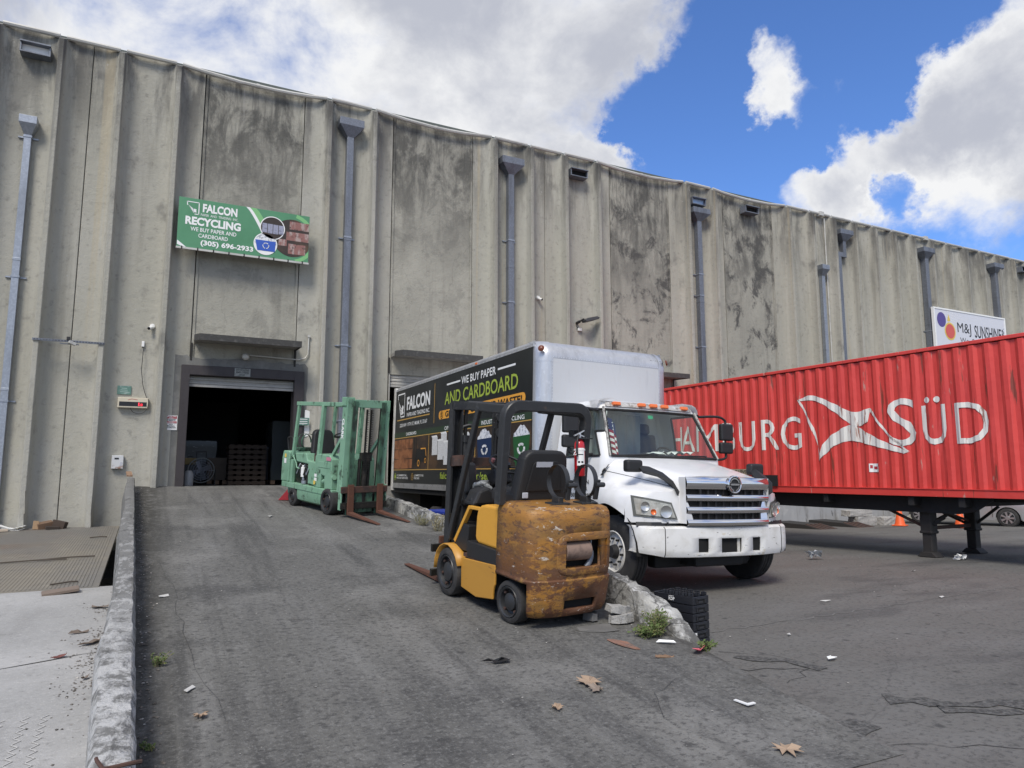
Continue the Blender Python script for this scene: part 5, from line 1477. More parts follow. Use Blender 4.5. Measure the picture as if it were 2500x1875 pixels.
# --- bumper
hwx = [-1.41, -1.40, -1.37, -1.30, -1.22, -1.105, -1.09, -.72, -.585, -.415, -.30, -.19, .19, .30, .415, .585, .72, 1.09, 1.105, 1.22, 1.30, 1.37, 1.40, 1.41]
def byf(x):
    a = abs(x)
    return 7.755 + .12 * (a / 1.1) ** 2 + (max(0, a - 1.15) / .26) ** 2 * .16 + (.16 if a >= 1.41 else .06 if a >= 1.40 else 0)
bz = [.515, .525, .575, .62, .78, .81, .915, .94, .95]
def bdep(k): return (.05, .02, .0, -.006, -.006, -.004, 0.0, .03, .075)[k]
def bpt(i, k):
    x = hwx[i]; z = bz[k]
    z2 = z if abs(x) < 1.05 or k > 3 else z + (abs(x) - 1.05) * .22 * (1 - k / 4)
    return (TX + x, byf(x) + bdep(k), z2)
def bskip(i, k):
    x = (hwx[i] + hwx[i + 1]) / 2
    if k == 3 and (abs(x) < .19): return True
    if k == 3 and .44 < abs(x) < .72 and .5 < abs(x) < .7: return True
    return False
mb = MB(); mb.grid(len(hwx), len(bz), bpt, skip=lambda i, k: (k in (2, 3) and abs((hwx[i] + hwx[i + 1]) / 2) < .19) or (k in (2, 3) and .50 == round(abs((hwx[i] + hwx[i + 1]) / 2), 2)))
bp_ = tp(mb, 'bumper', M_bumper, smooth=40, solid=.02)
for a, b in ((-.205, .205), (-.60, -.40), (.40, .60)):
    mb = MB(); mb.box(TX + a, TX + b, 7.80, 7.95, .565, .79); mb.build('bumper_recess', M_void, bp_, off=TO)
for s_ in (-1, 1):
    mb = MB(); mb.tube([(TX + s_ * 1.098, byf(1.098) + bdep(k) - .002, bz[k] + (.0 if k > 3 else .01 * (1 - k / 4))) for k in range(1, 8)], .006, 5); mb.build('bumper_seam', M_black, bp_, off=TO)
for a, b in ((.14, .19), (-.585, -.415), (.415, .585)):
    mb = MB(); mb.box(TX + a, TX + b, 7.79, 7.80, .555, .59 if a != .14 else .785); mb.build('bracket', M_rim_w, bp_, off=TO)
mb = MB(); mb.grid(17, 2, lambda i, k: (TX - 1.40 + 2.8 * i / 16, byf(-1.40 + 2.8 * i / 16) * .5 + 3.97 + .07 + .02 * k, (.93, 1.0)[k])); mb.box(TX - 1.0, TX + 1.0, 7.95, 8.1, .8, 1.0); tp(mb, 'bumper_filler', M_black)
# --- underside
mb = MB(); mb.box(TX - .45, TX - .35, 8.1, 19.0, .78, 1.10); tp(mb, 'frame_rail', M_chassis)
mb = MB(); mb.box(TX + .35, TX + .45, 8.1, 19.0, .78, 1.10); tp(mb, 'frame_rail', M_chassis)
mb = MB(); mb.box(TX - .9, TX + .9, 8.35, 8.55, .32, .50); mb.box(TX - .45, TX + .45, 8.0, 8.4, .36, .6); tp(mb, 'front_axle', M_chassis, bevel=.03)
mb = MB(); mb.box(TX - .75, TX + .75, 8.2, 9.2, .55, 1.25); tp(mb, 'engine_sump', M_chassis, bevel=.05)
for s_ in (-1, 1):
    mb = MB(); mb.grid(13, 2, lambda i, k: (TX + s_ * (1.42, .80)[k], AC + (AR + .01) * cos(R(15 * i)), AZ + (AR + .01) * sin(R(15 * i)))); tp(mb, 'wheel_well', M_void)
mb = MB(); mb.cyl((TX - 1.1, 12.2, .75), (TX - 1.1, 13.6, .75), .3, n=20); tp(mb, 'fuel_tank', M_alu, smooth=40)
for y_ in (14.3, 17.7):
    mb = MB(); mb.box(TX - 1.2, TX - .6, y_, y_ + .02, .35, 1.15); tp(mb, 'mud_flap', M_black)
# --- wheels
def wheel(parent, c, rad, w, axis, rim_m, off, lugs=10, dish=.0, nm='wheel', rimr=.57):
    """axis points outwards"""
    c = Vector(c); ax = Vector(axis).normalized(); s_ = rad
    mb = MB(); rr = rad * rimr
    mb.lathe([(rr, w / 2 - .012), (rr + .03 * s_, w / 2), (rad * .80, w / 2 + .004), (rad * .93, w / 2 - .01), (rad * .985, w / 2 - .035), (rad, w * .36), (rad, w * .22), (rad - .012, w * .215), (rad - .012, w * .19), (rad, w * .185), (rad, .012), (rad - .012, .008), (rad - .012, -.008), (rad, -.012), (rad, -w * .185), (rad - .012, -w * .19), (rad - .012, -w * .215), (rad, -w * .22), (rad, -w * .36), (rad * .97, -w / 2 + .02), (rad * .8, -w / 2), (rr, -w / 2 + .012), (rr, w / 2 - .012)], c, ax, 40)
    wh = mb.build(nm, M_rubber, parent, off=off, smooth=35)
    mb = MB()
    mb.lathe([(rr + .005, w / 2 - .015), (rr - .01, w / 2 + .004), (rr - .022, w / 2 - .01), (rr - .03, w * .2), (rr * .72, w * .12 + dish), (rr * .55, w * .16 + dish), (rr * .30, w * .16 + dish), (0, w * .16 + dish)], c, ax, 32)
    mb.build('rim', rim_m, wh, off=off, smooth=35)
    d, u, v = mb.frame_at((0, 0, 0), ax)
    for i in range(lugs):
        t = 2 * pi * i / lugs; p = c + (u * cos(t) + v * sin(t)) * rr * .62 + ax * (w * .14 + dish)
        mb = MB(); mb.cyl(p, p + ax * .05, .017, n=6); mb.build('wheel_nut', M_chassis, wh, off=off)
    mb = MB(); mb.cyl(c + ax * (w * .14 + dish), c + ax * (w * .14 + dish + .09), rr * .36, rr * .28, n=18); mb.build('hub', M_chassis if lugs > 6 else rim_m, wh, off=off, smooth=40)
    return wh
wheel(truck, (6.20, 8.79, .53), .53, .27, (-1, .0, 0), M_rim_w, TO, 10, .045)
wheel(truck, (8.66, 8.79, .56), .53, .27, (1, 0, 0), M_rim_w, TO, 10, .045)
for x, s_ in ((6.12, -1), (6.44, -1), (8.66, 1), (8.34, 1)):
    wheel(truck, (x, 16.2, .35), .53, .27, (s_, 0, 0), M_rim_w, TO, 10 if x in (6.12, 8.66) else 0, -.02)
# --- mirrors
for s_ in (-1, 1):
    mr = MB(); yb = 9.55; x1 = TX + s_ * 1.62
    mr.tube([(TX + s_ * 1.06, yb + .05, 2.70), (TX + s_ * 1.45, yb, 2.72), (x1, yb, 2.66), (x1, yb, 2.58)], .022, 8, smooth=4); mr.tube([(TX + s_ * 1.18, yb + .02, 1.98), (TX + s_ * 1.45, yb, 1.96), (x1, yb, 2.0), (x1, yb, 2.1)], .022, 8, smooth=4); mr.cyl((x1, yb, 2.0), (x1, yb, 2.66), .016, n=8)
    m_ = tp(mr, 'mirror', M_black, smooth=50)
    mb = MB(); mb.box(x1 - .14, x1 + .14, yb - .07, yb + .03, 2.30, 2.60); mb.build('mirror_head', M_black, m_, off=TO, bevel=.03, seg=3)
    mb = MB(); mb.box(x1 - .145, x1 + .145, yb - .06, yb + .04, 2.07, 2.27); mb.build('convex_mirror', M_black, m_, off=TO, bevel=.035, seg=3)
    # bonnet mirrors on bent stalks
    st = MB(); hx = TX + s_ * 1.20
    pth = [(TX + s_ * .86, 7.98, 1.46), (TX + s_ * .92, 8.02, 1.60), (TX + s_ * 1.02, 8.22, 1.70), (TX + s_ * 1.12, 8.40, 1.735)]
    vs = []
    for i, (x, y, z) in enumerate(pth):
        w = (.17, .15, .125, .10)[i]
        vs += [(x - s_ * .02, y - w * .5, z - w * .6), (x + s_ * .03, y - w, z - w * .2), (x + s_ * .03, y + w * .5, z + w * .6), (x - s_ * .02, y + w, z + w * .2)]
    st.add(vs, [(4 * i + k, 4 * i + (k + 1) % 4, 4 * i + 4 + (k + 1) % 4, 4 * i + 4 + k) for i in range(3) for k in range(4)] + [(0, 1, 2, 3), (15, 14, 13, 12)])
    hm = tp(st, 'bonnet_mirror', M_black, smooth=30)
    mb = MB(); mb.box(hx - .15, hx + .13, 8.38, 8.52, 1.69, 1.87); mb.build('mirror_head', M_black, hm, off=TO, bevel=.04, seg=3)
# --- cab interior
mb = MB(); mb.box(TX - 1.05, TX + 1.05, 9.3, 9.75, 1.45, 1.93); ds = tp(mb, 'dashboard', plain('grey dash', (.10, .10, .10), .7), bevel=.05)
for x in (-.55, .5):
    mb = MB(); mb.box(TX + x - .26, TX + x + .26, 9.95, 10.45, 1.35, 1.62); mb.obox((TX + x, 10.42, 1.98), (.5, .16, .85), (-8, 0, 0)); mb.obox((TX + x, 10.46, 2.50), (.26, .1, .2), (-8, 0, 0)); tp(mb, 'seat', plain('grey seat', (.10, .10, .105), .8), bevel=.05)
mb = MB(); mb.tube([(TX + .5 + .21 * cos(2 * pi * i / 24), 9.78 + .12 * sin(2 * pi * i / 24), 1.98 + .17 * sin(2 * pi * i / 24)) for i in range(24)], .018, 8, closed=True); mb.cyl((TX + .5, 9.6, 1.8), (TX + .5, 9.78, 1.98), .03); mb.bar((TX + .3, 9.78, 1.98), (TX + .7, 9.78, 1.98), .03, .03); tp(mb, 'steering_wheel', M_black, smooth=50)
mb = MB(); mb.grid(15, 2, lambda i, k: (TX - .95 + .085 * i, 10.2 + .03 * (i % 2), (1.7, 2.72)[k])); tp(mb, 'cab_curtain', plain('grey curtain', (.34, .345, .34), .9))
mb = MB(); mb.quad((TX - .10, 9.52, 2.60), (TX + .0, 9.52, 2.60), (TX + .0, 9.535, 2.66), (TX - .10, 9.535, 2.66)); tp(mb, 'toll_sticker', ink('ink sticker green', (.02, .35, .16)))
for a, b in (((TX - .80, 9.13, 1.965), (TX - .05, 9.155, 1.99)), ((TX + .1, 9.12, 1.965), (TX + .85, 9.19, 1.99))):
    mb = MB(); mb.tube([a, ((a[0] + b[0]) / 2, 9.13, 1.985), b], .012, 6); tp(mb, 'wiper', M_black)
# flag and papers behind the windscreen
fg = thing('flag', 'striped flag hanging inside the truck windscreen at its left edge', 'flag', (6.52, 9.50, 1.98))
mb = MB(); mb.tube([(0, 0, 0), (-.03, .03, .35), (.05, .10, .74)], .009, 6, smooth=4); mb.build('staff', I_white, fg)
I_fr = ink('flag red', (.30, .02, .035)); I_fb = ink('flag blue', (.015, .03, .12))
def fpt(t, s): return (.0 + .21 * t + .03 * (1 - s), .02 + .05 * sin(t * 9) + .08 * s, .05 + .62 * s - .14 * t)
for k in range(9):
    s0, s1 = k / 13, (k + 1) / 13
    mb = MB(); mb.grid(9, 2, lambda i, j: fpt(i / 8, (s0, s1)[j])); mb.build('stripe', I_fr if k % 2 == 0 else I_white, fg)
mb = MB(); mb.grid(9, 4, lambda i, j: fpt(i / 8, 9 / 13 + 4 / 13 * j / 3)); mb.build('canton', I_fb, fg)
mb = MB()
for i in range(5):
    for j in range(3):
        p = Vector(fpt((i + .5) / 5, .72 + j * .09)) + Vector((0, -.008, 0)); mb.disc(lambda u, v: (p.x + u, p.y, p.z + v), 0, 0, .011, n=6)
o = mb.build('stars', I_white, fg); o['kind'] = 'stuff'
r = random.Random(3)
for k, (x, lab) in enumerate(((7.55, 'crumpled white paper on the truck dashboard near the middle'), (7.95, 'crumpled white papers on the truck dashboard before the steering wheel'), (6.75, 'flat white sheet on the truck dashboard below the flag'))):
    mb = MB(); mb.grid(7, 5, lambda i, j: (.42 * i / 6 - .2, .12 * j, r.uniform(0, .07 if k < 2 else .02) + (.05 if k < 2 else 0)))
    o = mb.build('paper', M_paper, loc=(x, 9.29, 1.945)); tag(o, lab, 'paper')
# ================================================================ forklifts (local frame: x right, y forward, z up, origin on the ground under the front axle)
PITCH = math.atan(RS)
def place(root, x, y, head):
    """stand the thing on the ramp; head = heading angle from +Y towards -X in degrees"""
    nrm = Vector((0, -RS, 1)).normalized()
    f = Vector((-sin(R(head)), cos(R(head)), 0)); f = (f - nrm * f.dot(nrm)).normalized()
    rgt = f.cross(nrm)
    M = Matrix((rgt, f, nrm)).transposed().to_4x4()
    M.translation = Vector((x, y, ramp_z(y) + .010))
    root.matrix_world = M
def solid_tyre(root, x, y, z, rad, w, side, rim_m, rim_r=.66, steer=0, nuts=6):
    ax = (side * cos(R(steer)), side * sin(R(steer)), 0)
    c = Vector((x, y, z)); ax = Vector(ax); mb = MB(); rr = rad * rim_r
    mb.lathe([(rr, w / 2 - .01), (rr + .01, w / 2), (rad - .03, w / 2), (rad - .008, w / 2 - .012), (rad, w / 2 - .03), (rad, -w / 2 + .03), (rad - .02, -w / 2), (rr, -w / 2), (rr, w / 2 - .01)], c, ax, 36)
    wh = mb.build('wheel', M_rubber, root, smooth=35)
    mb = MB(); mb.lathe([(rr + .004, w / 2 - .015), (rr - .006, w / 2 + .004), (rr - .02, w / 2 - .006), (rr - .03, w / 2 - .05), (rr * .62, w / 2 - .06), (rr * .55, w / 2 - .02), (rr * .3, w / 2 - .005), (0, w / 2 - .0)], c, ax, 30)
    mb.build('rim', rim_m, wh, smooth=30)
    d, u, v = mb.frame_at((0, 0, 0), ax)
    for i in range(nuts):
        t = 2 * pi * i / nuts; p = c + (u * cos(t) + v * sin(t)) * rr * .76 + ax * (w / 2 - .06)
        mb = MB(); mb.cyl(p, p + ax * .04, .016, n=6); mb.build('wheel_nut', M_rustd, wh)
    return wh
# ---------------------------------------------------------------- yellow forklift
yf = thing('forklift', 'rusty yellow forklift with chipped rounded counterweight parked beside the white curb', 'forklift')
place(yf, 3.50, 7.55, 5)
def yp(mb, name, m, parent=None, **k): return mb.build(name, m, parent or yf, **k)
for s_ in (-1, 1):
    solid_tyre(yf, s_ * .46, 0, .26, .26, .20, s_, M_fklt, .70)
    solid_tyre(yf, s_ * .41, -1.20, .205, .205, .16, s_, M_fklt, .72, steer=-6 if s_ > 0 else 6, nuts=4)
# side plates with rear wheel arch
prof_s = [(-.27, .15), (-.27, .44), (-.40, .47), (-.95, .52), (-1.62, .52)]
arch = [(-1.20 + .27 * cos(R(a)), .18 + .28 * sin(R(a))) for a in range(178, -2, -12)]
poly_ = [(-.27, .15), (-.25, .46), (-.60, .485), (-.975, .515)] + [(-1.22 + .275 * cos(R(a)), .19 + .28 * sin(R(a))) for a in range(28, -12, -8)] + [(-.6, .115)]
for s_ in (-1, 1):
    mb = MB(); mb.prism(poly_, lambda a, b, t: (t, a, b), s_ * .51, s_ * .485); yp(mb, 'side_plate', M_catside, bevel=.008)
mb = MB(); mb.box(-.475, .475, -.93, -.28, .16, .48); mb.box(-.30, .30, -1.40, .2, .20, .50); mb.box(-.34, .34, .1, .36, .15, .55); yp(mb, 'frame', M_chassis)
# front fenders
for s_ in (-1, 1):
    mb = MB(); n = 9
    mb.grid(n, 2, lambda i, k: (s_ * (.56, .34)[k], .30 * cos(R(20 + 165 * i / (n - 1))) * -1 + .02, .27 + .295 * sin(R(20 + 165 * i / (n - 1)))))
    yp(mb, 'fender', M_catside, solid=.012, smooth=40)
    mb = MB(); mb.prism([(.12, .58), (.16, .60), (-.16, 1.02), (-.44, 1.03), (-.44, .995), (-.19, .985)], lambda a, b, t: (t, a - .13, b), s_ * .47, s_ * .42); yp(mb, 'cowl_edge', M_catclean, bevel=.006)
mb = MB(); mb.box(-.43, .43, -.05, .1, .55, 1.0); mb.obox((0, -.1, 1.03), (.84, .34, .07), (-12, 0, 0)); yp(mb, 'dash_cowl', M_black, bevel=.02)
mb = MB(); mb.box(-.50, .50, -.62, -.28, .48, .515); yp(mb, 'floor_plate', M_rustd)
for s_ in (-1, 1):
    mb = MB(); mb.box(s_ * .505, s_ * .34, -.98, -.36, .49, .66); yp(mb, 'step_box', M_black, bevel=.01)
mb = MB(); mb.prism([(-.28, .52), (-.30, .80), (-.12, .82), (.02, .62), (.02, .52)], lambda a, b, t: (t, a, b), -.46, -.20); yp(mb, 'battery_box', M_black, bevel=.01)
# engine hood with rounded yellow side
hp = [(-.50, .665), (-.46, .98), (-.44, 1.02), (-.40, 1.05), (-.30, 1.06), (-.98, 1.09)]
hood2 = [(-1.00, .655), (-.545, .655), (-.50, .675), (-.475, .72), (-.485, .93), (-.51, 1.01), (-.57, 1.055), (-.66, 1.075), (-1.00, 1.085)]
mb = MB(); mb.prism(hood2, lambda a, b, t: (t, a, b), -.475, .475); yp(mb, 'engine_cover', M_catclean, bevel=.03, seg=3)
# seat
mb = MB(); mb.box(-.30, .30, -.98, -.46, 1.07, 1.24)
st = yp(mb, 'seat', M_seat, bevel=.05, seg=3)
def backpoly(w, z0, z1, r):
    pts = [(-w, z0), (w, z0)]
    for i in range(7): a = R(15 * i); pts.append((w - .05 - r + r * cos(a), z1 - r + r * sin(a)))
    for i in range(7): a = R(90 + 15 * i); pts.append((-w + .05 + r + r * cos(a), z1 - r + r * sin(a)))
    return pts
mb = MB(); mb.prism(backpoly(.325, 1.12, 1.66, .12), lambda a, b, t: (a + .02, t - .14 * (b - 1.1), b), -.98, -.82); mb.build('seat_back', M_seat, st, bevel=.035, seg=3)
mb = MB(); mb.prism(backpoly(.22, 1.24, 1.55, .06), lambda a, b, t: (a + .02, t - .14 * (b - 1.1), b), -.995, -.98); mb.build('seat_pocket', M_black, st, bevel=.012)
mb = MB(); mb.prism([(-.13, 1.545), (.07, 1.545), (.07, 1.49), (-.13, 1.49)], lambda a, b, t: (a + .02, t - .14 * (b - 1.1), b), -1.0, -.996); mb.build('seat_label', I_grey, st)
mb = MB(); mb.box(-.24, -.17, -1.015, -1.0, 1.17, 1.23); mb.build('seat_badge', I_grey, st, bevel=.01)
# counterweight
def cw_outline(w, y0, yr, r, bulge):
    pts = [(-w, y0), (-w, y0 - .14), (-w, yr + r + .12)]
    for i in range(1, 6): a = R(180 + 90 * i / 6); pts.append((-w + r + r * cos(a), yr + r + .03 + r * sin(a)))
    for x in (-.30, -.20, -.14, -.11, .11, .27, .40, .43): pts.append((x if abs(x) < w - r else math.copysign(w - r, x), yr + bulge * (x / w) ** 2))
    rr = r * .55
    for i in range(1, 6): a = R(270 + 90 * i / 6); pts.append((w - rr + rr * cos(a), yr + rr + .05 + rr * sin(a)))
    pts += [(w, yr + r + .12), (w, y0 - .14), (w, y0)]
    return pts
lv = [(.10, .42, -1.53, .0), (.12, .46, -1.575, 0), (.18, .480, -1.60, 0), (.275, .490, -1.615, 0), (.44, .505, -1.63, 0), (.462, .507, -1.63, 0), (.474, .498, -1.615, 0), (.50, .500, -1.615, 0), (.575, .503, -1.62, 0), (.83, .505, -1.62, 0), (1.03, .503, -1.612, 0), (1.09, .498, -1.60, 0), (1.125, .482, -1.58, 0), (1.143, .45, -1.54, 0), (1.15, .36, -1.42, 0)]
OL = [[(x, y, z) for x, y in cw_outline(w, -.975, yr, .17, .05)] for z, w, yr, _ in lv]
nO = len(OL[0])
IX = {x: i for i, x in enumerate([0] * 8)}
i0 = 8   # first of the flat rear points
def cskip(i, j):
    a, b = i - i0, j
    if 3 <= a < 6 and 8 <= j < 9: return True      # exhaust window
    if 3 <= a < 5 and 2 <= j < 3: return True      # lower slot
    if j < 4 and OL[j][i][1] > -1.46 and i < 5: return True       # wheel recess, left
    if j < 4 and i >= nO - 4 and OL[j][i][1] > -1.3: return True
    return False
mb = MB(); mb.grid(nO, len(lv), lambda i, j: OL[j][i], skip=cskip); mb.poly(OL[-1])
cw = yp(mb, 'counterweight', M_cat, smooth=50, solid=.03)
mb = MB(); mb.box(-.13, .42, -1.50, -1.36, .55, .86); mb.box(-.13, .30, -1.55, -1.40, .17, .29); mb.box(-.30, .30, -1.36, -1.0, .25, 1.0); mb.build('cavity', M_void, cw)
def cwy(x): return -1.62 + .05 * (x / .505) ** 2
mb = MB()     # raised oval lip around the window
lip = []
for t in range(36):
    a = R(10 * t); ca, sa = cos(a), sin(a)
    ex = abs(ca) ** .45 * (1 if ca > 0 else -1); ey = abs(sa) ** .45 * (1 if sa > 0 else -1)
    lip.append((.145 + .36 * ex, .705 + .205 * ey))
win = [(-.11 + .0, .575), (.40, .575), (.40, .83), (-.11, .83)]
vs = []
for (u, v) in lip:
    uu = max(-.115, min(.405, u)); vv = max(.57, min(.835, v))
    u2 = min(u, .465)
    e_ = (.02 if u2 > .42 else 0)
    vs += [(u2, cwy(u2) - .001 + e_, v), (u2 * .98 + .145 * .02, cwy(u2) - .010 + e_, .705 + (v - .705) * .95), (uu, cwy(uu) - .004, vv), (uu, cwy(uu) + .10, vv)]
fs = []
for i in range(36):
    j = (i + 1) % 36
    for k in range(3): fs.append((4 * i + k, 4 * i + k + 1, 4 * j + k + 1, 4 * j + k))
mb.add(vs, fs); mb.build('window_lip', M_cat, cw, smooth=50)
mb = MB(); mb.cyl((-.10, -1.535, .725), (.20, -1.535, .725), .095, n=24); mb.build('muffler', mat('burnt muffler', (.26, .18, .14), .7, .2, layers=[DIRT((.12, .08, .065), (8, 8, 8), .45, .65, .8)]), cw, smooth=40, bevel=.008)
mb = MB(); mb.tube([(.20, -1.54, .74), (.235, -1.55, .70), (.22, -1.56, .62), (.17, -1.56, .56)], .028, 10, smooth=4); mb.build('exhaust_pipe', M_galv_d, cw, smooth=50)
mb = MB(); mb.cyl((.235, -1.55, .56), (.235, -1.55, .85), .006); mb.build('wire', M_galv, cw)
mb = MB(); mb.tube([(.46, -1.05, 1.16), (.485, -1.22, 1.15), (.505, -1.32, 1.10), (.515, -1.38, .97), (.515, -1.40, .86)], .018, 8, smooth=4); mb.cyl((.50, -1.41, .86), (.56, -1.41, .86), .02); mb.build('rubber_hose', M_black, cw, smooth=50)
# overhead guard
GW, GZ = .50, 2.115
g_ = MB()
def gpath(x): return [(x, -1.02, 1.10), (x, -1.05, 1.55), (x, -1.08, 1.98), (x * .985, -1.075, 2.07), (x * .95, -1.02, GZ + .0)]
for s_ in (-1, 1):
    mb = MB(); mb.bar((s_ * .475, .12, .60), (s_ * .475, -.46, 2.09), .05, .075, up=(0, 1, 0)); yp(mb, 'guard_front_post', M_fklt, bevel=.01)
    mb = MB(); mb.bar((s_ * .46, -1.04, 2.065), (s_ * .46, -.22, 2.10), .07, .10); yp(mb, 'guard_roof_rail', M_fklt, bevel=.015)
# rear hoop: one bent tube of rectangular section
mb = MB(); path = [(-GW, 1.12), (-GW, 1.97)]
for i in range(1, 7): a = R(180 - 15 * i); path.append((-GW + .14 + .14 * cos(a), 1.97 + .14 * sin(a)))
path += [(-x, z) for x, z in path[::-1]]
vs = []; m_ = len(path)
for i, (x, z) in enumerate(path):
    p, q = path[max(i - 1, 0)], path[min(i + 1, m_ - 1)]; dx, dz = q[0] - p[0], q[1] - p[1]; L_ = math.hypot(dx, dz); nx_, nz = -dz / L_, dx / L_
    yb = -1.00 - .06 * (z - 1.12)
    hw_ = .038 + .018 * max(0, min(1, (z - 1.9) / .2))
    for u, d in ((-1, -.045), (-.8, -.055), (.8, -.055), (1, -.045), (1, .045), (-1, .045)):
        vs.append((x + nx_ * hw_ * u, yb + d, z + nz * hw_ * u))
fs = [(6 * i + k, 6 * i + (k + 1) % 6, 6 * i + 6 + (k + 1) % 6, 6 * i + 6 + k) for i in range(m_ - 1) for k in range(6)] + [tuple(range(6)), tuple(range(6 * m_ - 6, 6 * m_))]
mb.add(vs, fs); yp(mb, 'guard_rear_hoop', M_fklt, smooth=35)
for i in range(5):
    mb = MB(); mb.bar((-.36 + .18 * i, -.98, 2.11), (-.36 + .18 * i, -.25, 2.115), .03, .05); yp(mb, 'guard_bar', M_fklt)
mb = MB(); mb.bar((-.48, -.22, 2.11), (.48, -.22, 2.11), .08, .09); yp(mb, 'guard_front_beam', M_fklt, bevel=.01)
mb = MB(); mb.box(.40, .46, -.98, -.9, 1.80, 1.88); mb.box(.36, .545, -1.13, -1.01, 1.79, 1.805); yp(mb, 'guard_bracket', M_fklt)
# steering
mb = MB(); C0 = Vector((-.02, -.33, 1.47)); e1 = Vector((1, 0, 0)); e2 = Vector((0, .86, .42)).normalized(); e3 = e1.cross(e2)
mb.tube([C0 + e1 * .20 * cos(2 * pi * i / 28) + e2 * .20 * sin(2 * pi * i / 28) for i in range(28)], .015, 8, closed=True)
for a in (90, 210, 330): mb.cyl(C0 - e3 * .04, C0 + e1 * .18 * cos(R(a)) + e2 * .18 * sin(R(a)), .012, n=6)
mb.cyl(C0 - e3 * .06, C0 + e3 * .01, .04); sw_ = yp(mb, 'steering_wheel', M_black, smooth=50)
mb = MB(); mb.cyl(C0 + e1 * -.17 + e2 * .04, C0 + e1 * -.17 + e2 * .04 + e3 * .045, .022, n=10); mb.build('spinner_knob', ink('knob', (.25, .1, .1)), sw_, smooth=50)
mb = MB(); mb.cyl((-.02, -.02, 1.0), C0 - e3 * .05, .04); mb.obox((-.02, -.17, 1.30), (.20, .22, .17), (-25, 0, 0)); yp(mb, 'steering_column', M_black, bevel=.02)
mb = MB(); mb.obox((-.22, -.1, 1.2), (.12, .2, .10), (-20, 0, 12)); mb.tube([(-.3, -.1, 1.22), (-.24, -.2, 1.24), (-.16, -.24, 1.18)], .03, 8, smooth=3); yp(mb, 'wrapped_control', mat('clear plastic wrap', (.30, .31, .31), .25, layers=[DIRT((.05, .05, .05), (20, 20, 20), .45, .6, .9)]), bevel=.02)
for k in range(3):
    mb = MB(); x = .16 + .07 * k; mb.cyl((x, -.08, 1.05), (x + .02, -.24, 1.36), .009, n=6); mb.lathe([(0, -.025), (.018, -.02), (.026, 0), (.018, .02), (0, .025)], (x + .02, -.245, 1.37), (0, -.4, 1), 10); yp(mb, 'lever', M_black, smooth=50)
mb = MB(); mb.obox((-.30, .02, 1.28), (.16, .1, .36), (-10, 0, 8)); mb.cyl((-.30, .05, 1.0), (-.30, .03, 1.2), .04); yp(mb, 'instrument_pod', M_black, bevel=.035)
mb = MB(); mb.prism([(-.44, 1.02), (-.10, 1.02), (-.05, 1.08), (-.25, 1.22), (-.36, 1.18)], lambda a, b, t: (a, t, b), -.34, -.10); yp(mb, 'side_cowl', M_seat, bevel=.03)
r = random.Random(5)
for k in range(7):
    mb = MB(); x = r.uniform(-.3, .3); mb.tube([(x, .05, .75 + r.uniform(0, .2)), (x + r.uniform(-.1, .1), -.12, .95), (x + r.uniform(-.15, .15), -.05, 1.15), (x * .5, .1, 1.3)], .012, 6, smooth=4); yp(mb, 'hose', M_black, smooth=60)
# mast
for s_ in (-1, 1):
    mb = MB(); x = s_ * .33
    mb.prism([(-.07, .40), (.07, .40), (.07, .30), (.045, .30), (.045, .375), (-.045, .375), (-.045, .30), (-.07, .30)], lambda a, b, t: (x + a, b, t), .08, 2.14); yp(mb, 'mast_channel', M_fklt)
    mb = MB(); mb.box(x - .035 - s_ * .01, x + .035 - s_ * .01, .40, .50, .06, 2.05); yp(mb, 'inner_channel', M_grease)
    mb = MB(); mb.cyl((x - s_ * .12, .34, .15), (x - s_ * .12, .34, 1.72), .04, n=14); cy = yp(mb, 'lift_cylinder', M_fklt, smooth=40)
    mb = MB(); mb.cyl((x - s_ * .12, .34, 1.72), (x - s_ * .12, .34, 2.08), .024, n=12); mb.build('piston', M_grease, cy, smooth=40)
    mb = MB(); mb.cyl((x - s_ * .12 , .34, 1.68), (x - s_ * .12, .34, 1.76), .052, n=14); mb.build('gland', M_fklt, cy, smooth=40)
    mb = MB(); mb.cyl((x - s_ * .02, .28, 1.40), (x - s_ * .02, .30, 1.52), .085, n=14); yp(mb, 'mast_collar', M_rustd)
for z, m_ in ((2.06, M_fklt), (1.40, M_rustd), (.75, M_grease)):
    mb = MB(); mb.box(-.40, .40, .29, .33, z, z + .10); yp(mb, 'mast_tie', m_)
mb = MB(); mb.lathe([(.0, .03), (.05, .03), (.055, .01), (.085, .01), (.085, -.01), (0, -.01)], (.20, .27, 1.80), (0, -1, 0), 22); mb.lathe([(.0, .03), (.05, .03), (.055, .01), (.085, .01), (.085, -.01), (0, -.01)], (.20, .27, 1.99), (0, -1, 0), 22); yp(mb, 'hose_pulley', M_fklt, smooth=40)
for k in range(4):
    mb = MB(); mb.tube([(.12 + .04 * k, .26, 1.98), (.12 + .04 * k, .25, 1.4), (.14 + .03 * k, .24, .8)], .013, 6); yp(mb, 'mast_hose', M_black, smooth=50)
mb = MB(); mb.tube([(-.28, .26, 1.86), (-.20, .22, 1.88), (-.15, .21, 1.80), (-.17, .22, 1.55), (-.22, .24, 1.40), (-.30, .26, 1.36)], .02, 8, smooth=4); yp(mb, 'grab_handle', M_black, smooth=50)
mb = MB(); mb.box(-.50, .50, .50, .545, .38, .47); mb.box(-.50, .50, .50, .545, .10, .18); ca = yp(mb, 'carriage_bar', M_grease, bevel=.005)
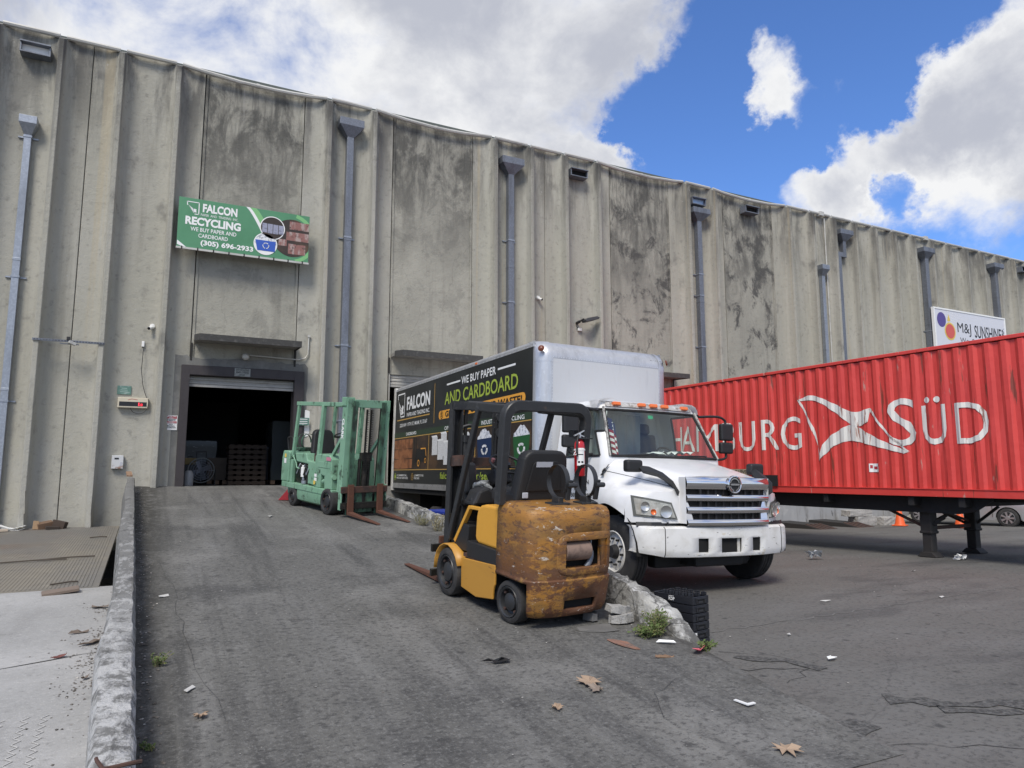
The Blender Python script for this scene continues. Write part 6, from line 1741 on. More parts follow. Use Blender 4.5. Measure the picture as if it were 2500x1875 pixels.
for s_ in (-1, 1):
    x = s_ * .30 - .03
    mb = MB(); mb.prism([(.545, .55), (.585, .55), (.590, .07), (1.60, .025), (1.62, .012), (.55, .012), (.545, .03)], lambda a, b, t: (x + t * (1 if a < 1.2 else .75), a, b), -.05, .05); yp(mb, 'fork', M_rust, bevel=.004)
# gas bottle cradle on the counterweight: two strap rings and brackets
for k, (x, rr) in enumerate(((-.035, .16), (.31, .16))):
    mb = MB(); n = 28; vs = []
    a0, a1 = (-100, 215) if k == 0 else (-120, 235)
    for i in range(n + 1):
        t = R(a0 + (a1 - a0) * i / n)
        for dx in (-.027, .027):
            for dr in (0, .006): vs.append((x + dx, -1.34 + (rr + dr) * cos(t), 1.375 + (rr + dr) * sin(t)))
    fs = []
    for i in range(n):
        b = 4 * i
        for (p, q) in ((0, 1), (1, 3), (3, 2), (2, 0)): fs.append((b + p, b + q, b + 4 + q, b + 4 + p))
    mb.add(vs, fs); yp(mb, 'bottle_strap', M_fklt, smooth=40)
    mb = MB(); mb.box(x - .03, x + .03, -1.40, -1.28, 1.145, 1.22); mb.box(x - .10, x + .10, -1.42, -1.26, 1.145, 1.165)
    mb.bar((x + .03, -1.46, 1.20), (x + .03, -1.50, 1.40), .05, .03); mb.cyl((x, -1.51, 1.35), (x + .10, -1.51, 1.35), .025, n=10); yp(mb, 'strap_bracket', M_fklt, bevel=.006)
# fire extinguisher hangs on the right rear post
fe_ = thing('fire_extinguisher', 'red fire extinguisher strapped to the rear post of the yellow forklift', 'extinguisher')
EX = yf.matrix_world @ Vector((.405, -1.11, 1.40))
fe_.location = EX; fe_.scale = (.92, .92, .92); fe_.rotation_euler = (0, 0, R(5))
mb = MB(); mb.lathe([(0, 0), (.055, 0), (.062, .01), (.062, .33), (.055, .38), (.03, .42), (.02, .44)], (0, 0, 0), (0, 0, 1), 24); mb.build('bottle', M_redext, fe_, smooth=50)
mb = MB()
mb.grid(9, 2, lambda i, k: (.0635 * cos(R(205 + 11 * i)), .0635 * sin(R(205 + 11 * i)), (.12, .32)[k])); lb = mb.build('paper_label', I_white, fe_, smooth=60)
mb = MB(); mb.grid(9, 2, lambda i, k: (.065 * cos(R(207 + 10 * i)), .065 * sin(R(207 + 10 * i)), (.095, .118)[k])); mb.grid(5, 2, lambda i, k: (.065 * cos(R(215 + 6 * i)), .065 * sin(R(215 + 6 * i)), (.15, .17)[k])); mb.grid(5, 2, lambda i, k: (.065 * cos(R(250 + 6 * i)), .065 * sin(R(250 + 6 * i)), (.15, .17)[k])); mb.grid(7, 2, lambda i, k: (.065 * cos(R(215 + 10 * i)), .065 * sin(R(215 + 10 * i)), (.24, .25)[k])); mb.build('label_print', I_black, lb)
mb = MB(); mb.cyl((0, 0, .43), (0, 0, .49), .022); mb.bar((-.02, 0, .48), (.09, -.02, .54), .025, .012); mb.bar((-.02, 0, .48), (.09, -.01, .44), .025, .012); mb.bar((.0, 0, .49), (-.08, -.01, .46), .02, .012); mb.build('valve_head', M_alu, fe_)
mb = MB(); mb.tube([(-.02, -.02, .47), (-.06, -.04, .40), (-.075, -.05, .30), (-.07, -.05, .22)], .012, 8, smooth=4); mb.build('discharge_hose', M_black, fe_, smooth=50)
mb = MB(); mb.lathe([(.064, -.01), (.0665, -.01), (.0665, .01), (.064, .01)], (0, 0, .30), (0, 0, 1), 24); mb.tube([(-.06, -.03, .29), (-.11, -.05, .26), (-.12, -.05, .24), (-.09, -.05, .24), (-.06, -.03, .28)], .005, 5, closed=True); mb.build('strap', I_white, fe_)
# ---------------------------------------------------------------- green forklift
gf = thing('forklift', 'mint green forklift with tall greasy mast and rusty forks on top of the ramp', 'forklift')
place(gf, 3.47, 14.04, 180 + 16)
def gp(mb, name, m, parent=None, **k): return mb.build(name, m, parent or gf, **k)
for s_ in (-1, 1):
    solid_tyre(gf, s_ * .40, 0, .25, .25, .25, s_, M_fklt, .72)
    solid_tyre(gf, s_ * .42, -1.50, .19, .19, .17, s_, M_fklt, .6)
hull = [(-.40, .24), (-.38, .16), (-.30, .11), (.30, .11), (.38, .16), (.40, .24), (.40, .38), (-.40, .38)]
mb = MB(); mb.grid(9, 8, lambda i, k: (hull[i % 8][0] * 1.22, -.27 - (1.03) * k / 7, hull[i % 8][1] - .0), skip=None)
for y in (-.27, -1.30): mb.poly([(a * 1.22, y, b) for a, b in hull])
gp(mb, 'belly', M_green, smooth=40)
mb = MB(); mb.prism([(-2.02, .36), (-1.72, .36), (-1.28, .36), (-.25, .36), (.16, .40), (.16, .48), (-.25, .475), (-2.02, .475)], lambda a, b, t: (t, a, b), -.50, .50); gp(mb, 'deck', M_green, bevel=.012)
mb = MB(); mb.box(-.3, .3, -1.9, .1, .2, .36); gp(mb, 'frame', M_chassis)
# counterweight at the back
mb = MB(); mb.prism([(-1.72, .476), (-1.70, 1.10), (-1.76, 1.13), (-2.0, 1.12), (-2.06, .95), (-2.07, .476)], lambda a, b, t: (t, a, b), -.50, .50); gp(mb, 'counterweight', M_green, bevel=.025, seg=3)
mb = MB(); mb.prism([(-2.08, .20), (-2.08, .476), (-1.74, .476), (-1.74, .34), (-1.9, .2)], lambda a, b, t: (t, a, b), -.33, .33); gp(mb, 'tail_weight', M_green, bevel=.02)
for s_ in (-1, 1):
    mb = MB(); mb.bar((s_ * .46, -1.62, .48), (s_ * .46, -1.60, .95), .07, .10, up=(0, 1, 0)); gp(mb, 'side_strut', M_green, bevel=.006)
    mb = MB(); mb.disc(lambda u, v: (s_ * .505, u, v), -1.88, 1.02, .045, n=16); o_ = gp(mb, 'sticker', I_yel)
mb = MB(); mb.rect(lambda u, v: (.507, u, v), -1.93, .86, -1.83, .96); gp(mb, 'sticker', I_white)
# engine cover, open engine bay
mb = MB(); mb.prism([(-1.58, 1.10), (-1.50, .92), (-.98, .90), (-.96, .50), (-.70, .50), (-.66, .92), (-.70, .96), (-1.02, .97), (-1.08, 1.11)], lambda a, b, t: (t, a, b), -.44, .44); gp(mb, 'engine_cover', M_green, bevel=.02)
mb = MB(); mb.box(-.40, .40, -1.58, -1.0, .48, .89); gp(mb, 'engine_block', M_grease, bevel=.03)
mb = MB(); mb.cyl((.42, -1.20, .62), (.42, -1.20, .82), .05, n=18); mb.cyl((.42, -1.20, .82), (.42, -1.20, .86), .03, n=12); gp(mb, 'fuel_filter', I_white, smooth=40, bevel=.006)
mb = MB(); mb.cyl((.42, -1.18, .56), (.42, -1.18, .62), .03, n=12); mb.cyl((.42, -1.14, .49), (.42, -1.14, .55), .06, n=14); gp(mb, 'filter_bowl', M_galv, smooth=40)
r = random.Random(9)
for k in range(8):
    mb = MB(); y = -1.5 + .07 * k; mb.tube([(.42, y, .5 + r.uniform(.1, .3)), (.45, y + r.uniform(.03, .14), .68), (.42, y + .12, .85), (.36, y + .1, .92)], .011, 6, smooth=4); gp(mb, 'hose', M_black if k % 3 else M_galv, smooth=50)
mb = MB(); mb.tube([(.44, -1.66, 1.06), (.46, -1.56, .98), (.44, -1.5, .88), (.46, -1.42, .80), (.43, -1.36, .78)], .014, 8, smooth=4); gp(mb, 'pale_hose', M_green, smooth=50)
mb = MB(); mb.cyl((.36, -.80, .97), (.36, -.80, 1.10), .035, n=12); mb.tube([(.36, -.8, 1.1), (.33, -.8, 1.2), (.30, -.78, 1.22)], .012, 6); gp(mb, 'brake_lever', M_rustd, smooth=50)
# front cowl
mb = MB(); mb.prism([(-.62, .476), (-.60, 1.09), (-.52, 1.14), (-.02, 1.14), (.06, 1.05), (.10, .70), (.10, .476), (-.18, .476), (-.20, .72), (-.34, .74), (-.36, .476)], lambda a, b, t: (t, a, b), -.48, .48); gp(mb, 'front_cowl', M_green, bevel=.018)
mb = MB(); mb.box(.475, .488, -.46, .02, .88, 1.0); gp(mb, 'cowl_panel', M_green, bevel=.006)
mb = MB(); mb.rect(lambda u, v: (.491, u, v), -.12, 1.03, .06, 1.10); gp(mb, 'pink_sticker', ink('ink pinkish', (.55, .2, .28)))
mb = MB(); mb.disc(lambda u, v: (.4815, u, v), -.38, .80, .02, .045, 14); gp(mb, 'cowl_hole', M_void)
mb = MB(); mb.disc(lambda u, v: (.5015, u, v), -.55, .57, .045, n=14); gp(mb, 'sticker', I_yel)
for z in (.68, .60):
    mb = MB(); mb.rect(lambda u, v: (.4815, u, v), -.60, z, -.50, z + .06); gp(mb, 'sticker', I_white)
mb = MB(); mb.cyl((.43, -.30, .60), (.43, .12, .72), .05, n=14); gp(mb, 'tilt_cylinder', M_green, smooth=40)
# seat, wheel
mb = MB(); mb.box(-.26, .26, -1.25, -.78, .99, 1.12); st = gp(mb, 'seat', M_seat, bevel=.04, seg=3)
mb = MB(); mb.prism(backpoly(.27, 1.10, 1.60, .12), lambda a, b, t: (a, t - .16 * (b - 1.1), b), -1.26, -1.12); mb.build('seat_back', M_seat, st, bevel=.03, seg=3)
mb = MB(); C0 = Vector((0, -.36, 1.52)); e2 = Vector((0, .90, .30)).normalized(); e3 = e1.cross(e2)
mb.tube([C0 + e1 * .19 * cos(2 * pi * i / 28) + e2 * .19 * sin(2 * pi * i / 28) for i in range(28)], .014, 8, closed=True)
for a in (90, 210, 330): mb.cyl(C0 - e3 * .03, C0 + e1 * .18 * cos(R(a)) + e2 * .18 * sin(R(a)), .012, n=6)
gp(mb, 'steering_wheel', M_black, smooth=50)
mb = MB(); mb.cyl((0, -.20, 1.1), C0 - e3 * .02, .035); mb.lathe([(0, .05), (.06, .03), (.06, -.05), (.035, -.09)], C0 - e3 * .06, e3, 14); gp(mb, 'steering_column', M_black, smooth=50)
# overhead guard
for s_ in (-1, 1):
    mb = MB(); mb.bar((s_ * .44, -1.66, 1.0), (s_ * .42, -1.52, 2.10), .06, .07, up=(0, 1, 0)); gp(mb, 'guard_rear_post', M_green, bevel=.008)
    mb = MB(); mb.bar((s_ * .44, -.52, 1.10), (s_ * .43, -.42, 2.10), .075, .085, up=(0, 1, 0)); gp(mb, 'guard_front_post', M_green, bevel=.008)
    mb = MB(); mb.bar((s_ * .43, -1.58, 2.13), (s_ * .43, .33, 2.13), .06, .08); gp(mb, 'guard_side_rail', M_green, bevel=.008)
    mb = MB(); mb.bar((s_ * .42, .38, 1.55), (s_ * .40, -.05, 1.12), .05, .06, up=(0, 1, 0)); gp(mb, 'guard_brace', M_green)
for y in (-1.57, -.42, .30):
    mb = MB(); mb.bar((-.40, y, 2.13), (.40, y, 2.13), .07, .075); gp(mb, 'guard_cross_bar', M_green, bevel=.008)
for i in range(4):
    mb = MB(); mb.bar((-.27 + .18 * i, -1.54, 2.12), (-.27 + .18 * i, .28, 2.12), .022, .04); gp(mb, 'guard_bar', M_green)
# gas bottle rings and the black handle at the back
for y in (-1.78, -1.98):
    mb = MB(); n = 22; vs = []
    for i in range(n + 1):
        t = R(-60 + 250 * i / n)
        for dy in (-.03, .03): vs.append((.05 + .16 * cos(t), y + dy, 1.32 + .17 * sin(t)))
    mb.add(vs, [(2 * i, 2 * i + 1, 2 * i + 3, 2 * i + 2) for i in range(n)]); gp(mb, 'bottle_strap', M_greend, solid=.006)
mb = MB(); mb.prism([(-.2, 1.12), (.3, 1.12), (.25, 1.19), (-.12, 1.19)], lambda a, b, t: (a, t, b), -2.0, -1.72); gp(mb, 'bottle_cradle', M_greend, bevel=.01)
mb = MB(); mb.tube([(.40, -1.95, 1.12), (.42, -1.98, 1.34), (.42, -1.94, 1.40), (.42, -1.76, 1.40), (.42, -1.72, 1.34), (.40, -1.74, 1.12)], .018, 8, smooth=3); gp(mb, 'black_handle', M_black, smooth=50)
# mast, slightly tilted forward
ml = lambda z: .36 + .03 * z
for s_ in (-1, 1):
    mb = MB(); mb.prism([(.04, .46), (.04, 2.24), (.17, 2.24), (.17, .46)], lambda a, b, t: (t, .22 + a + .06 * b, b), s_ * .47, s_ * .43); mp_ = gp(mb, 'mast_channel', M_green, bevel=.006)
    mb = MB(); mb.prism([(.17, .46), (.17, 2.24), (.22, 2.24), (.22, .46)], lambda a, b, t: (t, .22 + a + .06 * b, b), s_ * .47, s_ * .34); mb.build('channel_face', M_green, mp_, bevel=.006)
    mb = MB(); mb.prism([(.225, .04), (.225, 2.20), (.26, 2.20), (.26, .04)], lambda a, b, t: (t, .22 + a + .06 * b, b), s_ * .36, s_ * .26); gp(mb, 'inner_channel', M_greend, bevel=.006)
    mb = MB(); mb.prism([(.14, .10), (.14, 2.10), (.22, 2.10), (.22, .10)], lambda a, b, t: (t, .22 + a + .06 * b, b), s_ * .33, s_ * .29); gp(mb, 'grease_track', M_grease)
    mb = MB(); mb.cyl((s_ * .045, .53, .9), (s_ * .045, .57, 2.05), .02, n=8)
    for q in range(34): mb.obox((s_ * .045, .523 + .06 * (.9 + q * .034) - .035, .92 + q * .034), (.052, .03, .012))
    gp(mb, 'lift_chain', M_grease)
mb = MB(); mb.prism([(.10, 2.08), (.10, 2.23), (.245, 2.23), (.245, 2.08)], lambda a, b, t: (t, .22 + a + .06 * b, b), -.33, .33); gp(mb, 'mast_crosshead', M_green, bevel=.008)
mb = MB(); mb.prism([(.02, 2.10), (.02, 2.27), (.18, 2.27), (.18, 2.10)], lambda a, b, t: (t, .22 + a + .06 * b, b), .30, .49); gp(mb, 'mast_cap', M_green, bevel=.01)
mb = MB(); mb.cyl((0, .44, .1), (0, .50, 1.18), .06, n=16); mb.box(-.11, .11, .46, .56, 1.06, 1.22); mb.cyl((-.1, .42, .1), (-.1, .47, 1.1), .035, n=12); mb.cyl((.1, .42, .1), (.1, .47, 1.1), .035, n=12); gp(mb, 'lift_cylinder', M_grease, smooth=40)
mb = MB(); mb.box(-.20, .20, .43, .50, .08, .52); gp(mb, 'mast_base', M_greend, bevel=.01)
t = MB(); t.text(lambda u, v: (u, v, 0), 'CLARK', (0, 0, .40, .085), .05)
mb = MB(); mb.add([(.473, .22 + .062 + p[1] + .06 * (1.86 - p[0]), 1.86 - p[0]) for p in t.v], t.f); gp(mb, 'maker_lettering', I_white)
for z0, z1 in ((.16, .28), (.46, .58)):
    mb = MB(); mb.box(-.50, .50, .50, .55, z0, z1); gp(mb, 'carriage_bar', M_rustd if z0 > .3 else M_grease, bevel=.006)
for s_ in (-1, 1):
    mb = MB(); mb.box(s_ * .50, s_ * .47, .42, .52, .14, .60); gp(mb, 'carriage_cheek', M_green, bevel=.006)
    x = s_ * .32
    mb = MB(); mb.prism([(.55, .62), (.59, .62), (.60, .11), (1.58, .03), (1.60, .012), (.555, .06), (.55, .10)], lambda a, b, t: (x + t * (1 if a < 1.2 else .6), a, b), -.06, .06); gp(mb, 'fork', M_rust if True else M_rustd, bevel=.004)
# red steel wedge behind the green forklift
mb = MB(); mb.prism([(0, 0), (.85, 0), (.80, .06), (.55, .50), (.45, .52)], lambda a, b, t: (a, t, b), 0, .05); mb.prism([(0, 0), (.85, 0), (.85, .03), (0, .03)], lambda a, b, t: (a, t, b), .051, .5); mb.prism([(.40, .03), (.52, .03), (.52, .35)], lambda a, b, t: (a, t, b), .051, .45)
o = mb.build('steel_wedge', M_redsteel, loc=(2.45, 16.3, ramp_z(16.3) + .01), bevel=.006); o.rotation_euler = (PITCH, 0, R(-28)); tag(o, 'red painted steel wedge lying behind the green forklift at the door', 'steel wedge')
# ================================================================ container on chassis
CANG = 92.0
CO = Vector((13.75, 9.4, 0))
cdir = Vector((cos(R(CANG)), sin(R(CANG)), 0))       # along the container towards the wall
# local frame: x = along towards the viewer's right (away from the wall), y = into the container, z up
cont = thing('shipping_container', 'red corrugated shipping container with big white shipping line lettering', 'container', CO, (0, 0, R(CANG + 180)))
CW_, CZ0, CZ1 = 2.62, 1.235, 4.215
CL0, CL1 = -9.35, 4.1        # local x from the wall end to the front end
PITCH_C = .285
def corr(x):
    """depth of the corrugated wall at local x"""
    t = (x / PITCH_C) % 1.0
    if t < .27: return .012
    if t < .48: return .012 + .036 * (t - .27) / .21
    if t < .77: return .048
    return .048 - .036 * (t - .77) / .23
brk = []
k = math.floor(CL0 / PITCH_C)
while k * PITCH_C < CL1:
    for q in (0, .27, .48, .77):
        x = (k + q) * PITCH_C
        if CL0 + .12 < x < CL1 - .12: brk.append(x)
    k += 1
brk = [CL0 + .12] + brk + [CL1 - .12]
r = random.Random(11)
zz = [CZ0 + .16, CZ0 + .6, CZ0 + 1.2, CZ0 + 1.8, CZ0 + 2.4, CZ1 - .09]
mb = MB(); mb.grid(len(brk), len(zz), lambda i, j: (brk[i], corr(brk[i] + 1e-6) + (r.uniform(-.007, .012) if 0 < j < 5 else 0), zz[j]))
cw = mb.build('side_panel', M_cred, cont, recalc=False)
mb = MB(); mb.grid(len(brk), 2, lambda i, j: (brk[i], CW_ - corr(brk[i] + 1e-6), (CZ0 + .16, CZ1 - .09)[j])); mb.build('side_panel', M_cred, cont)
mb = MB(); mb.box(CL0 + .1, CL1 - .1, .0, .06, CZ1 - .075, CZ1 - .0); mb.build('top_rail', M_cred, cont, bevel=.012)
mb = MB(); mb.box(CL0 + .1, CL1 - .1, -.004, .05, CZ0, CZ0 + .15); mb.box(CL0 + .1, CL1 - .1, -.02, .004, CZ0 + .142, CZ0 + .158); mb.build('bottom_rail', M_cred, cont, bevel=.006)
mb = MB(); mb.box(CL0 + .1, CL1 - .1, CW_ - .05, CW_, CZ0, CZ0 + .15); mb.box(CL0 + .1, CL1 - .1, CW_ - .06, CW_, CZ1 - .08, CZ1); mb.build('far_rails', M_cred, cont)
mb = MB(); mb.box(CL0, CL1, .02, CW_ - .02, CZ1 - .06, CZ1 - .03); mb.build('roof', M_cred, cont)
mb = MB(); mb.box(CL0, CL1, .02, CW_ - .02, CZ0 + .03, CZ0 + .12); mb.build('floor', M_chassis, cont)
for x in (CL0, CL1 - .12):
    for y in (0, CW_ - .12):
        mb = MB(); mb.box(x, x + .12, y - .003, y + .12, CZ0, CZ1); mb.build('corner_post', M_cred, cont, bevel=.01)
for x in (CL0 + .03, CL1 - .06):
    mb = MB(); mb.box(x, x + .03, .12, CW_ - .12, CZ0, CZ1 - .01); mb.build('end_wall', M_cred, cont)
# lettering that follows the corrugation
def onpanel(t, name, m, d=.004):
    bm = bmesh.new()
    vs = [bm.verts.new(p) for p in t.v]
    for f_ in t.f:
        try: bm.faces.new([vs[i] for i in f_])
        except ValueError: pass
    xs_ = [v.co.x for v in bm.verts]; a, b = min(xs_), max(xs_)
    for q in brk:
        if a < q < b:
            bmesh.ops.bisect_plane(bm, geom=bm.verts[:] + bm.edges[:] + bm.faces[:], plane_co=(q, 0, 0), plane_no=(1, 0, 0), dist=1e-5)
    for v in bm.verts: v.co = (v.co.x, corr(v.co.x + (1e-6)) - d - .004, v.co.z)
    me = bpy.data.meshes.new(name); bm.to_mesh(me); bm.free()
    me.materials.append(m); o = bpy.data.objects.new(name, me); COL.objects.link(o); o.parent = cont
    return o
def cx(Y): return 9.4 - Y       # local x from the measured distance
P2 = lambda u, v: (u, 0, v)
def letter(s, Yl, Yr, z0, z1, bold=0.0):
    t = MB(); t.text(P2, s, (cx(Yl), z0, cx(Yr), z1), bold); onpanel(t, 'letter', M_cwhite)
letter('H', 16.42, 16.02, 2.30, 3.02, -.004); letter('A', 16.02, 15.50, 2.30, 3.02, -.004); letter('M', 15.42, 14.60, 2.29, 3.02, -.008); letter('B', 14.42, 13.98, 2.28, 3.03); letter('U', 13.84, 13.29, 2.26, 3.02); letter('R', 13.08, 12.56, 2.27, 3.03); letter('G', 12.48, 11.88, 2.25, 3.05)
letter('S', 9.70, 9.10, 2.25, 3.24, .0); letter('U', 8.98, 8.49, 2.26, 3.05, .006); letter('D', 8.33, 7.72, 2.26, 3.05, .0)
t = MB(); t.disc(P2, cx(8.85), 3.155, .062, n=18); onpanel(t, 'umlaut_dot', M_cwhite)
t = MB(); t.disc(P2, cx(8.66), 3.155, .062, n=18); onpanel(t, 'umlaut_dot', M_cwhite)
def smooth_poly(pts, n=5):
    out = []
    for i in range(len(pts) - 1):
        p0, p1, p2, p3 = pts[max(i - 1, 0)], pts[i], pts[i + 1], pts[min(i + 2, len(pts) - 1)]
        for k in range(n): out.append((catrom(p0[0], p1[0], p2[0], p3[0], k / n), catrom(p0[1], p1[1], p2[1], p3[1], k / n)))
    return out + [pts[-1]]
def strip(top, bot, name='flag_emblem'):
    a = smooth_poly(top); b = smooth_poly(bot); t = MB(); n = len(a)
    t.add([P2(cx(y), z) for y, z in a] + [P2(cx(y), z) for y, z in b], [(i, i + 1, n + i + 1, n + i) for i in range(n - 1)]); onpanel(t, name, M_cwhite)
strip([(11.95, 3.43), (11.54, 3.51), (10.94, 3.25), (10.63, 3.08), (10.40, 3.035), (10.10, 3.10)], [(11.93, 3.405), (11.44, 3.365), (10.90, 3.02), (10.60, 2.78), (10.40, 2.715), (10.16, 2.80)])
strip([(11.445, 1.98), (11.275, 2.41), (10.74, 2.72), (10.47, 2.73), (9.96, 2.43), (9.29, 2.13)], [(11.36, 2.06), (11.02, 2.31), (10.72, 2.395), (10.49, 2.395), (9.97, 2.25), (9.40, 2.095)])
strip([(11.95, 3.43), (11.80, 3.15), (11.56, 2.60), (11.40, 2.13)], [(11.90, 3.44), (11.76, 3.17), (11.50, 2.62), (11.445, 1.98)])
strip([(10.14, 3.07), (9.78, 2.54), (9.50, 2.27), (9.36, 2.16)], [(10.09, 3.09), (9.74, 2.56), (9.45, 2.29), (9.28, 2.14)])
t = MB(); t.rect(P2, cx(10.19), 1.72, cx(9.98), 1.90); onpanel(t, 'sticker', I_white)
t = MB(); t.rect(P2, cx(10.165), 1.80, cx(10.12), 1.87); t.rect(P2, cx(10.09), 1.78, cx(10.0), 1.84); onpanel(t, 'sticker_print', I_red, .008)
# chassis trailer below
ch = thing('container_chassis', 'black skeletal trailer chassis on landing legs carrying the red container', 'trailer', CO, (0, 0, R(CANG + 180)))
for y in (.72, 1.72):
    mb = MB(); mb.prism([(CL0, 1.0), (.25, 1.0), (.6, 1.14), (CL1, 1.17), (CL1, 1.225), (CL0, 1.225)], lambda a, b, t: (a, t, b), y, y + .14); mb.build('main_beam', M_chassis, ch)
mb = MB(); mb.prism([(-9.3, .92), (-4, .91), (-.2, .90), (.85, .90), (1.15, .96), (1.48, 1.17), (1.48, 1.225), (-9.3, 1.225)], lambda a, b, t: (a, t, b), .30, .36); mb.build('side_skirt', M_chassis, ch)
for x in (-8, -6, -4, -2, 0, 1.0, 3.2):
    mb = MB(); mb.box(x, x + .12, .05, 2.57, 1.05 if x < 2 else 1.16, 1.22); mb.build('cross_member', M_chassis, ch)
M_leg = plain('grimy leg steel', (.03, .027, .026), .7, amt=.6)
for (y, xs_) in ((.53, .10), (2.12, .10)):
    x = xs_
    mb = MB(); mb.box(x - .115, x + .115, y - .115, y + .115, .50, 1.2)
    lg = mb.build('landing_leg', M_leg, ch, bevel=.02)
    mb = MB(); mb.box(x - .095, x + .095, y - .095, y + .095, .06, .56); mb.build('inner_leg', M_leg, lg, bevel=.015)
    mb = MB(); mb.box(x - .13, x + .13, y - .13, y + .13, .47, .53); mb.build('collar', M_leg, lg, bevel=.02)
    mb = MB(); mb.prism([(-.19, .0), (.19, .0), (.19, .02), (.10, .10), (-.10, .10), (-.19, .02)], lambda a, b, t: (x + a, y + t, b), -.14, .14); mb.build('sand_shoe', M_leg, lg, bevel=.006)
    mb = MB(); mb.bar((x, y, .56), (x - 1.05, y + .02, 1.0), .05, .05); mb.build('brace', M_rustd, ch)
    mb = MB(); mb.bar((x, y, .56), (x + .55, y, 1.0), .05, .05); mb.build('brace', M_leg, ch)
mb = MB(); mb.bar((.10, .5, .58), (.10, 2.1, .58), .06, .07); mb.build('cross_bar', M_rustd, ch)
mb = MB(); mb.bar((.12, .5, .66), (.05, 2.1, 1.05), .05, .04); mb.bar((.08, 2.1, .66), (.05, .5, 1.05), .05, .04); mb.build('cross_brace', M_rustd, ch)
mb = MB(); mb.cyl((-.2, .35, .95), (.35, .35, .95), .035); mb.build('crank_shaft', M_galv_d, ch)
for k in range(2):
    for y, s_ in ((.25, -1), (2.37, 1)):
        wheel(ch, (-6.2 - 1.3 * k, y, .29), .53, .28, (0, s_, 0), M_rim_w, None, 8)
mb = MB(); mb.box(-4.20, -2.85, -.015, -.006, CZ0 + .05, CZ0 + .001 + .32)
# warning board beside the truck bonnet
wb = thing('warning_board', 'dirty warning board with loading level wording on the chassis near the truck bonnet', 'sign', CO, (0, 0, R(CANG + 180)))
mb = MB(); mb.box(cx(14.6), cx(13.3), -.05, -.03, 1.66, 1.80); mb.build('board', mat('dirty cream board', (.36, .31, .22), .8, layers=[DIRT((.10, .085, .06), (9, 9, 14), .48, .62, .8)]), wb)
mb = MB(); mb.text(lambda u, v: (u, -.053, v), 'LOADING LEVELS', (cx(14.45), 1.69, cx(13.45), 1.77), .02); mb.build('lettering', I_black, wb)
mb = MB(); mb.box(cx(13.4), cx(12.6), -.05, -.03, 1.38, 1.65); mb.build('black_plate', M_chassis, wb)
# ================================================================ silver car
car = thing('parked_car', 'silver saloon car parked behind the container landing legs', 'car', (26.9, 15.9, -.17), (0, 0, R(-76.5)))
# local: x forward, y left, z up; camera sees its right hand side (y negative)
WB = 2.80; sec_x = [-2.2, -2.15, -1.9, -1.4, -.9, -.3, .4, 1.0, 1.35, 1.8, 2.2, 2.45, 2.5]
top_z = [.62, .80, .98, 1.04, 1.42, 1.52, 1.50, 1.32, 1.08, .98, .86, .72, .55]
belt = [.60, .78, .92, .96, .97, .96, .95, .94, .93, .90, .82, .70, .54]
hwid = [.62, .78, .88, .92, .94, .95, .95, .94, .93, .91, .86, .72, .55]
mb = MB()
def carpt(i, k):
    x = sec_x[i]; w = hwid[i]; b = belt[i]; t = top_z[i]
    ax = (-1.42, 1.40)
    prof_c = [(-w * .97, .22), (-w * 1.0, .45), (-w, b - .12), (-w * .96, b), (-w * .72 if t - b > .2 else -w * .9, t - .05 if t - b > .2 else t - .01), (-w * .45, t), (w * .45, t), (w * .72 if t - b > .2 else w * .9, t - .05 if t - b > .2 else t - .01), (w * .96, b), (w, b - .12), (w * 1.0, .45), (w * .97, .22)]
    return (x, prof_c[k][0], prof_c[k][1])
xs_dense = []
SX = sec_x
def interp(arr, x):
    for i in range(len(SX) - 1):
        if SX[i] <= x <= SX[i + 1]:
            return arr[i] + (arr[i + 1] - arr[i]) * (x - SX[i]) / (SX[i + 1] - SX[i])
    return arr[-1]
dx = sorted(set(SX + [-1.42 + .36 * cos(R(15 * i)) for i in range(13)] + [1.38 + .36 * cos(R(15 * i)) for i in range(13)]))
def carpt2(i, k):
    x = dx[i]; w, b, t = interp(hwid, x), interp(belt, x), interp(top_z, x)
    zb = .24
    for a in (-1.42, 1.38):
        if abs(x - a) < .36: zb = max(zb, .33 + math.sqrt(.36 ** 2 - (x - a) ** 2))
    hi = t - b > .2
    pr = [(-w * .97, zb), (-w, max(zb + .01, .46)), (-w, max(zb + .02, b - .12)), (-w * .96, max(zb + .03, b)), (-w * (.74 if hi else .9), t - .05 if hi else t - .01), (-w * .45, t)]
    pr = pr + [(-a, z) for a, z in pr[::-1]]
    return (x, pr[k][0], pr[k][1])
def iswin(i, k): return k in (3, 7) and interp(top_z, (dx[i] + dx[i + 1]) / 2) - interp(belt, (dx[i] + dx[i + 1]) / 2) > .25 and -1.2 < dx[i] < .95
mb.grid(len(dx), 12, carpt2, skip=iswin)
mb.build('body', M_silver, car, smooth=35)
mb = MB()
for i in range(len(dx) - 1):
    for k in (3, 7):
        if iswin(i, k): mb.quad(carpt2(i, k), carpt2(i + 1, k), carpt2(i + 1, k + 1), carpt2(i, k + 1))
mb.build('side_glass', mat('dark car glass', (.02, .025, .03), .08), car)
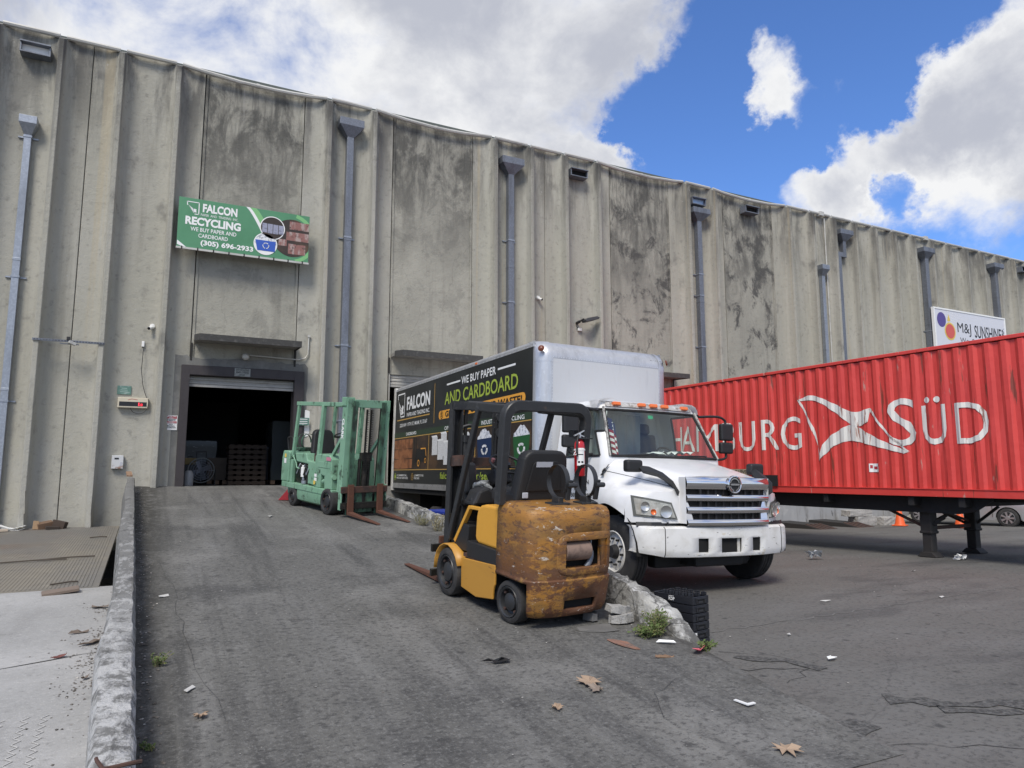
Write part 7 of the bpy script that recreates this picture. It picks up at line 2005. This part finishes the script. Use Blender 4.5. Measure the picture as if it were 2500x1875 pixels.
for s_ in (-1, 1):
    for x in (-1.42, 1.38):
        wheel(car, (x, s_ * .84, .33), .33, .21, (0, s_, 0), M_alloy, None, 0, .02, rimr=.66)
        mb = MB(); mb.grid(13, 2, lambda i, k: (x + .37 * cos(R(15 * i)), s_ * (.93, .6)[k], .33 + .37 * sin(R(15 * i)))); mb.build('wheel_arch', M_void, car)
        mb = MB()
        for q in range(7):
            a = R(q * 360 / 7); c_, s2 = cos(a), sin(a)
            mb.add([(x + .05 * c_ - .02 * s2, s_ * .952, .33 + .05 * s2 + .02 * c_), (x + .05 * c_ + .02 * s2, s_ * .952, .33 + .05 * s2 - .02 * c_), (x + .20 * c_ + .035 * s2, s_ * .958, .33 + .20 * s2 - .035 * c_), (x + .20 * c_ - .035 * s2, s_ * .958, .33 + .20 * s2 + .035 * c_)], [(0, 1, 2, 3)])
        sp = mb.build('wheel_spokes', M_alloy, car, solid=.01); sp['kind'] = 'stuff'
        mb = MB(); mb.disc(lambda u, v: (x + u, s_ * .945, .33 + v), 0, 0, .205, n=24); mb.build('wheel_dish', M_chassis, car)
    mb = MB(); mb.prism([(1.9, .74), (2.32, .66), (2.36, .74), (2.15, .84), (1.95, .84)], lambda a, b, t: (a, t, b), s_ * .84, s_ * .885); mb.build('headlight', M_lamp, car, bevel=.01)
    mb = MB(); mb.box(-.02, .0, s_ * .951, s_ * .955, .35, .93); mb.build('door_joint', M_black, car)
    mb = MB(); mb.box(.93, .945, s_ * .951, s_ * .958, .35, .93); mb.build('door_joint', M_black, car)
# ================================================================ cones
def cone(x, y, z, label):
    c = thing('traffic_cone', label, 'cone', (x, y, z), (0, 0, R(20)))
    mb = MB(); mb.lathe([(.19, .03), (.165, .08), (.035, .74), (.025, .75), (0, .75)], (0, 0, 0), (0, 0, 1), 20); mb.build('cone_body', M_cone, c, smooth=40)
    mb = MB(); mb.box(-.22, .22, -.22, .22, 0, .035); mb.build('base', M_cone, c, bevel=.015)
cone(23.9, 16.65, -.17, 'orange traffic cone standing by the concrete blocks beyond the container')
cone(24.3, 14.75, -.12, 'orange traffic cone standing in front of the silver car')
# ================================================================ low blocks and ramps under the container
def rough_box(name, label, cat, x0, x1, y0, y1, z0, z1, m, seed, amp=.02, rotz=0):
    r = random.Random(seed); cxx, cyy = (x0 + x1) / 2, (y0 + y1) / 2
    mb = MB(); n = 5
    def g6(f): mb.grid(n, n, f)
    hx, hy, hz = (x1 - x0) / 2, (y1 - y0) / 2, (z1 - z0)
    T = lambda i: i / (n - 1)
    P_ = lambda a, b, c: (-hx + 2 * hx * a + r.uniform(-amp, amp), -hy + 2 * hy * b + r.uniform(-amp, amp), hz * c + (r.uniform(-amp, amp) if c > 0 else 0))
    pts = {}
    def Q(a, b, c):
        k = (a, b, c)
        if k not in pts: pts[k] = P_(T(a), T(b), T(c))
        return pts[k]
    m1 = n - 1
    g6(lambda i, j: Q(i, j, m1)); g6(lambda i, j: Q(i, j, 0)); g6(lambda i, j: Q(0, i, j)); g6(lambda i, j: Q(m1, i, j)); g6(lambda i, j: Q(i, 0, j)); g6(lambda i, j: Q(i, m1, j))
    o = mb.build(name, m, loc=(cxx, cyy, z0), bevel=.008); o.rotation_euler = (0, 0, R(rotz)); tag(o, label, cat); return o
rough_box('concrete_block', 'low grey concrete block in front of the dock wall beyond the container', 'block', 22.9, 23.9, 17.55, 18.0, -.22, .12, M_chunk, 1, .012)
rough_box('concrete_block', 'stepped concrete block beside the orange cone under the container', 'block', 23.95, 24.7, 17.3, 17.75, -.22, .08, M_chunk, 2, .012)
rough_box('concrete_block', 'upper concrete slab lying on the low blocks under the container', 'block', 22.6, 23.8, 17.65, 18.05, .13, .35, M_chunk, 3, .012)
for k, (x, y, lab) in enumerate(((20.0, 18.9, 'dark rubber loading ramp under the container end, left of the other ramp'), (21.9, 18.9, 'dark rubber loading ramp nearer the concrete blocks under the container'))):
    w = thing('loading_ramp', lab, 'ramp', (x, y, yard_z(x, y) + .003), (0, 0, R(-88)))
    mb = MB(); mb.prism([(0, 0), (2.1, 0), (2.15, .02), (1.4, .17), (0, .20)], lambda a, b, t: (a, t, b), 0, .95); mb.build('ramp_body', M_rustd if k == 9 else plain('dark rubber', (.03, .028, .027), .85), w, bevel=.01)
    mb = MB()
    for q in range(4): mb.prism([(1.4, .171), (2.15, .021), (2.13, .035), (1.4, .19)], lambda a, b, t: (a, t, b), .06 + q * .22, .17 + q * .22)
    o = mb.build('tread_strips', M_rustd, w); o['kind'] = 'stuff'
# ================================================================ beverage crates
def crate(i, top, label):
    h = .0815 * .97; z = i * .0815
    c = thing('drink_crate', label, 'crate', (4.915, 5.60, z), (0, 0, R(11)), group='stacked black drink crates')
    # local: x right, y away; short end faces right/near, long side to the left-near
    W_, L_ = .25, .50
    mb = MB()
    mb.box(-W_ / 2, W_ / 2, 0, .012, 0, h - .004); mb.box(-W_ / 2, W_ / 2, L_ - .012, L_, 0, h - .004)
    mb.box(-W_ / 2, -W_ / 2 + .012, .012, L_ - .012, 0, h - .004); mb.box(W_ / 2 - .012, W_ / 2, .012, L_ - .012, 0, h - .004); mb.box(-W_ / 2 + .012, W_ / 2 - .012, .012, L_ - .012, 0, .012)
    mb.build('crate_body', M_crate, c, bevel=.004)
    mb = MB(); mb.box(-.075, .075, -.006, .0, h * .62, h * .80); mb.box(-.075, -.055, -.006, 0, h * .15, h * .62); mb.box(.055, .075, -.006, 0, h * .15, h * .62); mb.build('handle_rim', mat('crate rim', (.02, .021, .025), .35), c, bevel=.003)
    mb = MB(); mb.rect(lambda u, v: (u, -.0015, v), -.055, h * .15, .055, h * .62); mb.build('handle_hole', M_void, c)
    mb = MB(); mb.rect(lambda u, v: (u, -.003, v), -.04, h * .18, .03, h * .40); mb.build('bottle_neck', mat('crate inside', (.03, .03, .034), .4), c)
    if top:
        r = random.Random(2)
        for a in range(3):
            for b in range(5):
                mb = MB(); x, y = -.10 + a * .10, .04 + b * .08
                for q in (0, 90): mb.obox((x, y, h + .012), (.055, .012, .03), (0, 0, q + 20)); mb.obox((x, y, h + .027), (.03, .008, .008), (0, 0, q))
                mb.build('divider_post', M_crate, c)
        mb = MB(); f = lambda u, v: (-W_ / 2 - .002, u, v)
        mb.text(f, 'KDP', (.30, .018, .225, .05), .03); mb.rect(f, .30, .058, .235, .063); mb.build('brand_mark', I_white, c)
    if i == 1:
        mb = MB(); f = lambda u, v: (-W_ / 2 + .035 + u, -.0035, v)
        mb.poly([f(-.025, .02), f(-.008, .02), f(-.004, .035), f(.004, .035), f(.01, .022), f(.026, .02), f(.026, .062), f(-.025, .062)]); mb.build('white_sticker', I_white, c)
labs = ['bottom black crate resting on the asphalt in the crate stack', 'black crate with a white sticker near the bottom of the stack', 'black crate third from the bottom of the crate stack', 'black crate third from the top of the crate stack', 'black crate just below the topmost one in the stack', 'topmost black crate with white letters and bottle dividers']
for i in range(6): crate(i, i == 5, labs[i])
# ================================================================ rubble, litter, plants
def slab(name, label, cat, x, y, z, sx, sy, sz, rot, m, seed, amp=.015):
    r = random.Random(seed); mb = MB(); n = 9
    o1 = [(sx / 2 * cos(2 * pi * i / n) * r.uniform(.75, 1.05) / max(abs(cos(2 * pi * i / n)), abs(sin(2 * pi * i / n))) , sy / 2 * sin(2 * pi * i / n) * r.uniform(.75, 1.05) / max(abs(cos(2 * pi * i / n)), abs(sin(2 * pi * i / n)))) for i in range(n)]
    mb.add([(a, b, 0) for a, b in o1] + [(a * r.uniform(.88, 1.0), b * r.uniform(.88, 1), sz + r.uniform(-amp, amp)) for a, b in o1], [tuple(range(n))[::-1], tuple(range(n, 2 * n))] + [(i, (i + 1) % n, n + (i + 1) % n, n + i) for i in range(n)])
    o = mb.build(name, m, loc=(x, y, z), bevel=.004); o.rotation_euler = [R(a) for a in rot]; tag(o, label, cat); return o
gz = lambda x, y: (ramp_z(y) + .014 if curb_x(y) < x < ramp_right(y) and y > 3 else yard_z(x, y) + .004 if x > 0 else apron_z(y) + .004 if y < 11 else plz(y) + .012)
slab('concrete_chunk', 'upper broken concrete chunk behind the yellow forklift next to the curb', 'rubble', 4.20, 6.02, gz(4.2, 6.02) + .085, .30, .20, .07, (6, 8, 20), M_chunk, 1)
slab('concrete_chunk', 'lower broken concrete chunk under another chunk beside the curb', 'rubble', 4.20, 5.98, gz(4.2, 5.98), .26, .18, .08, (0, 0, 5), M_chunk, 2)
slab('concrete_chunk', 'dark broken concrete piece under the forklift counterweight edge', 'rubble', 3.98, 6.15, gz(3.98, 6.15), .20, .16, .07, (0, 0, 50), plain('dirty rubble', (.15, .145, .14), .95), 3)
slab('plywood_scrap', 'grey plywood scrap lying flat under the rear of the yellow forklift', 'scrap', 3.85, 5.86, gz(3.85, 5.86), .42, .22, .012, (5, 0, -8), plain('dirty board', (.13, .125, .118), .9), 4)
slab('wood_scrap', 'reddish brown wood splinter on the ramp near the weeds', 'scrap', 3.82, 5.38, gz(3.82, 5.38), .12, .38, .015, (5, 4, 18), mat('pink brown board', (.26, .14, .10), .9, layers=[DIRT((.14, .115, .10), (6, 6, 6), .45, .65, .8)]), 5)
slab('wood_scrap', 'thin dry stick lying on the ramp below the weeds', 'scrap', 3.95, 4.98, gz(3.95, 4.98), .20, .025, .012, (0, 5, -8), M_wood, 6)
def sheet(name, label, cat, x, y, pts, m, rz=0, curl=.02, seed=0, zoff=.004, thick=.003):
    r = random.Random(seed)
    mb = MB(); c = (sum(p[0] for p in pts) / len(pts), sum(p[1] for p in pts) / len(pts))
    vs = [(p[0], p[1], r.uniform(0, curl)) for p in pts] + [(c[0], c[1], curl * .1)]
    n = len(pts); mb.add(vs, [(i, (i + 1) % n, n) for i in range(n)])
    o = mb.build(name, m, loc=(x, y, gz(x, y) + zoff), solid=thick); o.rotation_euler = (math.atan(RS) if 0 < x < 4.4 and y > 3.9 else 0, 0, R(rz)); tag(o, label, cat); return o
sheet('paper_strip', 'white paper strip on the ground in front of the weeds', 'litter', 4.20, 5.26, [(-.09, .02), (-.06, .035), (.07, .02), (.09, 0), (.02, -.01), (-.05, 0)], M_paper, -28, .03, 1)
sheet('plastic_scrap', 'pink plastic scrap lying by the end of the whitewashed curb', 'litter', 4.33, 4.98, [(-.09, -.04), (-.10, .0), (.07, .06), (.10, .04), (.09, .0), (-.05, -.05)], M_pink, 15, .05, 2)
LEAF = [(0, -.95), (.10, -.5), (.55, -.68), (.48, -.22), (1.0, .02), (.55, .22), (.62, .72), (.22, .55), (.02, 1.05), (-.18, .5), (-.62, .70), (-.5, .22), (-1.0, .08), (-.45, -.2), (-.6, -.62), (-.10, -.45)]
def leafpts(w, n=5, seed=0):
    r = random.Random(seed)
    return [(a * w * r.uniform(.75, 1.15), b * w * r.uniform(.65, 1.0)) for a, b in LEAF]
for k, (x, y, w, lab, s_) in enumerate(((3.03, 4.72, .13, 'large curled dry leaf lying mid ramp right of centre', 3), (3.0, 4.58, .08, 'greyish dry leaf touching the large curled leaf', 4), (2.55, 4.38, .055, 'small star shaped dry leaf on the lower ramp', 5), (.35, 5.1, .06, 'lone brown leaf on the ramp near the left curb', 6), (3.55, 3.32, .12, 'dry tan leaf at the broken bottom edge of the ramp', 7))):
    sheet('dry_leaf', lab, 'leaf', x, y, leafpts(w, 7, s_), M_leaf if k != 1 else plain('grey leaf', (.25, .2, .16), .8), 40 * k, .03, s_)
sheet('rubber_scrap', 'black torn rubber scrap lying on the middle of the ramp', 'litter', 2.55, 5.36, [(-.12, .03), (-.06, .02), (-.02, -.03), (.10, -.04), (.13, .02), (.10, .05), (.05, .01), (-.03, .02)], M_black, -5, .03, 8)
mb = MB(); mb.box(-.012, .012, 0, .13, 0, .008); mb.box(.012, .07, 0, .024, 0, .008); o = mb.build('plastic_angle', I_white, loc=(3.85, 3.92, gz(3.85, 3.92) + .01)); o.rotation_euler = (0, 0, R(4)); tag(o, 'white L shaped plastic strip on the lower right of the ramp', 'litter')
o = slab('clay_tile', 'flat square reddish tile on the asphalt at the far right', 'tile', 5.58, 2.52, .004, .17, .15, .012, (0, 0, -12), plain('dull red tile', (.20, .075, .065), .9), 9)
o = slab('stone', 'small tan stone beside the reddish tile', 'stone', 5.70, 2.40, .003, .05, .04, .025, (0, 0, 0), plain('tan stone', (.42, .27, .13), .9), 10)
sheet('foil_scrap', 'crumpled silver white wrapper on the asphalt right of the crates', 'litter', 5.62, 4.68, [(-.06, -.02), (-.02, .03), (.0, .0), (.04, .03), (.07, -.01), (.0, -.03)], M_paper, 0, .04, 11)
for k, (x, y, a, b, rz, lab) in enumerate(((8.05, 6.75, .22, .05, -15, 'flattened white paper on the asphalt below the truck bumper'), (9.75, 6.25, .14, .05, 10, 'small white paper scrap out on the open asphalt'), (11.9, 8.1, .12, .06, 0, 'white paper scrap near the middle of the yard'), (6.05, 5.55, .10, .03, 20, 'tiny white scrap beside the pale seam near the crates'), (2.25, 9.45, .0, .0, 0, ''), (1.95, 13.8, .22, .07, 60, 'white paper scrap on the upper ramp before the door'), (2.35, 17.2, .12, .06, 10, 'small white scrap near the door sill'), (.15, 8.3, .16, .05, 30, 'white scrap against the left curb halfway up'), (.3, 5.6, .15, .05, 55, 'white paper sliver beside the left curb low down'))):
    a, b = a * .75, b * .75
    if a: sheet('paper_scrap', lab, 'litter', x, y, [(-a / 2, -b / 2), (-a / 3, b / 2), (a / 2, b / 2.5), (a / 2.2, -b / 2.5), (0, -b / 3)], plain('dirty paper', (.5, .49, .47), .9, amt=.5), rz, .02, 20 + k)
mb = MB(); r = random.Random(8)
for i in range(9): mb.add([(r.uniform(-.16, .16), r.uniform(-.1, .1), r.uniform(0, .13)) for _ in range(4)], [(0, 1, 2), (1, 2, 3)])
o = mb.build('plastic_bag', I_white, loc=(14.25, 8.72, .004)); tag(o, 'crumpled white plastic bag at the foot of the near landing leg', 'litter')
mb = MB()
for i in range(14): mb.add([(r.uniform(-.2, .2), r.uniform(-.12, .12), r.uniform(0, .2)) for _ in range(3)], [(0, 1, 2)])
o = mb.build('plastic_film', mat('clear film', (.4, .42, .44), .15), loc=(11.95, 10.2, -.02)); tag(o, 'crumpled clear plastic film on the asphalt under the container', 'litter')
sheet('cardboard_scrap', 'small brown cardboard corner on the asphalt beyond the bumper', 'litter', 10.4, 11.2, [(-.12, 0), (0, .14), (.12, .05), (.1, -.02)], M_card, 0, .1, 31)
# debris by the left wall and on the plate
def boxy(name, label, cat, x, y, z, sx, sy, sz, rot, m):
    mb = MB(); mb.box(-sx / 2, sx / 2, -sy / 2, sy / 2, 0, sz); o = mb.build(name, m, loc=(x, y, z), bevel=.004); o.rotation_euler = [R(a) for a in rot]; tag(o, label, cat); return o
mb = MB(); r = random.Random(6)
for i in range(5): mb.grid(5, 4, lambda a, b: (.11 * a - .22 + i * .02, .07 * b, .02 + .022 * i + .06 * sin(a * .8 + i) - .012 * a + r.uniform(-.006, .006)))
o = mb.build('paper_pile', M_paper, loc=(-2.78, 18.9, plz(18.9)), solid=.004); tag(o, 'heap of wavy white paper sheets against the left wall', 'paper pile')
boxy('carton', 'small flattened tan carton in front of the white paper heap', 'carton', -2.86, 18.7, plz(18.7) + .01, .20, .14, .05, (0, 0, 10), plain('tan carton', (.5, .42, .33), .9))
boxy('carton', 'upright brown cardboard flap leaning at the left wall', 'carton', -2.30, 18.95, plz(18.9) + .01, .11, .02, .19, (-14, 4, 10), M_card)
boxy('carton', 'crushed brown carton beside the upright cardboard flap', 'carton', -2.13, 19.08, plz(19.0) + .01, .30, .2, .15, (8, -10, 20), plain('brown crushed carton', (.17, .105, .065), .9, amt=.6))
boxy('carton', 'dark soggy carton right of the crushed brown carton', 'carton', -1.88, 19.08, plz(19.0) + .01, .26, .2, .17, (-5, 14, -15), plain('soggy carton', (.06, .042, .032), .9))
boxy('carton', 'low dark crushed carton piece lying before the soggy carton', 'carton', -1.98, 18.92, plz(18.9) + .01, .26, .12, .06, (4, 5, 12), plain('wet carton', (.05, .038, .03), .9))
boxy('cardboard_piece', 'bent brown cardboard piece lying at the front edge of the steel plate', 'cardboard', -.98, 10.75, apron_z(10.75) + .01, .40, .20, .035, (4, -6, 8), plain('grey brown card', (.20, .155, .125), .9))
for k, (x0, y0, x1, y1, lab) in enumerate(((-2.15, 13.6, -1.2, 13.72, 'long thin stick lying left across the steel plate'), (-1.6, 13.75, -.82, 13.95, 'thin stick ending near the right edge of the steel plate'), (-1.1, 16.8, -.8, 16.85, 'short dark stick far back on the steel plate'), (-1.15, 11.25, -.85, 11.4, 'twig near the front right corner of the steel plate'))):
    mb = MB(); mx_, my_ = (x0 + x1) / 2, (y0 + y1) / 2; z = plz(my_) + .022
    mb.tube([(x0 - mx_, y0 - my_, plz(y0) - plz(my_)), (.05, .03, .008), (x1 - mx_, y1 - my_, plz(y1) - plz(my_))], .012, 6); o = mb.build('stick', plain('dark stick', (.09, .075, .06), .9), loc=(mx_, my_, z)); tag(o, lab, 'stick')
for k, (x, y, sx, sy, lab) in enumerate(((-.48, 9.6, .24, .10, 'brown bark flake beside the left curb nearest the steel plate'), (-.58, 8.4, .20, .07, 'curled bark flake beside the left curb'), (-.44, 7.9, .24, .09, 'larger bark flake touching the left curb'), (-.66, 7.5, .16, .04, 'reddish bark flake away from the left curb'), (-.40, 6.75, .11, .04, 'dark bark flake low beside the left curb'))):
    r = random.Random(60 + k); pts = [(sx * .5 * cos(2 * pi * i / 11) * r.uniform(.6, 1.1), sy * .5 * sin(2 * pi * i / 11) * r.uniform(.5, 1.2)) for i in range(11)]
    sheet('bark_flake', lab, 'debris', x, y, pts, plain('bark', (.17, .135, .11), .95, amt=.6) if k != 3 else plain('red bark', (.2, .08, .07), .9), 15 * k, .03, 70 + k)
# crumbs along the curb: countless
mb = MB(); r = random.Random(12)
for i in range(2600):
    q = r.random()
    if q < .30: x, y = -.24 - .022 * (0) - abs(r.gauss(0, .16)), r.choice([9.5, 8.2, 7.9, 7.2, 6.6, r.uniform(5, 10.6)]) + r.gauss(0, .18); z = apron_z(y) + .003; s_ = r.uniform(.003, .016)
    elif q < .55: y = r.uniform(4.2, 19); x = curb_x(y) + .03 + abs(r.gauss(0, .07)); z = ramp_z(y) + .012; s_ = r.uniform(.004, .018)
    elif q < .75: x, y = r.uniform(.3, 4.3), r.uniform(3.6, 18); z = ramp_z(y) + .012; s_ = r.uniform(.003, .012)
    else: x, y = r.uniform(5, 16), r.uniform(2.5, 14); z = yard_z(x, y) + .004; s_ = r.uniform(.003, .013)
    a = r.uniform(0, 6.28)
    mb.add([(x + s_ * cos(a), y + s_ * sin(a), z), (x + s_ * cos(a + 2), y + s_ * sin(a + 2), z), (x + s_ * cos(a + 4), y + s_ * sin(a + 4), z), (x, y, z + s_ * .5)], [(0, 1, 3), (1, 2, 3), (2, 0, 3)])
o = mb.build('gravel_crumbs', mat('crumbs', (.15, .135, .12), .95, space='world', layers=[dict(c=(.45, .43, .40), s=(9, 9, 9), d=2, lo=.52, hi=.62, a=.9), dict(c=(.05, .045, .04), s=(11, 11, 11), d=2, lo=.52, hi=.62, a=.9)]), recalc=False); o['kind'] = 'stuff'; o['label'] = 'loose grit, bark crumbs and leaf bits scattered over ramp and yard'
# weeds
def weed(x, y, z, h, spread, n, label, m, seed, leaf=.022):
    w = thing('weed', label, 'weed', (x, y, z)); r = random.Random(seed); st = MB(); lf = MB()
    for i in range(n):
        a = r.uniform(0, 6.28); L_ = h * r.uniform(.45, 1); s_ = spread * r.uniform(.2, 1)
        b = Vector((r.uniform(-.3, .3) * spread, r.uniform(-.3, .3) * spread, 0)); tip = b + Vector((cos(a) * s_, sin(a) * s_, L_)); mid = (b + tip) / 2 + Vector((0, 0, L_ * .15))
        st.tube([b, mid, tip], .0025, 4)
        for k in range(11):
            t = .2 + .8 * k / 10; p = b * (1 - t) ** 2 + mid * 2 * t * (1 - t) + tip * t * t
            d = Vector((r.uniform(-1, 1), r.uniform(-1, 1), r.uniform(-.3, .9))).normalized(); e = d.orthogonal().normalized(); q = leaf * r.uniform(.6, 1.3)
            lf.add([p, p + d * q + e * q * .35, p + d * q * 1.8, p + d * q - e * q * .35], [(0, 1, 2, 3)])
    st.build('stems', M_weeddry, w); lf.build('leaves', m, w, recalc=False)
weed(4.30, 5.50, ramp_z(5.50), .24, .14, 46, 'bushy green weed growing at the foot of the curb end', M_weed, 1)
weed(4.18, 5.50, ramp_z(5.50), .12, .15, 44, 'low green weed patch left of the bushy weed', M_weed, 2)
weed(4.45, 5.02, ramp_z(5.0), .09, .08, 16, 'tiny green weed beside the pink plastic scrap', M_weed, 3)
weed(4.40, 11.6, ramp_z(11.6), .30, .22, 30, 'dry straggly weed along the curb nearest the yellow forklift mast', M_weeddry, 4, .016)
weed(4.36, 12.3, ramp_z(12.3), .22, .22, 26, 'dry weed tuft along the curb before the green forklift forks', mat('olive weed', (.16, .155, .08), .85), 5, .016)
weed(.10, 6.2, ramp_z(6.2), .10, .09, 16, 'small green weed tuft beside the left curb', M_weed, 6, .014)
weed(.05, 4.75, ramp_z(4.75), .05, .05, 10, 'tiny weed sprout at the bottom of the left curb', M_weed, 7, .012)
# twisted bar on the curb end, wooden plank at its top
mb = MB(); mb.tube([(-.09, .0, .0), (-.04, -.02, .025), (.0, .0, .02), (.06, .0, .025), (.12, .02, .02)], .010, 7, smooth=4); mb.tube([(-.03, -.01, .02), (-.06, .04, .045), (-.065, .06, .05)], .009, 6); o = mb.build('bent_rebar', M_rustd, loc=(-.10, 3.80, ramp_z(3.80) + .335), smooth=50); tag(o, 'bent rusty steel bar lying on the near end of the left curb', 'steel bar')
boxy('wood_plank', 'short brown wooden plank lying on top of the left curb by the wall', 'plank', -.53, 18.7, ramp_z(18.7) + .36, .12, 1.0, .035, (5, 0, 3), M_wood)
# blue plastic pallet behind the curb
bp2 = thing('plastic_pallet', 'blue plastic pallet leaning behind the curb beside the truck', 'pallet', (5.25, 13.2, yard_z(5.2, 13.2)), (0, 0, R(4)))
for z in (.98, 1.06):
    mb = MB(); mb.box(-.25, .35, -.6 if z > 1 else -.9, .7 if z > 1 else -.2, z - .06, z); mb.build('deck', M_blue, bp2, bevel=.012)
mb = MB(); mb.box(-.2, .3, -.85, .6, 0, .91); mb.build('dark_bin', M_black, bp2, bevel=.02)
